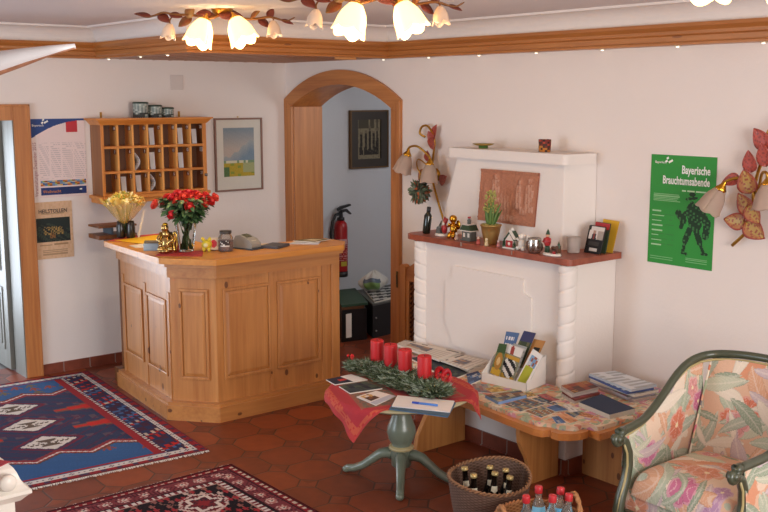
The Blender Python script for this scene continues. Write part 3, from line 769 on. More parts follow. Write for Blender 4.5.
# terracotta relief let into the hood
TZ0, TZ1, TY0, TY1 = 1.225, 1.552, -2.525, -3.01
def f_rel(u, v):
    x = 0.0; c = 0
    # a tall figure left, a vault and two figures right, in low relief
    def blob(cu, cv, ru, rv, hgt): 
        d = ((u-cu)/ru)**2+((v-cv)/rv)**2
        return hgt*max(0, 1-d)**0.5 if d < 1 else 0
    x = max(blob(0.29, 0.87, 0.045, 0.06, .9), 0.75*(0.40 < v < 0.82 and abs(u-0.29) < 0.05+0.07*(0.82-v)), blob(0.22, 0.30, 0.09, 0.16, .6), blob(0.10, 0.45, 0.05, 0.35, .5),
            blob(0.50, 0.36, 0.15, 0.30, .75), blob(0.52, 0.12, 0.22, 0.09, .85), blob(0.71, 0.80, 0.045, 0.06, .9), 0.8*(0.30 < v < 0.74 and abs(u-0.71) < 0.045+0.05*(0.74-v)),
            blob(0.88, 0.84, 0.045, 0.06, .9), 0.8*(0.26 < v < 0.78 and abs(u-0.88) < 0.05+0.05*(0.78-v)), 0.65*(abs(u-0.80) < 0.06 and 0.20 < v < 0.34))
    if x > 0.4 and math.sin(u*120+9*v) > 0.55: x -= 0.3
    if abs(u-0.40) < 0.010 or abs(u-0.63) < 0.010 or abs(v-0.06) < 0.012: x += 0.3
    return x
def g_rel(u, v): return (-0.216-0.013*f_rel(u, v)-0.003*hsh(int(u*30), int(v*20)) - (0.005 if v > 0.94 else 0), TY0+(TY1-TY0)*u + 0.03*(v-0.5)*-1, TZ0+(TZ1-TZ0)*v - 0.0*u)
tc_ = [lin('#a9694f'), lin('#a2624a'), lin('#b07058')]
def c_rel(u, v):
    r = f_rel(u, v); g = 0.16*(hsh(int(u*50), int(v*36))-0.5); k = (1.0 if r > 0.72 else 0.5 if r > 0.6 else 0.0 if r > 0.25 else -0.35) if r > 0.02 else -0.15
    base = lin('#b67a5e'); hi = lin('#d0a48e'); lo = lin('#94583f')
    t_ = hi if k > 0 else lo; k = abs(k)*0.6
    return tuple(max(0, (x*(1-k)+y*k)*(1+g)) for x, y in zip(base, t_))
b = MB(); b.grid(g_rel, 70, 48, colfn=c_rel)
b.prism([(TY0+0.013, TZ0+0.002), (TY0-0.013, TZ1-0.002), (TY1-0.013, TZ1-0.002), (TY1+0.013, TZ0+0.002)], -0.2155, -0.20, 'x')
for i in range(len(b.fc)):
    if b.fc[i] is None: b.fc[i] = tc_[1]
b.build('relief_plaque', M_COLM, fp, True)

# ------------------------------------------------------------------ bench round the fireplace
bench = thing('corner_bench', 'pine bench ledge wrapping the fireplace foot on shaped board legs', 'bench', (-0.8, -3.3, 0))
OUTL = [(-0.02, -2.07), (-0.64, -2.07), (-0.80, -2.5), (-0.94, -2.9), (-1.01, -3.25), (-1.045, -3.60), (-1.058, -3.80), (-1.045, -3.845), (-1.005, -3.862), (-1.022, -3.885), (-1.02, -3.925), (-0.985, -3.965), (-0.93, -3.992), (-0.88, -3.995), (-0.855, -3.985), (-0.868, -4.06), (-0.02, -4.06)]
b = MB(); b.prism(OUTL, 0.326, 0.362); b.build('seat_board', wood('orange_pine', '#b56a30', '#d38c4c', 'y', knots=False, rough=0.3, coat=0.4), bench, True, bevel=0.011, bseg=3)
b = MB(); b.prism([(-0.72, 0.0), (-0.945, 0.0), (-0.955, 0.05), (-0.945, 0.10), (-0.965, 0.15), (-0.995, 0.20), (-1.015, 0.24), (-1.022, 0.29), (-1.02, 0.326), (-0.72, 0.326)], -3.672, -3.645, 'y'); b.build('leg', M_PINE, bench, True, bevel=0.003)
b = MB(); b.box(-0.76, -0.725, -3.645, -3.60, 0.0, 0.326); b.build('leg_brace', M_PINE, bench, True, bevel=0.002)
b = MB(); b.prism([(-3.735, 0.0), (-4.0, 0.0), (-4.03, 0.326), (-3.735, 0.326)], -0.60, -0.572, 'x'); b.build('leg', M_PINE, bench, True, bevel=0.003)
b = MB(); b.prism([(-0.72, 0.0), (-1.10, 0.0), (-1.08, 0.10), (-1.02, 0.20), (-0.93, 0.26), (-0.90, 0.326), (-0.72, 0.326)], -2.95, -2.92, 'y'); b.build('leg', M_PINE, bench, True, bevel=0.003)
cin = [(-0.46, -2.10), (-0.60, -2.10), (-0.765, -2.5), (-0.905, -2.9), (-0.975, -3.25), (-1.008, -3.58), (-1.018, -3.79), (-0.98, -3.84), (-0.975, -3.90), (-0.93, -3.96), (-0.87, -3.96), (-0.84, -4.03), (-0.03, -4.03), (-0.03, -3.50), (-0.46, -3.50)]
b = MB(); b.prism(cin, 0.3625, 0.384)
o = b.build('bench_cushion', M_FLORAL2, None, bevel=0.009, bseg=3); tag(o, 'thin floral cushion covering the pine bench round the fireplace', 'cushion')

# ------------------------------------------------------------------ lattice bench end between arch and fireplace
gt = thing('lattice_bench_end', 'pine post with sloping rail and lattice between arch and fireplace', 'bench end', (-0.05, -1.75, 0))
b = MB(); b.prism([(-1.565, 0.0), (-1.565, 0.785)] + [(-1.5975+0.0325*math.cos(R_(a)), 0.785+0.022*math.sin(R_(a))) for a in range(15, 180, 25)] + [(-1.63, 0.785), (-1.63, 0.0)], -0.075, -0.03, 'x'); b.build('post', M_ARCH, gt, True, bevel=0.005)
b = MB(); b.prism([(-1.63, 0.69), (-1.63, 0.775), (-2.05, 1.03), (-2.05, 0.69)], -0.065, -0.035, 'x'); b.build('sloping_rail', wood('rail_pine', '#96552a', '#b87540', 'y', knots=False), gt, True, bevel=0.003)
b = MB(); b.box(-0.065, -0.035, -1.66, -1.63, 0.0, 0.69); b.build('stile', M_ARCH, gt, True, bevel=0.002)
b = MB()
for k in range(-20, 26):
    p0 = Vector((-0.05, -1.66, 0.03*k)); 
    for sg in (1, -1):
        y0, z0 = -1.66, 0.035*k if sg > 0 else 0.035*(k+11); z1 = z0+sg*0.39; y1 = -2.05
        if sg > 0: 
            if z0 < 0: y0 = -1.66-(0-z0); z0 = 0
            if z1 > 0.69: y1 = y1+(z1-0.69); z1 = 0.69
            if y1 > y0: continue
        else:
            if z0 > 0.69: y0 = y0-(z0-0.69); z0 = 0.69
            if z1 < 0: y1 = y1+(0-z1); z1 = 0
            if y1 > y0: continue
        b.tube([(-0.050-0.003*sg, y0, z0), (-0.050-0.003*sg, y1, z1)], 0.005, 4)
b.box(-0.042, -0.040, -2.05, -1.66, 0.0, 0.69); b.build('lattice', wood('lattice_brown', '#5d2f1a', '#7c4528', 'z', knots=False), gt, True)
for k_ in (0,):
    MB().box(-0.065, -0.035, -2.08, -2.05, 0.0, 1.03).build('stile', M_ARCH, gt, True)

# ------------------------------------------------------------------ printed sheets, books and leaflets
PAL = {'dish': ['#d8d4d2', '#2a2f4a', '#b03a34', '#e8e2de'], 'dark': ['#2c3038', '#3a4248', '#4a5648', '#20283a'], 'mix': ['#5f6b78', '#8a8f7a', '#b3a183', '#4b5468', '#9b6f52', '#c9c2b4', '#6a7d95'],
       'news': ['#d8cfc4', '#cfc5ba', '#b8aca2', '#e0d8ce'], 'red': ['#a8555a', '#b86c68', '#8d4a52', '#9a7a80'], 'blue': ['#4f6a96', '#5b7aa8', '#3e527a', '#cfd4dc'], 'white': ['#dcd5cf', '#e6e0da', '#cfc8c4'],
       'orange': ['#c98a5f', '#d9a07a', '#b8734a'], 'yellow': ['#c9a24a', '#b88f4e', '#d8bd7a', '#8d7a55'], 'grey': ['#8b8b90', '#a0938c', '#777c86', '#b06a6a'], 'brown': ['#8a4030', '#a5603a', '#6f3a34', '#c08a50', '#4f3a3a'], 'pale': ['#dfe1e6', '#e8e6e8', '#d4d9e0']}
def quad_sheet(name, label, cat, q, z, th, fn, mat=None, group=None, nu=18, nv=14, side='#e4ddd2', cover=None):
    """a booklet lying flat: quad corners in order far-left, far-right, near-right, near-left"""
    A, B, C_, D = [Vector((p[0], p[1], 0)) for p in q]
    def P(u, v, zz): 
        p = A*(1-u)*v + B*u*v + C_*u*(1-v) + D*(1-u)*(1-v); return (p.x, p.y, zz)
    b = MB(); b.grid(lambda u, v: P(u, v, z+th+0.0), nu, nv, smooth=False, colfn=fn)
    cs = [P(0,0,0), P(1,0,0), P(1,1,0), P(0,1,0)]
    lo = [(c[0], c[1], z) for c in cs]; hi = [(c[0], c[1], z+th-0.0004) for c in cs]
    b._add(lo+hi, [(3,2,1,0), (4,5,6,7), (0,1,5,4), (1,2,6,5), (2,3,7,6), (3,0,4,7)], 0, False, [lin(side)]*6)
    o = b.build(name, mat or M_COL); 
    if label: tag(o, label, cat, group)
    return o
def collage(pal, seed, cu=5, cv=4, text=True, head=None):
    P_ = [lin(c) for c in PAL[pal]]
    def fn(u, v):
        if head and v > 0.78: return lin(head)
        k = hsh(int(u*cu)+seed, int(v*cv)+seed*3)
        if text and k > 0.62 and int(v*14) % 2 == 0: return tuple(0.6*x for x in P_[int(k*97) % len(P_)])
        return P_[int(k*len(P_)*0.999)]
    return fn
BZ = 0.3842
def f_news(seed):
    def fn(u, v):
        if inrect(u, v, 0.18, 0.62, 0.30, 0.72): return lin(['#a9856c', '#7c6f70', '#b59a84', '#5f6678'][int(hsh(int(u*9)+seed, int(v*7))*4)])
        if v > 0.80: return lin('#4a4648') if hsh(int(u*9)+seed, 3) > 0.55 and 0.84 < v < 0.93 else lin('#d9cfc5')
        if int(v*14) % 2 and (u*4 % 1) < 0.85: return lin('#bdb2a8')
        return lin('#d9d0c6')
    return fn
LEAN = lambda q: q
NPG = 'newspapers and magazines on the bench'
quad_sheet('magazine', 'dark magazine under the newspapers at the bench left end', 'magazine', [(-0.72, -2.45), (-0.56, -2.47), (-0.68, -2.93), (-0.86, -2.97)], BZ, 0.010, collage('dark', 3))
quad_sheet('newspaper', 'folded newspaper furthest left on the bench by the fireplace column', 'newspaper', [(-0.47, -2.12), (-0.47, -2.44), (-0.61, -2.47), (-0.55, -2.13)], BZ, 0.020, f_news(1))
quad_sheet('newspaper', 'newspaper with brown photo lying across the bench behind the candles', 'newspaper', [(-0.50, -2.14), (-0.43, -2.60), (-0.67, -2.66), (-0.62, -2.19)], BZ+0.0205, 0.012, f_news(5))
quad_sheet('magazine', 'navy blue magazine under the newspaper beside the wreath bow', 'magazine', [(-0.70, -2.935), (-0.60, -2.93), (-0.68, -3.06), (-0.85, -3.11)], BZ, 0.008, collage('blue', 8, head='#2d3a66'))
quad_sheet('magazine', 'loose magazine pile under the reddish newspaper left of brochure box', 'magazine', [(-0.61, -2.68), (-0.47, -2.66), (-0.455, -2.87), (-0.66, -2.92)], BZ, 0.020, collage('white', 9))
quad_sheet('newspaper', 'reddish newspaper lying left of the white brochure box', 'newspaper', [(-0.66, -2.665), (-0.47, -2.64), (-0.44, -2.86), (-0.68, -2.915)], BZ+0.0205, 0.010, f_news(7))
quad_sheet('book', 'thick blue book with light blue spine lying before brochure box', 'book', [(-0.93, -3.325), (-0.715, -3.385), (-0.755, -3.465), (-0.962, -3.458)], BZ, 0.016, collage('mix', 11, 6, 4), side='#7f9cc8')
quad_sheet('leaflet', 'yellow brown leaflet at the foot of the white brochure box', 'leaflet', [(-0.815, -3.205), (-0.735, -3.225), (-0.75, -3.315), (-0.838, -3.29)], BZ, 0.004, collage('yellow', 12))
quad_sheet('leaflet', 'grey leaflet on the bench edge right beside the red tablecloth', 'leaflet', [(-0.80, -3.085), (-0.742, -3.145), (-0.845, -3.29), (-0.90, -3.21)], BZ, 0.003, collage('grey', 13))
quad_sheet('leaflet', 'large blue grey picture leaflet in front of the blue book', 'leaflet', [(-0.935, -3.475), (-0.765, -3.475), (-0.765, -3.612), (-0.962, -3.618)], BZ, 0.003, collage('mix', 14, 8, 6))
quad_sheet('leaflet', 'greenish picture leaflet near the rounded bench corner', 'leaflet', [(-0.940, -3.627), (-0.78, -3.622), (-0.838, -3.74), (-0.955, -3.755)], BZ, 0.003, collage('mix', 17, 7, 5))
quad_sheet('leaflet', 'red mauve leaflet at the foot of the right rope column', 'leaflet', [(-0.683, -3.468), (-0.624, -3.481), (-0.648, -3.614), (-0.713, -3.597)], BZ, 0.003, collage('red', 18))
quad_sheet('leaflet', 'blue and white leaflet left of the white leaflet by blue book', 'leaflet', [(-0.815, -3.661), (-0.731, -3.662), (-0.755, -3.762), (-0.828, -3.738)], BZ+0.0032, 0.003, collage('blue', 19, 3, 2))
quad_sheet('leaflet', 'orange leaflet at the bench front corner before the blue book', 'leaflet', [(-0.858, -3.765), (-0.803, -3.795), (-0.848, -3.908), (-0.911, -3.905)], BZ, 0.003, collage('orange', 20))
quad_sheet('leaflet', 'white pinkish leaflet lying just left of the navy book', 'leaflet', [(-0.706, -3.682), (-0.664, -3.693), (-0.711, -3.802), (-0.779, -3.800)], BZ, 0.003, collage('white', 21))
quad_sheet('leaflet', 'narrow blue leaflet nearest the bench front corner', 'leaflet', [(-0.905, -3.78), (-0.866, -3.795), (-0.918, -3.888), (-0.968, -3.87)], BZ, 0.003, collage('blue', 22, 4, 2))
quad_sheet('leaflet', 'small pink leaflet between the navy book and bench corner', 'leaflet', [(-0.725, -3.82), (-0.715, -3.90), (-0.765, -3.925), (-0.785, -3.85)], BZ, 0.003, collage('orange', 23))
quad_sheet('leaflet', 'small cream leaflet between the yellow leaflet and large picture leaflet', 'leaflet', [(-0.72, -3.39), (-0.66, -3.41), (-0.69, -3.48), (-0.75, -3.465)], BZ, 0.003, collage('yellow', 61))
quad_sheet('leaflet', 'brown and blue picture leaflet behind the white pinkish leaflet', 'leaflet', [(-0.755, -3.50), (-0.69, -3.50), (-0.705, -3.645), (-0.755, -3.65)], BZ, 0.003, collage('mix', 62, 4, 6))
quad_sheet('leaflet', 'mixed picture leaflet between greenish leaflet and navy book', 'leaflet', [(-0.80, -3.775), (-0.72, -3.81), (-0.735, -3.835), (-0.825, -3.86)], BZ, 0.003, collage('mix', 63, 4, 3))
def pile(q, n, z0, th, pals, names, seed):
    c = Vector((sum(p[0] for p in q)/4, sum(p[1] for p in q)/4))
    for k in range(n):
        a = (hsh(seed, k)-0.5)*0.16; dx, dy = (hsh(seed+1, k)-0.5)*0.02, (hsh(seed+2, k)-0.5)*0.02
        if k == n-1: a = dx = dy = 0
        qq = []
        for p in q:
            v = Vector(p)-c; qq.append((c.x+v.x*math.cos(a)-v.y*math.sin(a)+dx, c.y+v.x*math.sin(a)+v.y*math.cos(a)+dy))
        pal, lab, side = names[k]
        quad_sheet('magazine', lab, 'magazine', qq, z0+k*th, th-0.0006, collage(pal, seed*7+k, 4, 3), side=side, group=pals)
pile([(-0.58, -3.555), (-0.40, -3.58), (-0.44, -3.70), (-0.635, -3.695)], 4, BZ, 0.0145, 'magazines in the reddish pile', [
    ('white', 'pale magazine, lowest of the reddish pile by the rope column', '#c9bdb4'), ('red', 'red magazine, second from bottom of the reddish pile', '#8a4a44'),
    ('white', 'pale magazine, second from top of the reddish pile', '#d4cac2'), ('brown', 'red-brown cover magazine on top of the pile by rope column', '#b8aaa0')], 31)
pile([(-0.31, -3.525), (-0.15, -3.58), (-0.20, -3.90), (-0.385, -3.872)], 5, BZ, 0.0145, 'magazines in the white pile', [
    ('white', 'lowest magazine of the white pile in the wall corner', '#b9a8a4'), ('grey', 'second lowest magazine of the white pile in wall corner', '#a8a4b0'),
    ('white', 'middle magazine of the white pile in the wall corner', '#e2dcd0'), ('blue', 'blue-edged magazine under the top of the white pile', '#5a6ea8'), ('pale', 'white sheet-topped magazine on top of the pile in wall corner', '#c9d4e0')], 41)
quad_sheet('book', 'closed navy blue hardback book lying before the magazine piles', 'book', [(-0.655, -3.745), (-0.445, -3.725), (-0.515, -4.0), (-0.70, -3.985)], BZ, 0.024, lambda u, v: lin('#2b3752') if 0.02 < u < 0.98 else lin('#24304a'), side='#cfc8ba', mat=M_COLM)

# brochure box
bx = thing('brochure_box', 'white cardboard box holding upright brochures on the bench', 'box', (-0.6, -3.2, BZ))
bm = frame_on((-0.725, -3.085, BZ), (0.054, -0.30, 0), (0, 0, 1))         # x along the front, y up, z = outward (towards -x)
b = MB(); Lb, Db = 0.305, 0.20
b.prism([(0, 0), (Lb, 0), (Lb, 0.045), (0, 0.055)], -0.004, 0.0, 'z', M=bm); b.build('front_panel', M_PAPER, bx, True)
for xx in (0.0, Lb-0.004):
    b = MB(); b.prism([(0, 0), (-Db, 0), (-Db, 0.17), (-Db*0.75, 0.16), (-0.0, 0.052)], xx, xx+0.004, 'x', M=bm @ Matrix(((1,0,0,0),(0,0,1,0),(0,1,0,0),(0,0,0,1)))); b.build('side_panel', M_PAPER, bx, True)
b = MB(); b.prism([(0, 0), (Lb, 0), (Lb, 0.17), (0, 0.17)], -Db, -Db+0.004, 'z', M=bm); b.build('back_panel', M_PAPER, bx, True)
b = MB(); b.prism([(0, 0), (Lb, 0), (Lb, 0.003), (0, 0.003)], -Db+0.004, -0.004, 'z', M=bm); b.build('bottom_panel', M_PAPER, bx, True)
def card(label, q, fn, lean=0.06):
    """brochure standing in the box; q: top-left, top-right, bottom-right, bottom-left (the lower edge rests in the box)"""
    TL, TR, BR, BL = [Vector(p) for p in q]
    dx = Vector((lean, 0, 0))
    def P(u, v): 
        p = (BL*(1-u)+BR*u)*(1-v)+(TL*(1-u)+TR*u)*v; return p + dx*(v-0.3)
    b = MB(); b.grid(lambda u, v: tuple(P(u, v)), 20, 28, smooth=False, colfn=fn)
    b.grid(lambda u, v: tuple(P(1-u, v)+Vector((0.003, 0, 0))), 1, 1, smooth=False, colfn=lambda u, v: lin('#d8d2c8'))
    o = b.build('brochure', M_COL); tag(o, label, 'brochure', 'brochures standing in the white box')
def f_lion(u, v):
    if v > 0.72: return lin('#3f5a34')
    d = math.hypot((u-0.5)/0.42, (v-0.45)/0.27)
    if d < 0.45: return lin('#d9c08a')
    if d < 1: return lin('#b0813a')
    return lin('#d0a83a') if v < 0.2 else lin('#6a7a4a')
def f_badger(u, v):
    if v > 0.74: return lin('#a04038') if math.hypot(u-0.45, (v-0.86)*0.8) < 0.12 else lin('#e6e2dc')
    if 0.62 < v < 0.70: return lin('#c79a3a')
    d = math.hypot((u-0.5)/0.42, (v-0.36)/0.30)
    if d < 1: return lin('#26262a') if int((u*3+v*7)) % 2 else lin('#e8e4de')
    return lin('#c09a3f') if v < 0.15 else lin('#8a8a72')
def f_lime(u, v):
    if 0.08 < u < 0.80 and v < 0.52: return lin('#b9bd3e')
    if inrect(u, v, 0.15, 0.85, 0.55, 0.85): return lin(['#b06a50', '#7fa8cc', '#c9cdd0', '#9a5a48'][int(hsh(int(u*7), int(v*9))*4)])
    return lin('#ece8e4')
card('dark blue green brochure with purple head at back of white box', [(-0.575, -3.228, 0.681), (-0.575, -3.320, 0.684), (-0.575, -3.270, 0.48), (-0.575, -3.17, 0.48)], lambda u, v: lin('#3d3f66') if v > 0.72 else lin(['#4f5f42', '#3f4c38', '#6a6a48'][int(hsh(int(u*6), int(v*8))*3)]))
card('blue and white lettered brochure at the back left of white box', [(-0.585, -3.098, 0.655), (-0.585, -3.203, 0.664), (-0.585, -3.18, 0.48), (-0.585, -3.11, 0.48)], lambda u, v: lin('#e4e4e8') if (0.55 < v < 0.66 or 0.74 < v < 0.84) and 0.1 < u < 0.75 and int(u*14) % 3 else lin('#54709c'))
card('orange brochure with black picture at right of the white box', [(-0.565, -3.288, 0.644), (-0.565, -3.385, 0.649), (-0.565, -3.34, 0.48), (-0.565, -3.26, 0.48)], lambda u, v: lin('#26221f') if inrect(u, v, 0.35, 0.85, 0.25, 0.75) else lin('#b9834a'))
card('pale grey brochure in the middle of the white box', [(-0.61, -3.189, 0.606), (-0.61, -3.292, 0.604), (-0.61, -3.27, 0.46), (-0.61, -3.17, 0.46)], lambda u, v: lin('#cfd0cc') if int(v*16) % 3 else lin('#a8aaa8'), 0.05)
card('green brochure with lion photo at left of the white box', [(-0.655, -3.118, 0.600), (-0.655, -3.182, 0.606), (-0.655, -3.172, 0.42), (-0.655, -3.10, 0.43)], f_lion, 0.05)
card('brochure with black and white animal photo at front of white box', [(-0.640, -3.157, 0.606), (-0.640, -3.295, 0.597), (-0.640, -3.262, 0.40), (-0.640, -3.157, 0.42)], f_badger, 0.05)
card('white brochure with lime yellow block at right front of box', [(-0.628, -3.355, 0.610), (-0.628, -3.43, 0.585), (-0.628, -3.365, 0.405), (-0.628, -3.277, 0.415)], f_lime, 0.05)

# ------------------------------------------------------------------ pedestal table
tb = thing('pedestal_table', 'round green-grey pedestal table with four curved feet', 'table', (-1.40, -3.18, 0))
M_TG = plain('green_grey_lacquer', '#6f7767', 0.3, 0.08, 12, coat=0.3)
M_TT = plain('worn_cream_edge', '#b5aa86', 0.4, 0.08)
TBZ = 0.484
b = MB(); b.lathe([(0.0, TBZ-0.028), (0.30, TBZ-0.028), (0.355, TBZ-0.024), (0.372, TBZ-0.014)], seg=64); b.build('tabletop_edge', M_TG, tb)
b = MB(); b.lathe([(0.372, TBZ-0.014), (0.378, TBZ-0.007), (0.374, TBZ), (0.0, TBZ)], seg=64); b.build('tabletop', M_TT, tb)
b = MB(); b.lathe([(0.10, 0.456), (0.10, 0.445), (0.055, 0.435), (0.046, 0.40), (0.048, 0.355), (0.058, 0.325), (0.074, 0.285), (0.077, 0.255), (0.066, 0.215), (0.048, 0.188), (0.052, 0.18)][::-1], seg=28); b.build('pedestal', M_TG, tb)
b = MB(); b.lathe([(0.050, 0.184), (0.064, 0.180), (0.068, 0.172), (0.064, 0.164), (0.055, 0.162)][::-1], seg=28); b.build('collar', plain('gilded_collar', '#b3a276', 0.35), tb)
b = MB(); b.lathe([(0.0, 0.062), (0.04, 0.064), (0.052, 0.075), (0.056, 0.14), (0.056, 0.166)], seg=28); b.build('hub', M_TG, tb)
for k, adeg in enumerate((125, 229, 301, 47)):
    a = R_(adeg)
    d_ = Vector((math.cos(a), math.sin(a), 0))
    pts = [(0.035, 0.125), (0.075, 0.135), (0.115, 0.125), (0.16, 0.090), (0.21, 0.052), (0.26, 0.030), (0.305, 0.023)]
    rr = [0.030, 0.030, 0.027, 0.024, 0.022, 0.021, 0.020]
    P_ = []
    b = MB(); b.tube([d_*p[0]+Vector((0, 0, p[1])) for p in pts], rr, 10, flat=1.0)
    b.ball(d_*0.305+Vector((0, 0, 0.020)), (0.022, 0.022, 0.0195)); b.build('foot', M_TG, tb)
# red cloth
cl_c = Vector((-1.40, -3.18)); T_, R2, B2, L2 = Vector((-1.935, -3.335)), Vector((-1.10, -3.60)), Vector((-0.97, -2.98)), Vector((-1.68, -2.78))
def cloth(u, v):
    p = (T_*(1-u)+R2*u)*(1-v)+(L2*(1-u)+B2*u)*v
    r = p-cl_c; d = r.length; Rr = 0.393
    if d <= Rr-0.02: return (p.x, p.y, TBZ+0.0025)
    e = d-(Rr-0.02); n = r.normalized(); ang = math.atan2(n.y, n.x)
    if e < 0.03:
        s = e/0.03*PI/2; q = cl_c+n*(Rr-0.02+0.019*math.sin(s)); return (q.x, q.y, TBZ+0.0025-0.019*(1-math.cos(s)))
    drop = e-0.03; w = 0.010+0.030*min(1, drop/0.15)*(0.5+0.5*math.sin(ang*19+0.7))
    q = cl_c+n*(Rr-0.001+w); return (q.x, q.y, TBZ-0.0165-drop)
def f_cloth(u, v):
    e = min(u, 1-u, v*1.5, (1-v)*1.5)
    if e < 0.035: return lin('#b83a3a')
    if e < 0.075: return lin('#c4563f') if hsh(int(u*70), int(v*50)) > 0.3 else lin('#b8302f')
    if e < 0.17: return lin('#b02e38')
    if e < 0.19: return lin('#9a5a48')
    return lin(['#8d5f50', '#7a6a58', '#99604f', '#6f5f52'][int(hsh(int(u*40), int(v*26))*4)]) if u < 0.45 else lin('#a8403c')
b = MB(); b.grid(cloth, 90, 60, colfn=f_cloth)
o = b.build('tablecloth', colmat('red_cloth', 0.85, weave=0.1)); tag(o, 'red patterned cloth draped over the round pedestal table', 'tablecloth')
TZ = TBZ+0.0035
quad_sheet('brochure', 'brochure with red picture at far left of the round table', 'brochure', [(-1.613, -2.801), (-1.445, -2.802), (-1.439, -2.942), (-1.632, -2.909)], TZ, 0.006, lambda u, v: lin('#e4dedd') if u > 0.55 else (lin('#b8332f') if math.hypot(u-0.4, v-0.5) < 0.15 else lin('#22243a')))
quad_sheet('magazine', 'dark magazine lying before the wreath on the round table', 'magazine', [(-1.635, -2.948), (-1.473, -2.968), (-1.480, -3.12), (-1.665, -3.085)], TZ, 0.006, collage('dark', 51))
quad_sheet('brochure', 'pale brochure with brown food photo on the round table', 'brochure', [(-1.674, -3.153), (-1.532, -3.135), (-1.514, -3.27), (-1.686, -3.325)], TZ, 0.005, lambda u, v: lin(['#7a4a30', '#c9a05a', '#4a3026', '#d8cfc8'][int(hsh(int(u*8), int(v*8))*4)]) if inrect(u, v, 0.1, 0.55, 0.35, 0.95) else (lin('#b8bac8') if v < 0.3 else lin('#e4dcd8')))
quad_sheet('folder', 'blue folder under the white sheets at table front', 'folder', [(-1.530, -3.300), (-1.362, -3.557), (-1.548, -3.70), (-1.685, -3.428)], TZ+0.0055, 0.005, lambda u, v: lin('#4a6478'), side='#50708c')
quad_sheet('paper_sheets', 'white writing sheets with pen on top at table front', 'paper', [(-1.520, -3.292), (-1.358, -3.542), (-1.500, -3.662), (-1.655, -3.412)], TZ+0.011, 0.004, lambda u, v: lin('#e9e2de'), side='#e4dfe0')
pen = thing('pen', 'blue ballpoint pen lying on the white sheets', 'pen', (-1.52, -3.50, TZ+0.0155))
pa, pb = Vector((-1.555, -3.438, TZ+0.021)), Vector((-1.487, -3.560, TZ+0.021)); dv = (pb-pa)
MB().tube([pa+dv*0.30, pb], 0.0055, 10).build('barrel', plain('pen_lightblue', '#4a80d0', 0.3), pen, True)
MB().tube([pa+dv*0.05, pa+dv*0.30], [0.005, 0.0062], 10).build('grip', plain('pen_blue', '#2446b0', 0.3), pen, True)
MB().tube([pa, pa+dv*0.05], [0.001, 0.005], 8).build('tip', M_PAPER, pen, True)
# advent garland
gw = thing('advent_garland', 'frosted fir garland under the four red candles', 'wreath', (-1.34, -3.08, TZ))
GC = [Vector((-1.37, -2.77, 0)), Vector((-1.30, -2.88, 0)), Vector((-1.33, -3.10, 0)), Vector((-1.34, -3.28, 0)), Vector((-1.37, -3.43, 0))]
def gpos(t):
    t = max(0, min(0.9999, t))*(len(GC)-1); i = int(t); return GC[i].lerp(GC[i+1], t-i)
def fir(seed, n, cols, frost):
    rnd = random.Random(seed); b = MB()
    for k in range(n):
        t = rnd.random(); c = gpos(t); w = 0.125*(0.55+0.45*math.sin(PI*min(1, max(0, t*0.9+0.05))))
        a = rnd.random()*2*PI; r = w*rnd.random()**0.5
        x = c+Vector((math.cos(a)*r, math.sin(a)*r*0.9, 0)); top = TZ+0.050*(1-(r/0.145)**2)
        z = TZ+0.006+(top-TZ)*rnd.random()**0.5
        d = Vector((math.cos(a)+rnd.uniform(-.7,.7), math.sin(a)+rnd.uniform(-.7,.7), rnd.uniform(0.0, 0.8))).normalized()
        L = rnd.uniform(0.024, 0.052)
        s = d.cross(Vector((0, 0, 1))).normalized(); p = Vector((x.x, x.y, z)); e = p+d*L; wd = rnd.uniform(0.0035, 0.0070)
        if frost: wd *= 1.6; 
        up = s.cross(d)*wd
        col = cols[rnd.randrange(len(cols))]
        b._add([p-s*wd*0.5, p+s*wd*0.5, e, p+up], [(0,1,2), (0,2,3), (1,3,2)], 0, False, [col]*3)
    return b
gb = fir(5, 4600, [lin(c) for c in ('#3a4a30', '#4a5c3c', '#2f3d28', '#586a48')], False)
go = gb.build('fir_needles', colmat('fir_green', 0.8), gw, True); go['kind'] = 'stuff'
gb = fir(9, 1900, [lin(c) for c in ('#7d8a74', '#8c9a86', '#67755c', '#98a494')], True)
go = gb.build('frosted_sprigs', colmat('frosted_green', 0.9), gw, True); go['kind'] = 'stuff'
b = MB(); b.tube([gpos(k/12)+Vector((0, 0, TZ+0.022)) for k in range(13)], 0.016, 8); b.build('garland_core', M_GREEN, gw, True)
for k, (x, y) in enumerate(((-1.22, -2.99), (-1.225, -3.16), (-1.38, -2.72))):
    b = MB()
    rnd = random.Random(k)
    for q in range(7): b.ball((x+rnd.uniform(-.018, .018), y+rnd.uniform(-.018, .018), TZ+0.068+rnd.uniform(0, .02)), 0.008, seg=8, rings=6)
    b.build('berry_cluster', M_RED if k == 2 else plain('berry_white', '#cfc6c0', 0.6), gw, True)
for k, (x, y) in enumerate(((-1.262, -2.802), (-1.266, -2.927), (-1.276, -3.061), (-1.284, -3.229))):
    cd = thing('candle', ['leftmost of the four red candles in the fir garland', 'red candle second from left in the fir garland', 'red candle third from left in the fir garland', 'rightmost red candle beside the red bow in the garland'][k], 'candle', (x, y, TZ+0.038), 0, 'red candles in the advent garland')
    MB().lathe([(0.0, 0), (0.037, 0.0), (0.0375, 0.004), (0.0375, 0.127), (0.035, 0.133), (0.028, 0.132), (0.010, 0.129), (0.0, 0.1285)], seg=28).build('wax', M_RED, cd)
    MB().tube([(0, 0, 0.127), (0.001, 0.001, 0.138)], 0.0015, 6).build('wick', M_INK, cd)
bw = thing('red_bow', 'shiny red ribbon bow at the right end of the garland', 'bow', (-1.22, -3.30, TZ+0.06))
M_RIB = plain('red_ribbon', '#c0222a', 0.35)
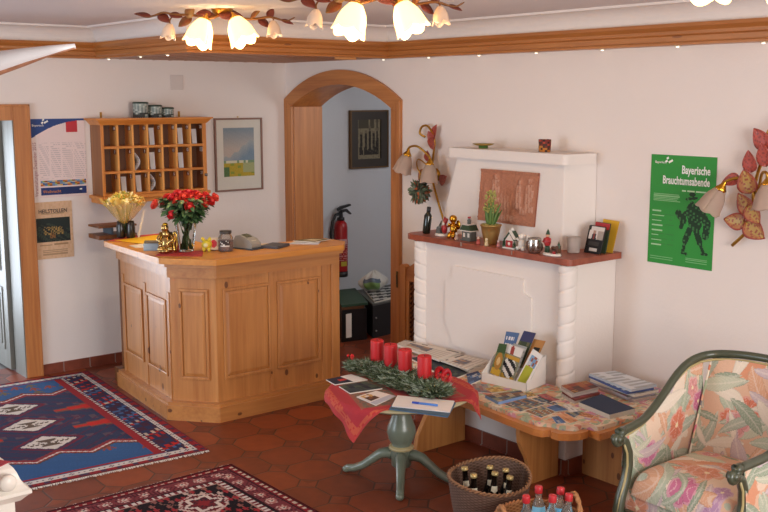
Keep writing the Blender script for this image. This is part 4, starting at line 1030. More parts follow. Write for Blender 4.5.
def ribbon(pts, w, nrm=(0, 0, 1)):
    b = MB(); vs = []
    for i, p in enumerate(pts):
        p = Vector(p); t = (Vector(pts[min(i+1, len(pts)-1)])-Vector(pts[max(i-1, 0)])).normalized(); s = t.cross(Vector(nrm)).normalized()*w/2
        vs += [p-s, p+s]
    b._add(vs, [(2*i, 2*i+1, 2*i+3, 2*i+2) for i in range(len(pts)-1)], 0, True); return b
c0 = Vector((-1.22, -3.30, TZ+0.065))
for sg in (-1, 1):
    pts = [c0+Vector((0.018*math.sin(2*PI*k/12)*0.8, sg*(-0.055*(1-math.cos(2*PI*k/12))/2), 0.030*math.sin(2*PI*k/12))) for k in range(13)]
    ribbon(pts, 0.030, (1, 0, 0.2)).build('loop', M_RIB, bw, True, solid=0.0015)
    pts = [c0+Vector((-0.02-0.05*k/5*0.6, sg*0.02-0.07*k/5, -0.006*k*1.6+0.004)) for k in range(6)]
    ribbon(pts, 0.024, (0.3, 0, 1)).build('tail', M_RIB, bw, True, solid=0.0015)
MB().ball(c0, (0.012, 0.014, 0.012)).build('knot', M_RIB, bw, True)
# ------------------------------------------------------------------ passage behind the arch
fe = thing('fire_extinguisher', 'red fire extinguisher hanging on the passage wall behind the arch', 'fire extinguisher', (0.575, 0.025, 0.42))
M_FRED = plain('extinguisher_red', '#a01418', 0.3, 0.04)
MB().lathe([(0.0, 0.045), (0.058, 0.045), (0.059, 0.06), (0.059, 0.44), (0.052, 0.475), (0.032, 0.498), (0.018, 0.505), (0.0, 0.505)], seg=28).build('cylinder', M_FRED, fe)
MB().lathe([(0.0, 0.0), (0.055, 0.0), (0.060, 0.006), (0.060, 0.05), (0.0, 0.05)], seg=28).build('foot_ring', M_BLACK, fe)
MB().lathe([(0.0, 0.50), (0.034, 0.50), (0.034, 0.525), (0.018, 0.53), (0.018, 0.58), (0.0, 0.58)], seg=18).build('valve', M_BLACK, fe)
b = MB(); b.prism([(-0.03, 0.585), (0.02, 0.605), (0.105, 0.625), (0.10, 0.64), (0.0, 0.625), (-0.035, 0.605)], -0.014, 0.014, 'y'); b.build('lever', M_BLACK, fe, bevel=0.003)
b = MB(); b.prism([(0.0, 0.565), (0.05, 0.578), (0.105, 0.545), (0.11, 0.555), (0.06, 0.60), (0.0, 0.59)], -0.012, 0.012, 'y'); b.build('carrying_handle', M_BLACK, fe, bevel=0.003)
MB().tube([(-0.01, -0.01, 0.56), (-0.07, -0.02, 0.555), (-0.105, -0.02, 0.50), (-0.115, -0.01, 0.40), (-0.10, 0.0, 0.20), (-0.085, 0.0, 0.10)], 0.013, 10).build('hose', M_BLACK, fe)
def f_ext(u, v):
    if v < 0.16: return lin('#b8a83a') if 0.3 < u < 0.8 else lin('#8f1518')
    if v > 0.80 and 0.2 < u < 0.85: return lin('#c9a0a0')
    if int(v*26) % 2 and hsh(int(u*9), int(v*26)) > 0.35: return lin('#c08080')
    return lin('#95161a')
b = MB(); b.grid(lambda u, v: (0.0602*math.cos(R_(200+115*u)), 0.0602*math.sin(R_(200+115*u)), 0.10+0.24*v), 24, 30, colfn=f_ext); b.build('label_print', M_COL, fe)
MB().box(-0.03, 0.03, 0.055, 0.068, 0.35, 0.42).build('wall_bracket', M_BLACK, fe)
wp = thing('framed_picture', 'dark framed picture of standing figures on the passage wall', 'picture', (0.93, 0.098, 1.36))
MFD = plain('dark_frame', '#332a22', 0.4)
frame_ring(MB(), 0.722, 1.152, 1.362, 1.877, 0.012, 0.066, 0.098).build('frame', plain('bronze_frame', '#6a4d2c', 0.4, metal=0.4), wp, True)
frame_ring(MB(), 0.733, 1.141, 1.373, 1.866, 0.072, 0.070, 0.098).build('mount', MFD, wp, True)
def f_dk(u, v):
    n = hsh(int(u*22), int(v*30))
    for cu, h in ((0.18, 0.62), (0.38, 0.66), (0.55, 0.78), (0.72, 0.64), (0.87, 0.7)):
        if abs(u-cu) < 0.075*(1.15-v) and 0.10 < v < h: return lin('#2c2722') if n > 0.2 else lin('#4a4238')
        if math.hypot(u-cu, (v-h-0.03)*1.4) < 0.05: return lin('#6e6250')
    if v > 0.78 and hsh(int(u*12), 2) > 0.5: return lin('#4b4436')
    return lin('#857a62') if n > 0.3 else lin('#746a55')
canvas(frame_on((0.805, 0.088, 1.445), (1,0,0), (0,0,1)), 0.264, 0.349, 30, 40, f_dk, 'print', M_COL, wp)
def qbox(q, z0, z1): 
    b = MB(); b.prism([tuple(p) for p in q], z0, z1); return b
q1 = [(0.14, -0.57), (0.36, -0.62), (0.66, -0.06), (0.45, -0.03)]
fc = thing('filing_box', 'black box with dark green top standing at left in the passage', 'box', (0.4, -0.3, 0))
qbox(q1, 0.0, 0.265).build('body', M_BLACK, fc, True, bevel=0.004)
qbox([(0.13, -0.58), (0.365, -0.632), (0.67, -0.055), (0.44, -0.02)], 0.295, 0.315).build('lid', plain('dark_green_board', '#2b4a38', 0.55), fc, True, bevel=0.003)
qbox([(0.16, -0.55), (0.35, -0.60), (0.64, -0.07), (0.46, -0.04)], 0.265, 0.295).build('paper_stack', plain('mixed_paper', '#9a6a4a', 0.8, 0.2, 60), fc, True)
b = MB(); b.cbox((0.185, -0.605, 0.14), (0.055, 0.004, 0.20)); b.build('white_card', M_PAPER, fc, True)
fc2 = thing('filing_box', 'black lidded box standing at right in the passage behind the arch', 'box', (0.75, -0.3, 0))
qbox([(0.42, -0.625), (0.85, -0.56), (1.15, -0.02), (0.70, -0.05)], 0.0, 0.275).build('body', plain('charcoal_box', '#25282b', 0.5), fc2, True, bevel=0.004)
qbox([(0.415, -0.632), (0.855, -0.565), (1.155, -0.015), (0.695, -0.045)], 0.277, 0.292).build('lid', plain('grey_lid', '#5e6260', 0.5), fc2, True, bevel=0.003)
for z in (0.17, 0.06): MB().ball((0.455, -0.625, z), 0.009, seg=8, rings=6).build('stud', plain('stud_grey', '#8a8c8e', 0.4), fc2, True)
quad_sheet('newspaper', 'striped black and white paper under the plastic bag in the passage', 'newspaper', [(0.74, -0.10), (1.06, -0.12), (0.80, -0.54), (0.46, -0.60)], 0.2925, 0.012, lambda u, v: lin('#c9cac6') if int(v*9+u*2) % 2 else lin('#24262a'))
def bagf(u, v):
    th = PI*v; a = 2*PI*u
    w = 1+0.10*math.sin(3*a+2*v)+0.07*math.sin(7*a+5*v)
    r = 0.155*math.sin(th)**0.7*w*(1.0-0.22*v)
    return (0.72+r*math.cos(a)*1.0, -0.26+r*math.sin(a)*0.62, 0.305+0.185*v+0.012*math.sin(5*a)*v)
def f_bag(u, v):
    if 0.52 < u < 0.74 and 0.18 < v < 0.52: return lin('#7ea464')
    if 0.50 < u < 0.78 and 0.52 < v < 0.72: return lin('#5b6b7e')
    return lin('#d3d2cc')
b = MB(); b.grid(bagf, 48, 28, colfn=f_bag)
o = b.build('plastic_bag', colmat('thin_plastic', 0.35)); tag(o, 'crumpled white plastic bag with green print on the passage box', 'bag')

# ------------------------------------------------------------------ wall posters and lamps on the fireplace wall
gp = thing('poster', 'green poster with white heading and dark walking figure', 'poster', (-0.003, -3.86, 1.08))
def f_green(u, v):
    base = lin('#35953f')
    def seg(x0, y0, x1, y1, w):
        dx, dy = x1-x0, (y1-y0)*1.45; px, py = u-x0, (v-y0)*1.45; L = dx*dx+dy*dy+1e-9
        t_ = max(0, min(1, (px*dx+py*dy)/L)); return math.hypot(px-t_*dx, py-t_*dy) < w
    dark = [(0.58, 0.615, 0.72, 0.63, 0.018), (0.64, 0.66, 0.68, 0.66, 0.028), (0.66, 0.58, 0.66, 0.58, 0.03), (0.68, 0.52, 0.72, 0.40, 0.10), (0.55, 0.47, 0.66, 0.53, 0.035), (0.55, 0.46, 0.51, 0.36, 0.03),
            (0.78, 0.55, 0.90, 0.40, 0.05), (0.90, 0.42, 0.88, 0.30, 0.05), (0.64, 0.34, 0.58, 0.24, 0.045), (0.58, 0.24, 0.555, 0.14, 0.024), (0.74, 0.34, 0.80, 0.24, 0.045), (0.80, 0.24, 0.86, 0.15, 0.024), (0.54, 0.125, 0.61, 0.12, 0.016), (0.84, 0.14, 0.91, 0.14, 0.016), (0.46, 0.48, 0.54, 0.42, 0.05)]
    for s in dark:
        if seg(*s): return lin('#1d3a22') if hsh(int(u*38), int(v*56)) > 0.26 else lin('#3a7240')
    if 0.05 < u < 0.40 and 0.16 < v < 0.52:
        k = (v-0.16)/0.045
        if 0.15 < (k % 1) < 0.40 and u < 0.16+0.1*hsh(int(k), 4): return lin('#a9d3a4')
        if 0.5 < (k % 1) < 0.62 and hsh(int(k), int(u*40)) > 0.3: return lin('#3d7f40')
    if 0.06 < u < 0.50 and 0.575 < v < 0.645 and int(v*130) % 2 and u < 0.40+0.1*hsh(int(v*130), 1): return lin('#8fc48c')
    if 0.04 < u < 0.40 and 0.035 < v < 0.075 and int(v*120) % 2: return lin('#7db67c')
    if 0.60 < u < 0.92 and 0.03 < v < 0.085 and int(v*110) % 2: return lin('#7db67c')
    if 0.50 < u < 0.92 and 0.683 < v < 0.693 and hsh(int(u*52), 9) > 0.25: return lin('#bfe0ba')
    return base
canvas(frame_on((-0.004, -3.662, 1.082), (0,-1,0), (0,0,1)), 0.414, 0.602, 100, 150, f_green, 'sheet', M_COL, gp)
lettering('Bayerische', 0.062, M_WINK, gp, ON_B(-4.040, 1.588, -0.0065), 'RIGHT', sx=0.66, bold=0.0013)
lettering('Brauchtumsabende', 0.062, M_WINK, gp, ON_B(-4.040, 1.528, -0.0065), 'RIGHT', sx=0.62, bold=0.0013)
lettering('mit Live-Musik, jeden Donnerstag', 0.015, M_WINK, gp, ON_B(-4.040, 1.500, -0.0065), 'RIGHT', sx=0.8) if False else None
lettering('Bayerisch', 0.019, M_WINK, gp, ON_B(-3.690, 1.637, -0.0065))
b = MB(); mm = frame_on((-0.0055, -3.765, 1.646), (0,-1,0), (0,0,1))
for (x, y) in ((0, 0.004), (0.016, 0.014), (0.016, -0.010), (0.030, -0.012)): b.cbox((x, y, 0), (0.014, 0.011, 0.001), M=mm @ Matrix.Rotation(0.6, 4, 'Z'))
b.build('emblem', M_WINK, gp, True)

M_FROST = NT('frosted_lamp_glass'); M_FROST = M_FROST.set(rough=0.5, color='#d3bdae', trans=0.5, spec=0.3, ior=1.05)
M_LRED = plain('lacquered_red_leaf', '#a84a3c', 0.4, 0.22, 60, metal=0.1)
def goldred():
    t = NT('gold_veined_red_leaf'); w_ = t.n('ShaderNodeTexWave'); w_.inputs['Scale'].default_value = 60; w_.inputs['Distortion'].default_value = 4.0; t.l(t.coords(rot=(0.4, 0.2, 0.5)), w_.inputs['Vector'])
    n_ = t.noise(t.coords(), 22, 3); f = t.math('ADD', t.math('MULTIPLY', w_.outputs['Fac'], 0.30), t.math('MULTIPLY', n_, 0.8))
    return t.set(rough=0.4, metal=0.3, color=t.ramp(f, [(0.42, '#a04a34'), (0.66, '#b08f48')]))
M_LGOLD = goldred()
def shade_mb(mb, top, axis, L=0.115, r0=0.026, r1=0.062, scal=6, amp=0.035, lip=0.045):
    """flower-bell glass: narrow at 'top', opening along 'axis', scalloped lip"""
    ax = Vector(axis).normalized(); q = ax.to_track_quat('Z', 'Y').to_matrix().to_4x4(); q.translation = Vector(top)
    def fn(u, v):
        a = 2*PI*u; prof = r0+(r1-r0)*(0.72*math.sin(PI/2*min(1, v*1.5))+0.28*v**4)
        rr = prof*(1+amp*v**3*math.cos(scal*a)); z = L*v+lip*L*v**4*abs(math.cos(scal*a/2))*1.6
        return (rr*math.cos(a), rr*math.sin(a), z)
    mb.grid(fn, 48, 16, M=q); mb.lathe([(0.0, 0), (r0, 0)], seg=24, M=q)
    return mb
def cup_mb(mb, top, axis, r=0.024, h=0.04):
    ax = Vector(axis).normalized(); q = ax.to_track_quat('Z', 'Y').to_matrix().to_4x4(); q.translation = Vector(top)-ax*h*0.75
    mb.lathe([(0.006, -0.012), (0.010, 0.0), (r, h*0.55), (r*1.25, h*0.8), (r*1.05, h)], seg=20, M=q, wob=lambda a, z: 1+0.12*math.cos(6*a)*(z > h*0.5)); return mb
M_LEAFC = colmat('painted_metal_leaf', 0.4, coat=0.2)
def sconce(name, label, leaves, stems, shades, plate, group=None):
    t_ = thing(name, label, 'wall lamp', (-0.001, plate[0], plate[1]), 0, group)
    MB().lathe([(0.0, 0.02), (0.03, 0.02), (0.045, 0.008), (0.048, 0.0)][::-1], seg=24, M=frame_on((-0.001, plate[0], plate[1]), (0,-1,0), (0,0,1))).build('wall_plate', M_BRASS, t_, True)
    for st, r in stems: MB().tube(sm(st), r, 8).build('stem', M_BRASS, t_, True)
    for (y, z, dy, dz, L, w_, gold, x) in leaves:
        def lc(a, b_, gold=gold, sd=y*7+z):
            vein = abs((b_*5-abs(a)*1.6) % 1-0.5) < 0.13 or abs(a) < 0.07
            edge = abs(a) > 0.72 or b_ > 0.9
            n_ = hsh(int(a*9+20), int(b_*11), sd)
            if gold: return lin('#a24535') if edge else (lin('#9a4a30') if vein else (lin('#b8944a') if abs(a) < 0.42 else lin('#b07442')))
            return lin('#8a3a30') if vein else lin('#b04a3c')
        b = MB(); heart_leaf(b, (x, y, z), (-0.25, dy, dz), (-1, 0, 0.1), L, w_*1.08, lc)
        b.build('leaf', M_LEAFC, t_, True, solid=0.002)
    for top, ax in shades:
        s = shade_mb(MB(), top, ax, 0.122, 0.024, 0.066).build('lamp_shade', M_FROST, t_, True, solid=0.003)
        cup_mb(MB(), top, ax).build('cup', M_GOLD, t_, True)
    return t_
sconce('wall_lamp', 'brass wall lamp with red leaves and two glass bells beside the arch',
    [(-1.86, 1.72, -0.7, 1.0, 0.11, 0.06, 0, -0.03), (-1.885, 1.70, 0.5, 0.9, 0.075, 0.06, 0, -0.045), (-1.875, 1.655, -0.35, 0.6, 0.085, 0.085, 0, -0.05), (-1.86, 1.56, -0.1, 0.7, 0.075, 0.075, 0, -0.06), (-1.95, 1.42, -0.9, 0.5, 0.09, 0.07, 0, -0.03), (-1.79, 1.49, 0.3, -0.7, 0.075, 0.05, 1, -0.05)],
    [([(-0.03, -1.79, 1.72), (-0.05, -1.755, 1.745), (-0.05, -1.775, 1.79), (-0.045, -1.83, 1.797), (-0.04, -1.88, 1.74), (-0.035, -1.892, 1.68), (-0.03, -1.872, 1.58), (-0.03, -1.86, 1.46), (-0.03, -1.92, 1.30), (-0.03, -1.99, 1.15)], 0.008),
     ([(-0.02, -1.88, 1.47), (-0.07, -1.885, 1.58), (-0.11, -1.81, 1.655), (-0.12, -1.74, 1.655), (-0.125, -1.71, 1.63)], 0.008), ([(-0.03, -1.88, 1.46), (-0.09, -1.88, 1.53), (-0.10, -1.80, 1.57), (-0.08, -1.76, 1.52), (-0.06, -1.79, 1.45)], 0.005),
     ([(-0.02, -1.87, 1.46), (-0.10, -1.92, 1.56), (-0.13, -1.945, 1.60), (-0.135, -1.955, 1.58)], 0.008)],
    [((-0.13, -1.715, 1.598), (-0.1, 0.38, -1)), ((-0.135, -1.958, 1.545), (-0.1, -0.04, -1))], (-1.87, 1.46))
o = MB(); rnd = random.Random(3)
for k in range(420):
    a = rnd.random()*2*PI; r = 0.07*rnd.random()**0.5; d = Vector((rnd.uniform(-.6, .1), math.cos(a)*0.8, math.sin(a)*0.9-0.25)).normalized(); r *= 0.9
    col = lin(['#5e6b52', '#46523e', '#6f7460', '#57503f', '#4c5a48'][rnd.randrange(5)] if k % 9 else '#b0582e')
    o.leaf((-0.175+rnd.uniform(-.03, .03), -1.905+math.cos(a)*r, 1.36+math.sin(a)*r*0.85), d, (-1, 0.2, 0.3), rnd.uniform(0.025, 0.045), 0.020, n=3, col=col)
o.tube([(-0.175, -1.90, 1.44), (-0.175, -1.90, 1.36), (-0.172, -1.89, 1.27)], 0.006, 6)
for i in range(len(o.fc)):
    if o.fc[i] is None: o.fc[i] = lin('#8a7a5c')
dw = o.build('dried_flower_posy', colmat('dried_posy', 0.9)); tag(dw, 'grey-green dried posy hanging under the wall lamp beside the arch', 'posy')
o = MB(); rnd = random.Random(4)
for k in range(160):
    o.leaf((-0.03+rnd.uniform(-.02, 0), -1.998+rnd.uniform(-.022, .022), 1.16-0.07*rnd.random()), (rnd.uniform(-.6, 0), rnd.uniform(-.5, .5), -1), (-1, 0.1, 0), rnd.uniform(0.03, 0.06), 0.008, n=3, col=lin(['#6f6a58', '#57523f', '#8a7d68'][k % 3]))
tag(o.build('dried_sprig', colmat('dried_sprig', 0.9)), 'small dried sprig at the lamp stem end above the mantel', 'posy')
sconce('wall_lamp', 'wall lamp with gold-red leaves and glass bells at right edge',
    [(-4.38, 1.75, 0.55, 0.8, 0.115, 0.085, 0, -0.05), (-4.385, 1.665, 0.15, 0.9, 0.11, 0.075, 0, -0.06), (-4.30, 1.63, 0.1, 1.0, 0.105, 0.075, 0, -0.05), (-4.255, 1.595, 0.7, -0.3, 0.09, 0.06, 0, -0.09), (-4.33, 1.53, 0.25, 1.0, 0.115, 0.105, 1, -0.10),
     (-4.315, 1.42, 0.55, 0.85, 0.115, 0.085, 1, -0.06), (-4.31, 1.45, -0.65, -0.6, 0.115, 0.09, 1, -0.07), (-4.275, 1.365, 1.0, 0.1, 0.105, 0.085, 1, -0.05), (-4.30, 1.365, -0.9, -0.5, 0.135, 0.105, 1, -0.06), (-4.44, 1.46, -0.5, 0.8, 0.1, 0.08, 1, -0.05)],
    [([(-0.03, -4.205, 1.237), (-0.035, -4.28, 1.312), (-0.035, -4.305, 1.37), (-0.03, -4.311, 1.457), (-0.03, -4.311, 1.533), (-0.03, -4.328, 1.624), (-0.04, -4.361, 1.711), (-0.05, -4.38, 1.82), (-0.04, -4.44, 1.90)], 0.009),
     ([(-0.02, -4.33, 1.50), (-0.08, -4.33, 1.57), (-0.11, -4.27, 1.594), (-0.13, -4.215, 1.575), (-0.14, -4.20, 1.555)], 0.008), ([(-0.03, -4.31, 1.37), (-0.045, -4.28, 1.40), (-0.05, -4.26, 1.375)], 0.004), ([(-0.02, -4.33, 1.52), (-0.10, -4.39, 1.62), (-0.14, -4.44, 1.63), (-0.14, -4.445, 1.60)], 0.008)],
    [((-0.14, -4.193, 1.535), (-0.15, 0.55, -1)), ((-0.14, -4.447, 1.575), (-0.1, -0.05, -1))], (-4.345, 1.50))

# ------------------------------------------------------------------ ceiling lamps and spots
def lit_glass():
    t = NT('lit_tulip_glass'); g = t.n('ShaderNodeTexCoord'); sp = t.n('ShaderNodeSeparateXYZ'); t.l(g.outputs['Generated'], sp.inputs[0])
    lw = t.n('ShaderNodeLayerWeight'); lw.inputs[0].default_value = 0.35
    t.set(rough=0.5, color='#ffe2b0', emit='#ffcf80', estr=2.3)
    return t.m
M_LIT = lit_glass()
M_BULB = plain('lamp_bulb', '#fff0c8', 0.4, 0.0, emit='#ffe0a0', estr=14)
M_BUD = plain('pale_glass_bud', '#e9cdb4', 0.5, 0.03)
M_LDK = plain('dark_red_leaf', '#7c3626', 0.45, 0.2, 30)
def chandelier(label, loc, rz, spread):
    cl = thing('ceiling_lamp', label, 'ceiling lamp', loc, rz, 'leafy ceiling lamps')
    MB().lathe([(0.0, -0.035), (0.03, -0.035), (0.055, -0.02), (0.062, 0.0)], seg=28).build('ceiling_plate', M_BRASS, cl)
    def stemmy(pts, r): MB().tube(sm(pts, 4), r if not isinstance(r, list) else [r[min(len(r)-1, i//4)] for i in range(4*(len(pts)-1)+1)], 8).build('branch', plain('bronze_branch', '#8a5a30', 0.4, metal=0.4), cl)
    stemmy([(0, 0, -0.03), (-0.06, -0.02, -0.045), (-0.16, 0.0, -0.035), (-0.27, -0.01, -0.03), (-0.33, 0.0, -0.02), (-0.38, 0.0, -0.035), (-0.43, 0.0, -0.045), (-0.48, 0.0, -0.028)], [0.008, 0.008, 0.007, 0.006, 0.006, 0.005, 0.004, 0.002])
    stemmy([(0, 0, -0.03), (0.08, -0.01, -0.05), (0.18, 0.0, -0.055), (0.27, -0.01, -0.045), (0.33, 0.0, -0.06), (0.37, 0.0, -0.065), (0.41, 0.0, -0.045)], [0.008, 0.008, 0.007, 0.006, 0.005, 0.004, 0.002])
    stemmy([(-0.27, 0, -0.03), (-0.29, -0.02, -0.06), (-0.29, -0.03, -0.085)], 0.004); stemmy([(0.27, 0, -0.045), (0.29, -0.02, -0.055), (0.29, -0.03, -0.07)], 0.004)
    stemmy([(0, 0, -0.03), (-spread*0.5, -0.05, -0.05), (-spread, -0.08, -0.065)], 0.007); stemmy([(0, 0, -0.03), (spread*0.5, -0.05, -0.05), (spread, -0.08, -0.058)], 0.007)
    for (x, y, z, dx, dy, dz, L, w_, k) in ((-0.40, 0, -0.04, -1, 0, 0.25, 0.10, 0.035, 0), (-0.36, 0, -0.03, 0.6, -.3, -.35, 0.085, 0.06, 0), (-0.30, 0, -0.03, 1, -.2, -.1, 0.08, 0.05, 0), (-0.20, 0, -0.05, 0.6, -.3, 1, 0.08, 0.075, 1), (-0.17, 0, -0.05, -.8, -.2, -.4, 0.09, 0.07, 1), (-0.05, -0.03, -0.03, -.8, -.3, 0.1, 0.09, 0.06, 0), (-0.01, -0.05, -0.03, 0.9, -.3, -.2, 0.10, 0.065, 0), (0.02, 0.05, -0.02, 0.7, .4, 0, 0.10, 0.06, 0), (-0.04, 0.05, -0.03, -.7, .4, 0, 0.10, 0.06, 0), (0.06, -0.02, -0.05, 0.9, -.1, -.2, 0.085, 0.06, 0), (0.20, 0, -0.055, 0.9, 0, -.5, 0.08, 0.055, 0), (0.16, 0, -0.05, 0.5, -.3, 0.4, 0.07, 0.05, 1), (0.33, 0, -0.06, 0.9, 0, -.2, 0.075, 0.03, 0), (0.26, 0, -0.05, 0.4, 0, 0.8, 0.06, 0.05, 0)):
        b = MB(); b.leaf((x, y, z), (dx, dy, dz), (0, -0.7, 0.7), L, w_, curl=0.15, n=7); b.build('leaf', M_LGOLD if k else M_LDK, cl, solid=0.002)
    for top, ax in (((-spread, -0.085, -0.070), (-0.30, -0.30, -1)), ((spread, -0.085, -0.062), (0.45, -0.25, -1))):
        top = Vector(top); ax = Vector(ax).normalized()
        s = shade_mb(MB(), top, ax, L=0.125, r0=0.034, r1=0.080, scal=6, amp=0.05, lip=0.10).build('glass_flower', M_LIT, cl, solid=0.003)
        bl = MB().ball(top+ax*0.065, (0.020, 0.020, 0.027)).build('bulb', M_BULB, cl)
        cup_mb(MB(), top, ax, 0.026).build('cup', M_BRASS, cl)
    for top, ax in (((-0.29, -0.03, -0.085), (-0.15, -0.15, -1)), ((0.29, -0.03, -0.07), (0.1, -0.2, -1))):
        shade_mb(MB(), top, ax, L=0.070, r0=0.014, r1=0.042, scal=5, amp=0.10, lip=0.15).build('glass_bud', M_BUD, cl, solid=0.002)
    return cl
chandelier('leafy ceiling lamp with lit glass flowers over the reception side', (-1.725, -1.983, CZ), R_(-38.84), 0.085)
chandelier('leafy ceiling lamp with lit glass flowers at the top centre', (-1.628, -3.272, CZ), R_(-36), 0.105)
chandelier('leafy ceiling lamp at top right, only glass rims showing', (-2.02, -5.39, CZ), R_(-32), 0.085)
def point(loc, power, col, r=0.05):
    d = bpy.data.lights.new('lamp_light', 'POINT'); d.energy = power; d.color = col; d.shadow_soft_size = r
    o = bpy.data.objects.new('lamp_light', d); COL.objects.link(o); o.location = loc
for (x, y) in ((-1.76, -2.05), (-1.66, -3.34), (-2.05, -5.44)):
    for sx in (-0.13, 0.14): point((x+sx*0.779, y-sx*0.627, CZ-0.235), 3.2, (1.0, 0.72, 0.42), 0.05)
for (x, y) in ((-1.725, -2.02), (-1.628, -3.31), (-2.05, -5.42)): point((x-0.05, y-0.06, CZ-0.13), 1.3, (1.0, 0.70, 0.38), 0.03)
# small spots in the cornice underside
M_SPOT = plain('spot_lens', '#fff4e0', 0.3, 0.0, emit='#fff2dc', estr=2.2)
M_CHR = plain('spot_rim', '#c9b79a', 0.3, metal=0.8)
spots = [(-1.62, -0.20), (-1.64, -0.75), (-1.62, -1.10)] + [(-0.045, y) for y in (-1.345, -1.835, -2.327, -2.821, -3.326, -3.829, -4.326)]
SL = ['spotlight in the soffit nearest the left wall', 'spotlight second from the left wall in the soffit edge', 'spotlight at the front corner of the reception soffit'] + ['cornice spotlight above the arch right side', 'cornice spotlight above the wall lamp by the arch', 'cornice spotlight above the left half of the fireplace', 'cornice spotlight above the right half of the fireplace', 'cornice spotlight between fireplace and green poster', 'cornice spotlight above the green poster', 'cornice spotlight above the right wall lamp']
sp0 = None
for (x, y), lab in zip(spots, SL):
    if sp0 is None:
        sp0 = thing('spotlight', lab, 'spotlight', (x, y, ZB), 0, 'small spotlights under the wooden cornice')
        MB().lathe([(0.020, 0.001), (0.022, -0.003), (0.015, -0.006), (0.013, 0.0)], seg=20, cap=False).build('rim', M_CHR, sp0)
        MB().ball((0, 0, -0.004), (0.010, 0.010, 0.007)).build('lens', M_SPOT, sp0)
    else: dup(sp0, (x, y, ZB), 0, lab)
def spot(loc, tgt, power, ang=70, col=(1.0, 0.80, 0.56)):
    d = bpy.data.lights.new('spot_light', 'SPOT'); d.energy = power; d.color = col; d.spot_size = R_(ang); d.spot_blend = 0.6; d.shadow_soft_size = 0.02
    o = bpy.data.objects.new('spot_light', d); COL.objects.link(o); o.location = loc; o.rotation_euler = (Vector(tgt)-Vector(loc)).to_track_quat('-Z', 'Y').to_euler()
for (x, y, p_) in ((-1.64, -0.75, 20), (-1.62, -1.10, 18)): spot((x, y, ZB-0.02), (x, y-0.02, 0), p_, 75)
spot((-0.9, -1.30, ZB-0.03), (-0.9, -1.35, 0), 18, 110)
o = MB().box(-0.52, -0.36, -1.44, -1.40, ZB-0.016, ZB-0.001).build('soffit_batten', M_PINEX, None, bevel=0.002); tag(o, 'short pale batten under the cornice near the room corner', 'batten')
# ------------------------------------------------------------------ things on the mantel
MZ = 1.1135
t = NT('dark_bottle_glass'); M_DGL = t.set(rough=0.12, color='#12180f', spec=0.6)
bt = thing('slim_bottle', 'slim black bottle standing tilted at the mantel left end', 'bottle', (-0.35, -2.17, MZ)); 
mm = Matrix.Translation((-0.35, -2.17, MZ+0.002)) @ Matrix.Rotation(R_(9), 4, 'X') @ Matrix.Diagonal((1.15, 1.15, 0.95, 1))
MB().lathe([(0.0, 0), (0.021, 0), (0.022, 0.01), (0.022, 0.125), (0.012, 0.145), (0.010, 0.15)], seg=18, M=mm).build('body', M_DGL, bt, True)
MB().lathe([(0.0105, 0.148), (0.012, 0.15), (0.012, 0.185), (0.0, 0.187)], seg=14, M=mm).build('cap', M_BLACK, bt, True)
def fig(name, label, cat, x, y, parts, rot=0, group=None):
    t_ = thing(name, label, cat, (x, y, MZ), rot, group)
    for nm, mat, fn in parts:
        b = MB(M=Matrix.Diagonal((1.15, 1.15, 1.15, 1))); fn(b); b.build(nm, mat, t_)
    return t_
P = lambda n, c, r=0.5: plain(n, c, r)
M_SNOW, M_CRED, M_CGRN, M_SKIN, M_TINY = P('glazed_white', '#e2dcd4', 0.3), P('glazed_red', '#a8282c', 0.3), P('glazed_green', '#2f4a34', 0.3), P('glazed_skin', '#d9a585', 0.4), P('glazed_brown', '#5a3a28', 0.4)
M_GREYC = P('glazed_grey', '#5f625e', 0.4)
fig('santa_group', 'small red Santa with sleigh on white oval base at mantel left', 'figurine', -0.35, -2.32, [
    ('base', M_SNOW, lambda b: b.lathe([(0, 0), (0.045, 0), (0.047, 0.006), (0.042, 0.013), (0, 0.014)], seg=24, sx=0.65)),
    ('body', M_CRED, lambda b: (b.ball((0, -0.024, 0.043), (0.016, 0.018, 0.030)), b.tube([(0, -0.03, 0.07), (0, -0.04, 0.10)], [0.008, 0.011], 8))),
    ('hat', M_CRED, lambda b: b.lathe([(0.012, 0.085), (0.007, 0.10), (0.001, 0.112)], c=(0, -0.026, 0), seg=12)),
    ('head', M_SKIN, lambda b: b.ball((0, -0.024, 0.078), 0.011)),
    ('beard', M_SNOW, lambda b: b.ball((-0.007, -0.024, 0.070), (0.007, 0.010, 0.010))),
    ('sleigh', M_GREYC, lambda b: (b.box(-0.014, 0.014, 0.0, 0.032, 0.014, 0.036), b.ball((0, 0.012, 0.045), (0.012, 0.012, 0.016)), b.ball((0, 0.030, 0.036), (0.010, 0.009, 0.015))))])
fig('gold_cherub', 'gold winged cherub figurine on the mantel left of the lantern house', 'figurine', -0.37, -2.455, [
    ('body', M_GOLD, lambda b: (b.ball((0, 0, 0.052), (0.022, 0.022, 0.035)), b.ball((-0.004, 0, 0.108), 0.022), b.tube([(0, 0.012, 0.03), (-0.02, 0.014, 0.02), (-0.028, 0.012, 0.002)], [0.014, 0.011, 0.009], 8), b.tube([(0, -0.012, 0.03), (-0.016, -0.014, 0.018), (-0.022, -0.012, 0.002)], [0.014, 0.011, 0.009], 8), b.tube([(0, 0.018, 0.075), (-0.016, 0.028, 0.065), (-0.02, 0.014, 0.082)], [0.008, 0.007, 0.006], 8), b.tube([(0, -0.018, 0.075), (-0.012, -0.028, 0.06), (-0.02, -0.014, 0.075)], [0.008, 0.007, 0.006], 8))),
    ('wing', M_GOLD, lambda b: b.ball((0.016, 0.020, 0.075), (0.005, 0.018, 0.026))), ('wing', M_GOLD, lambda b: b.ball((0.016, -0.020, 0.075), (0.005, 0.018, 0.026)))])
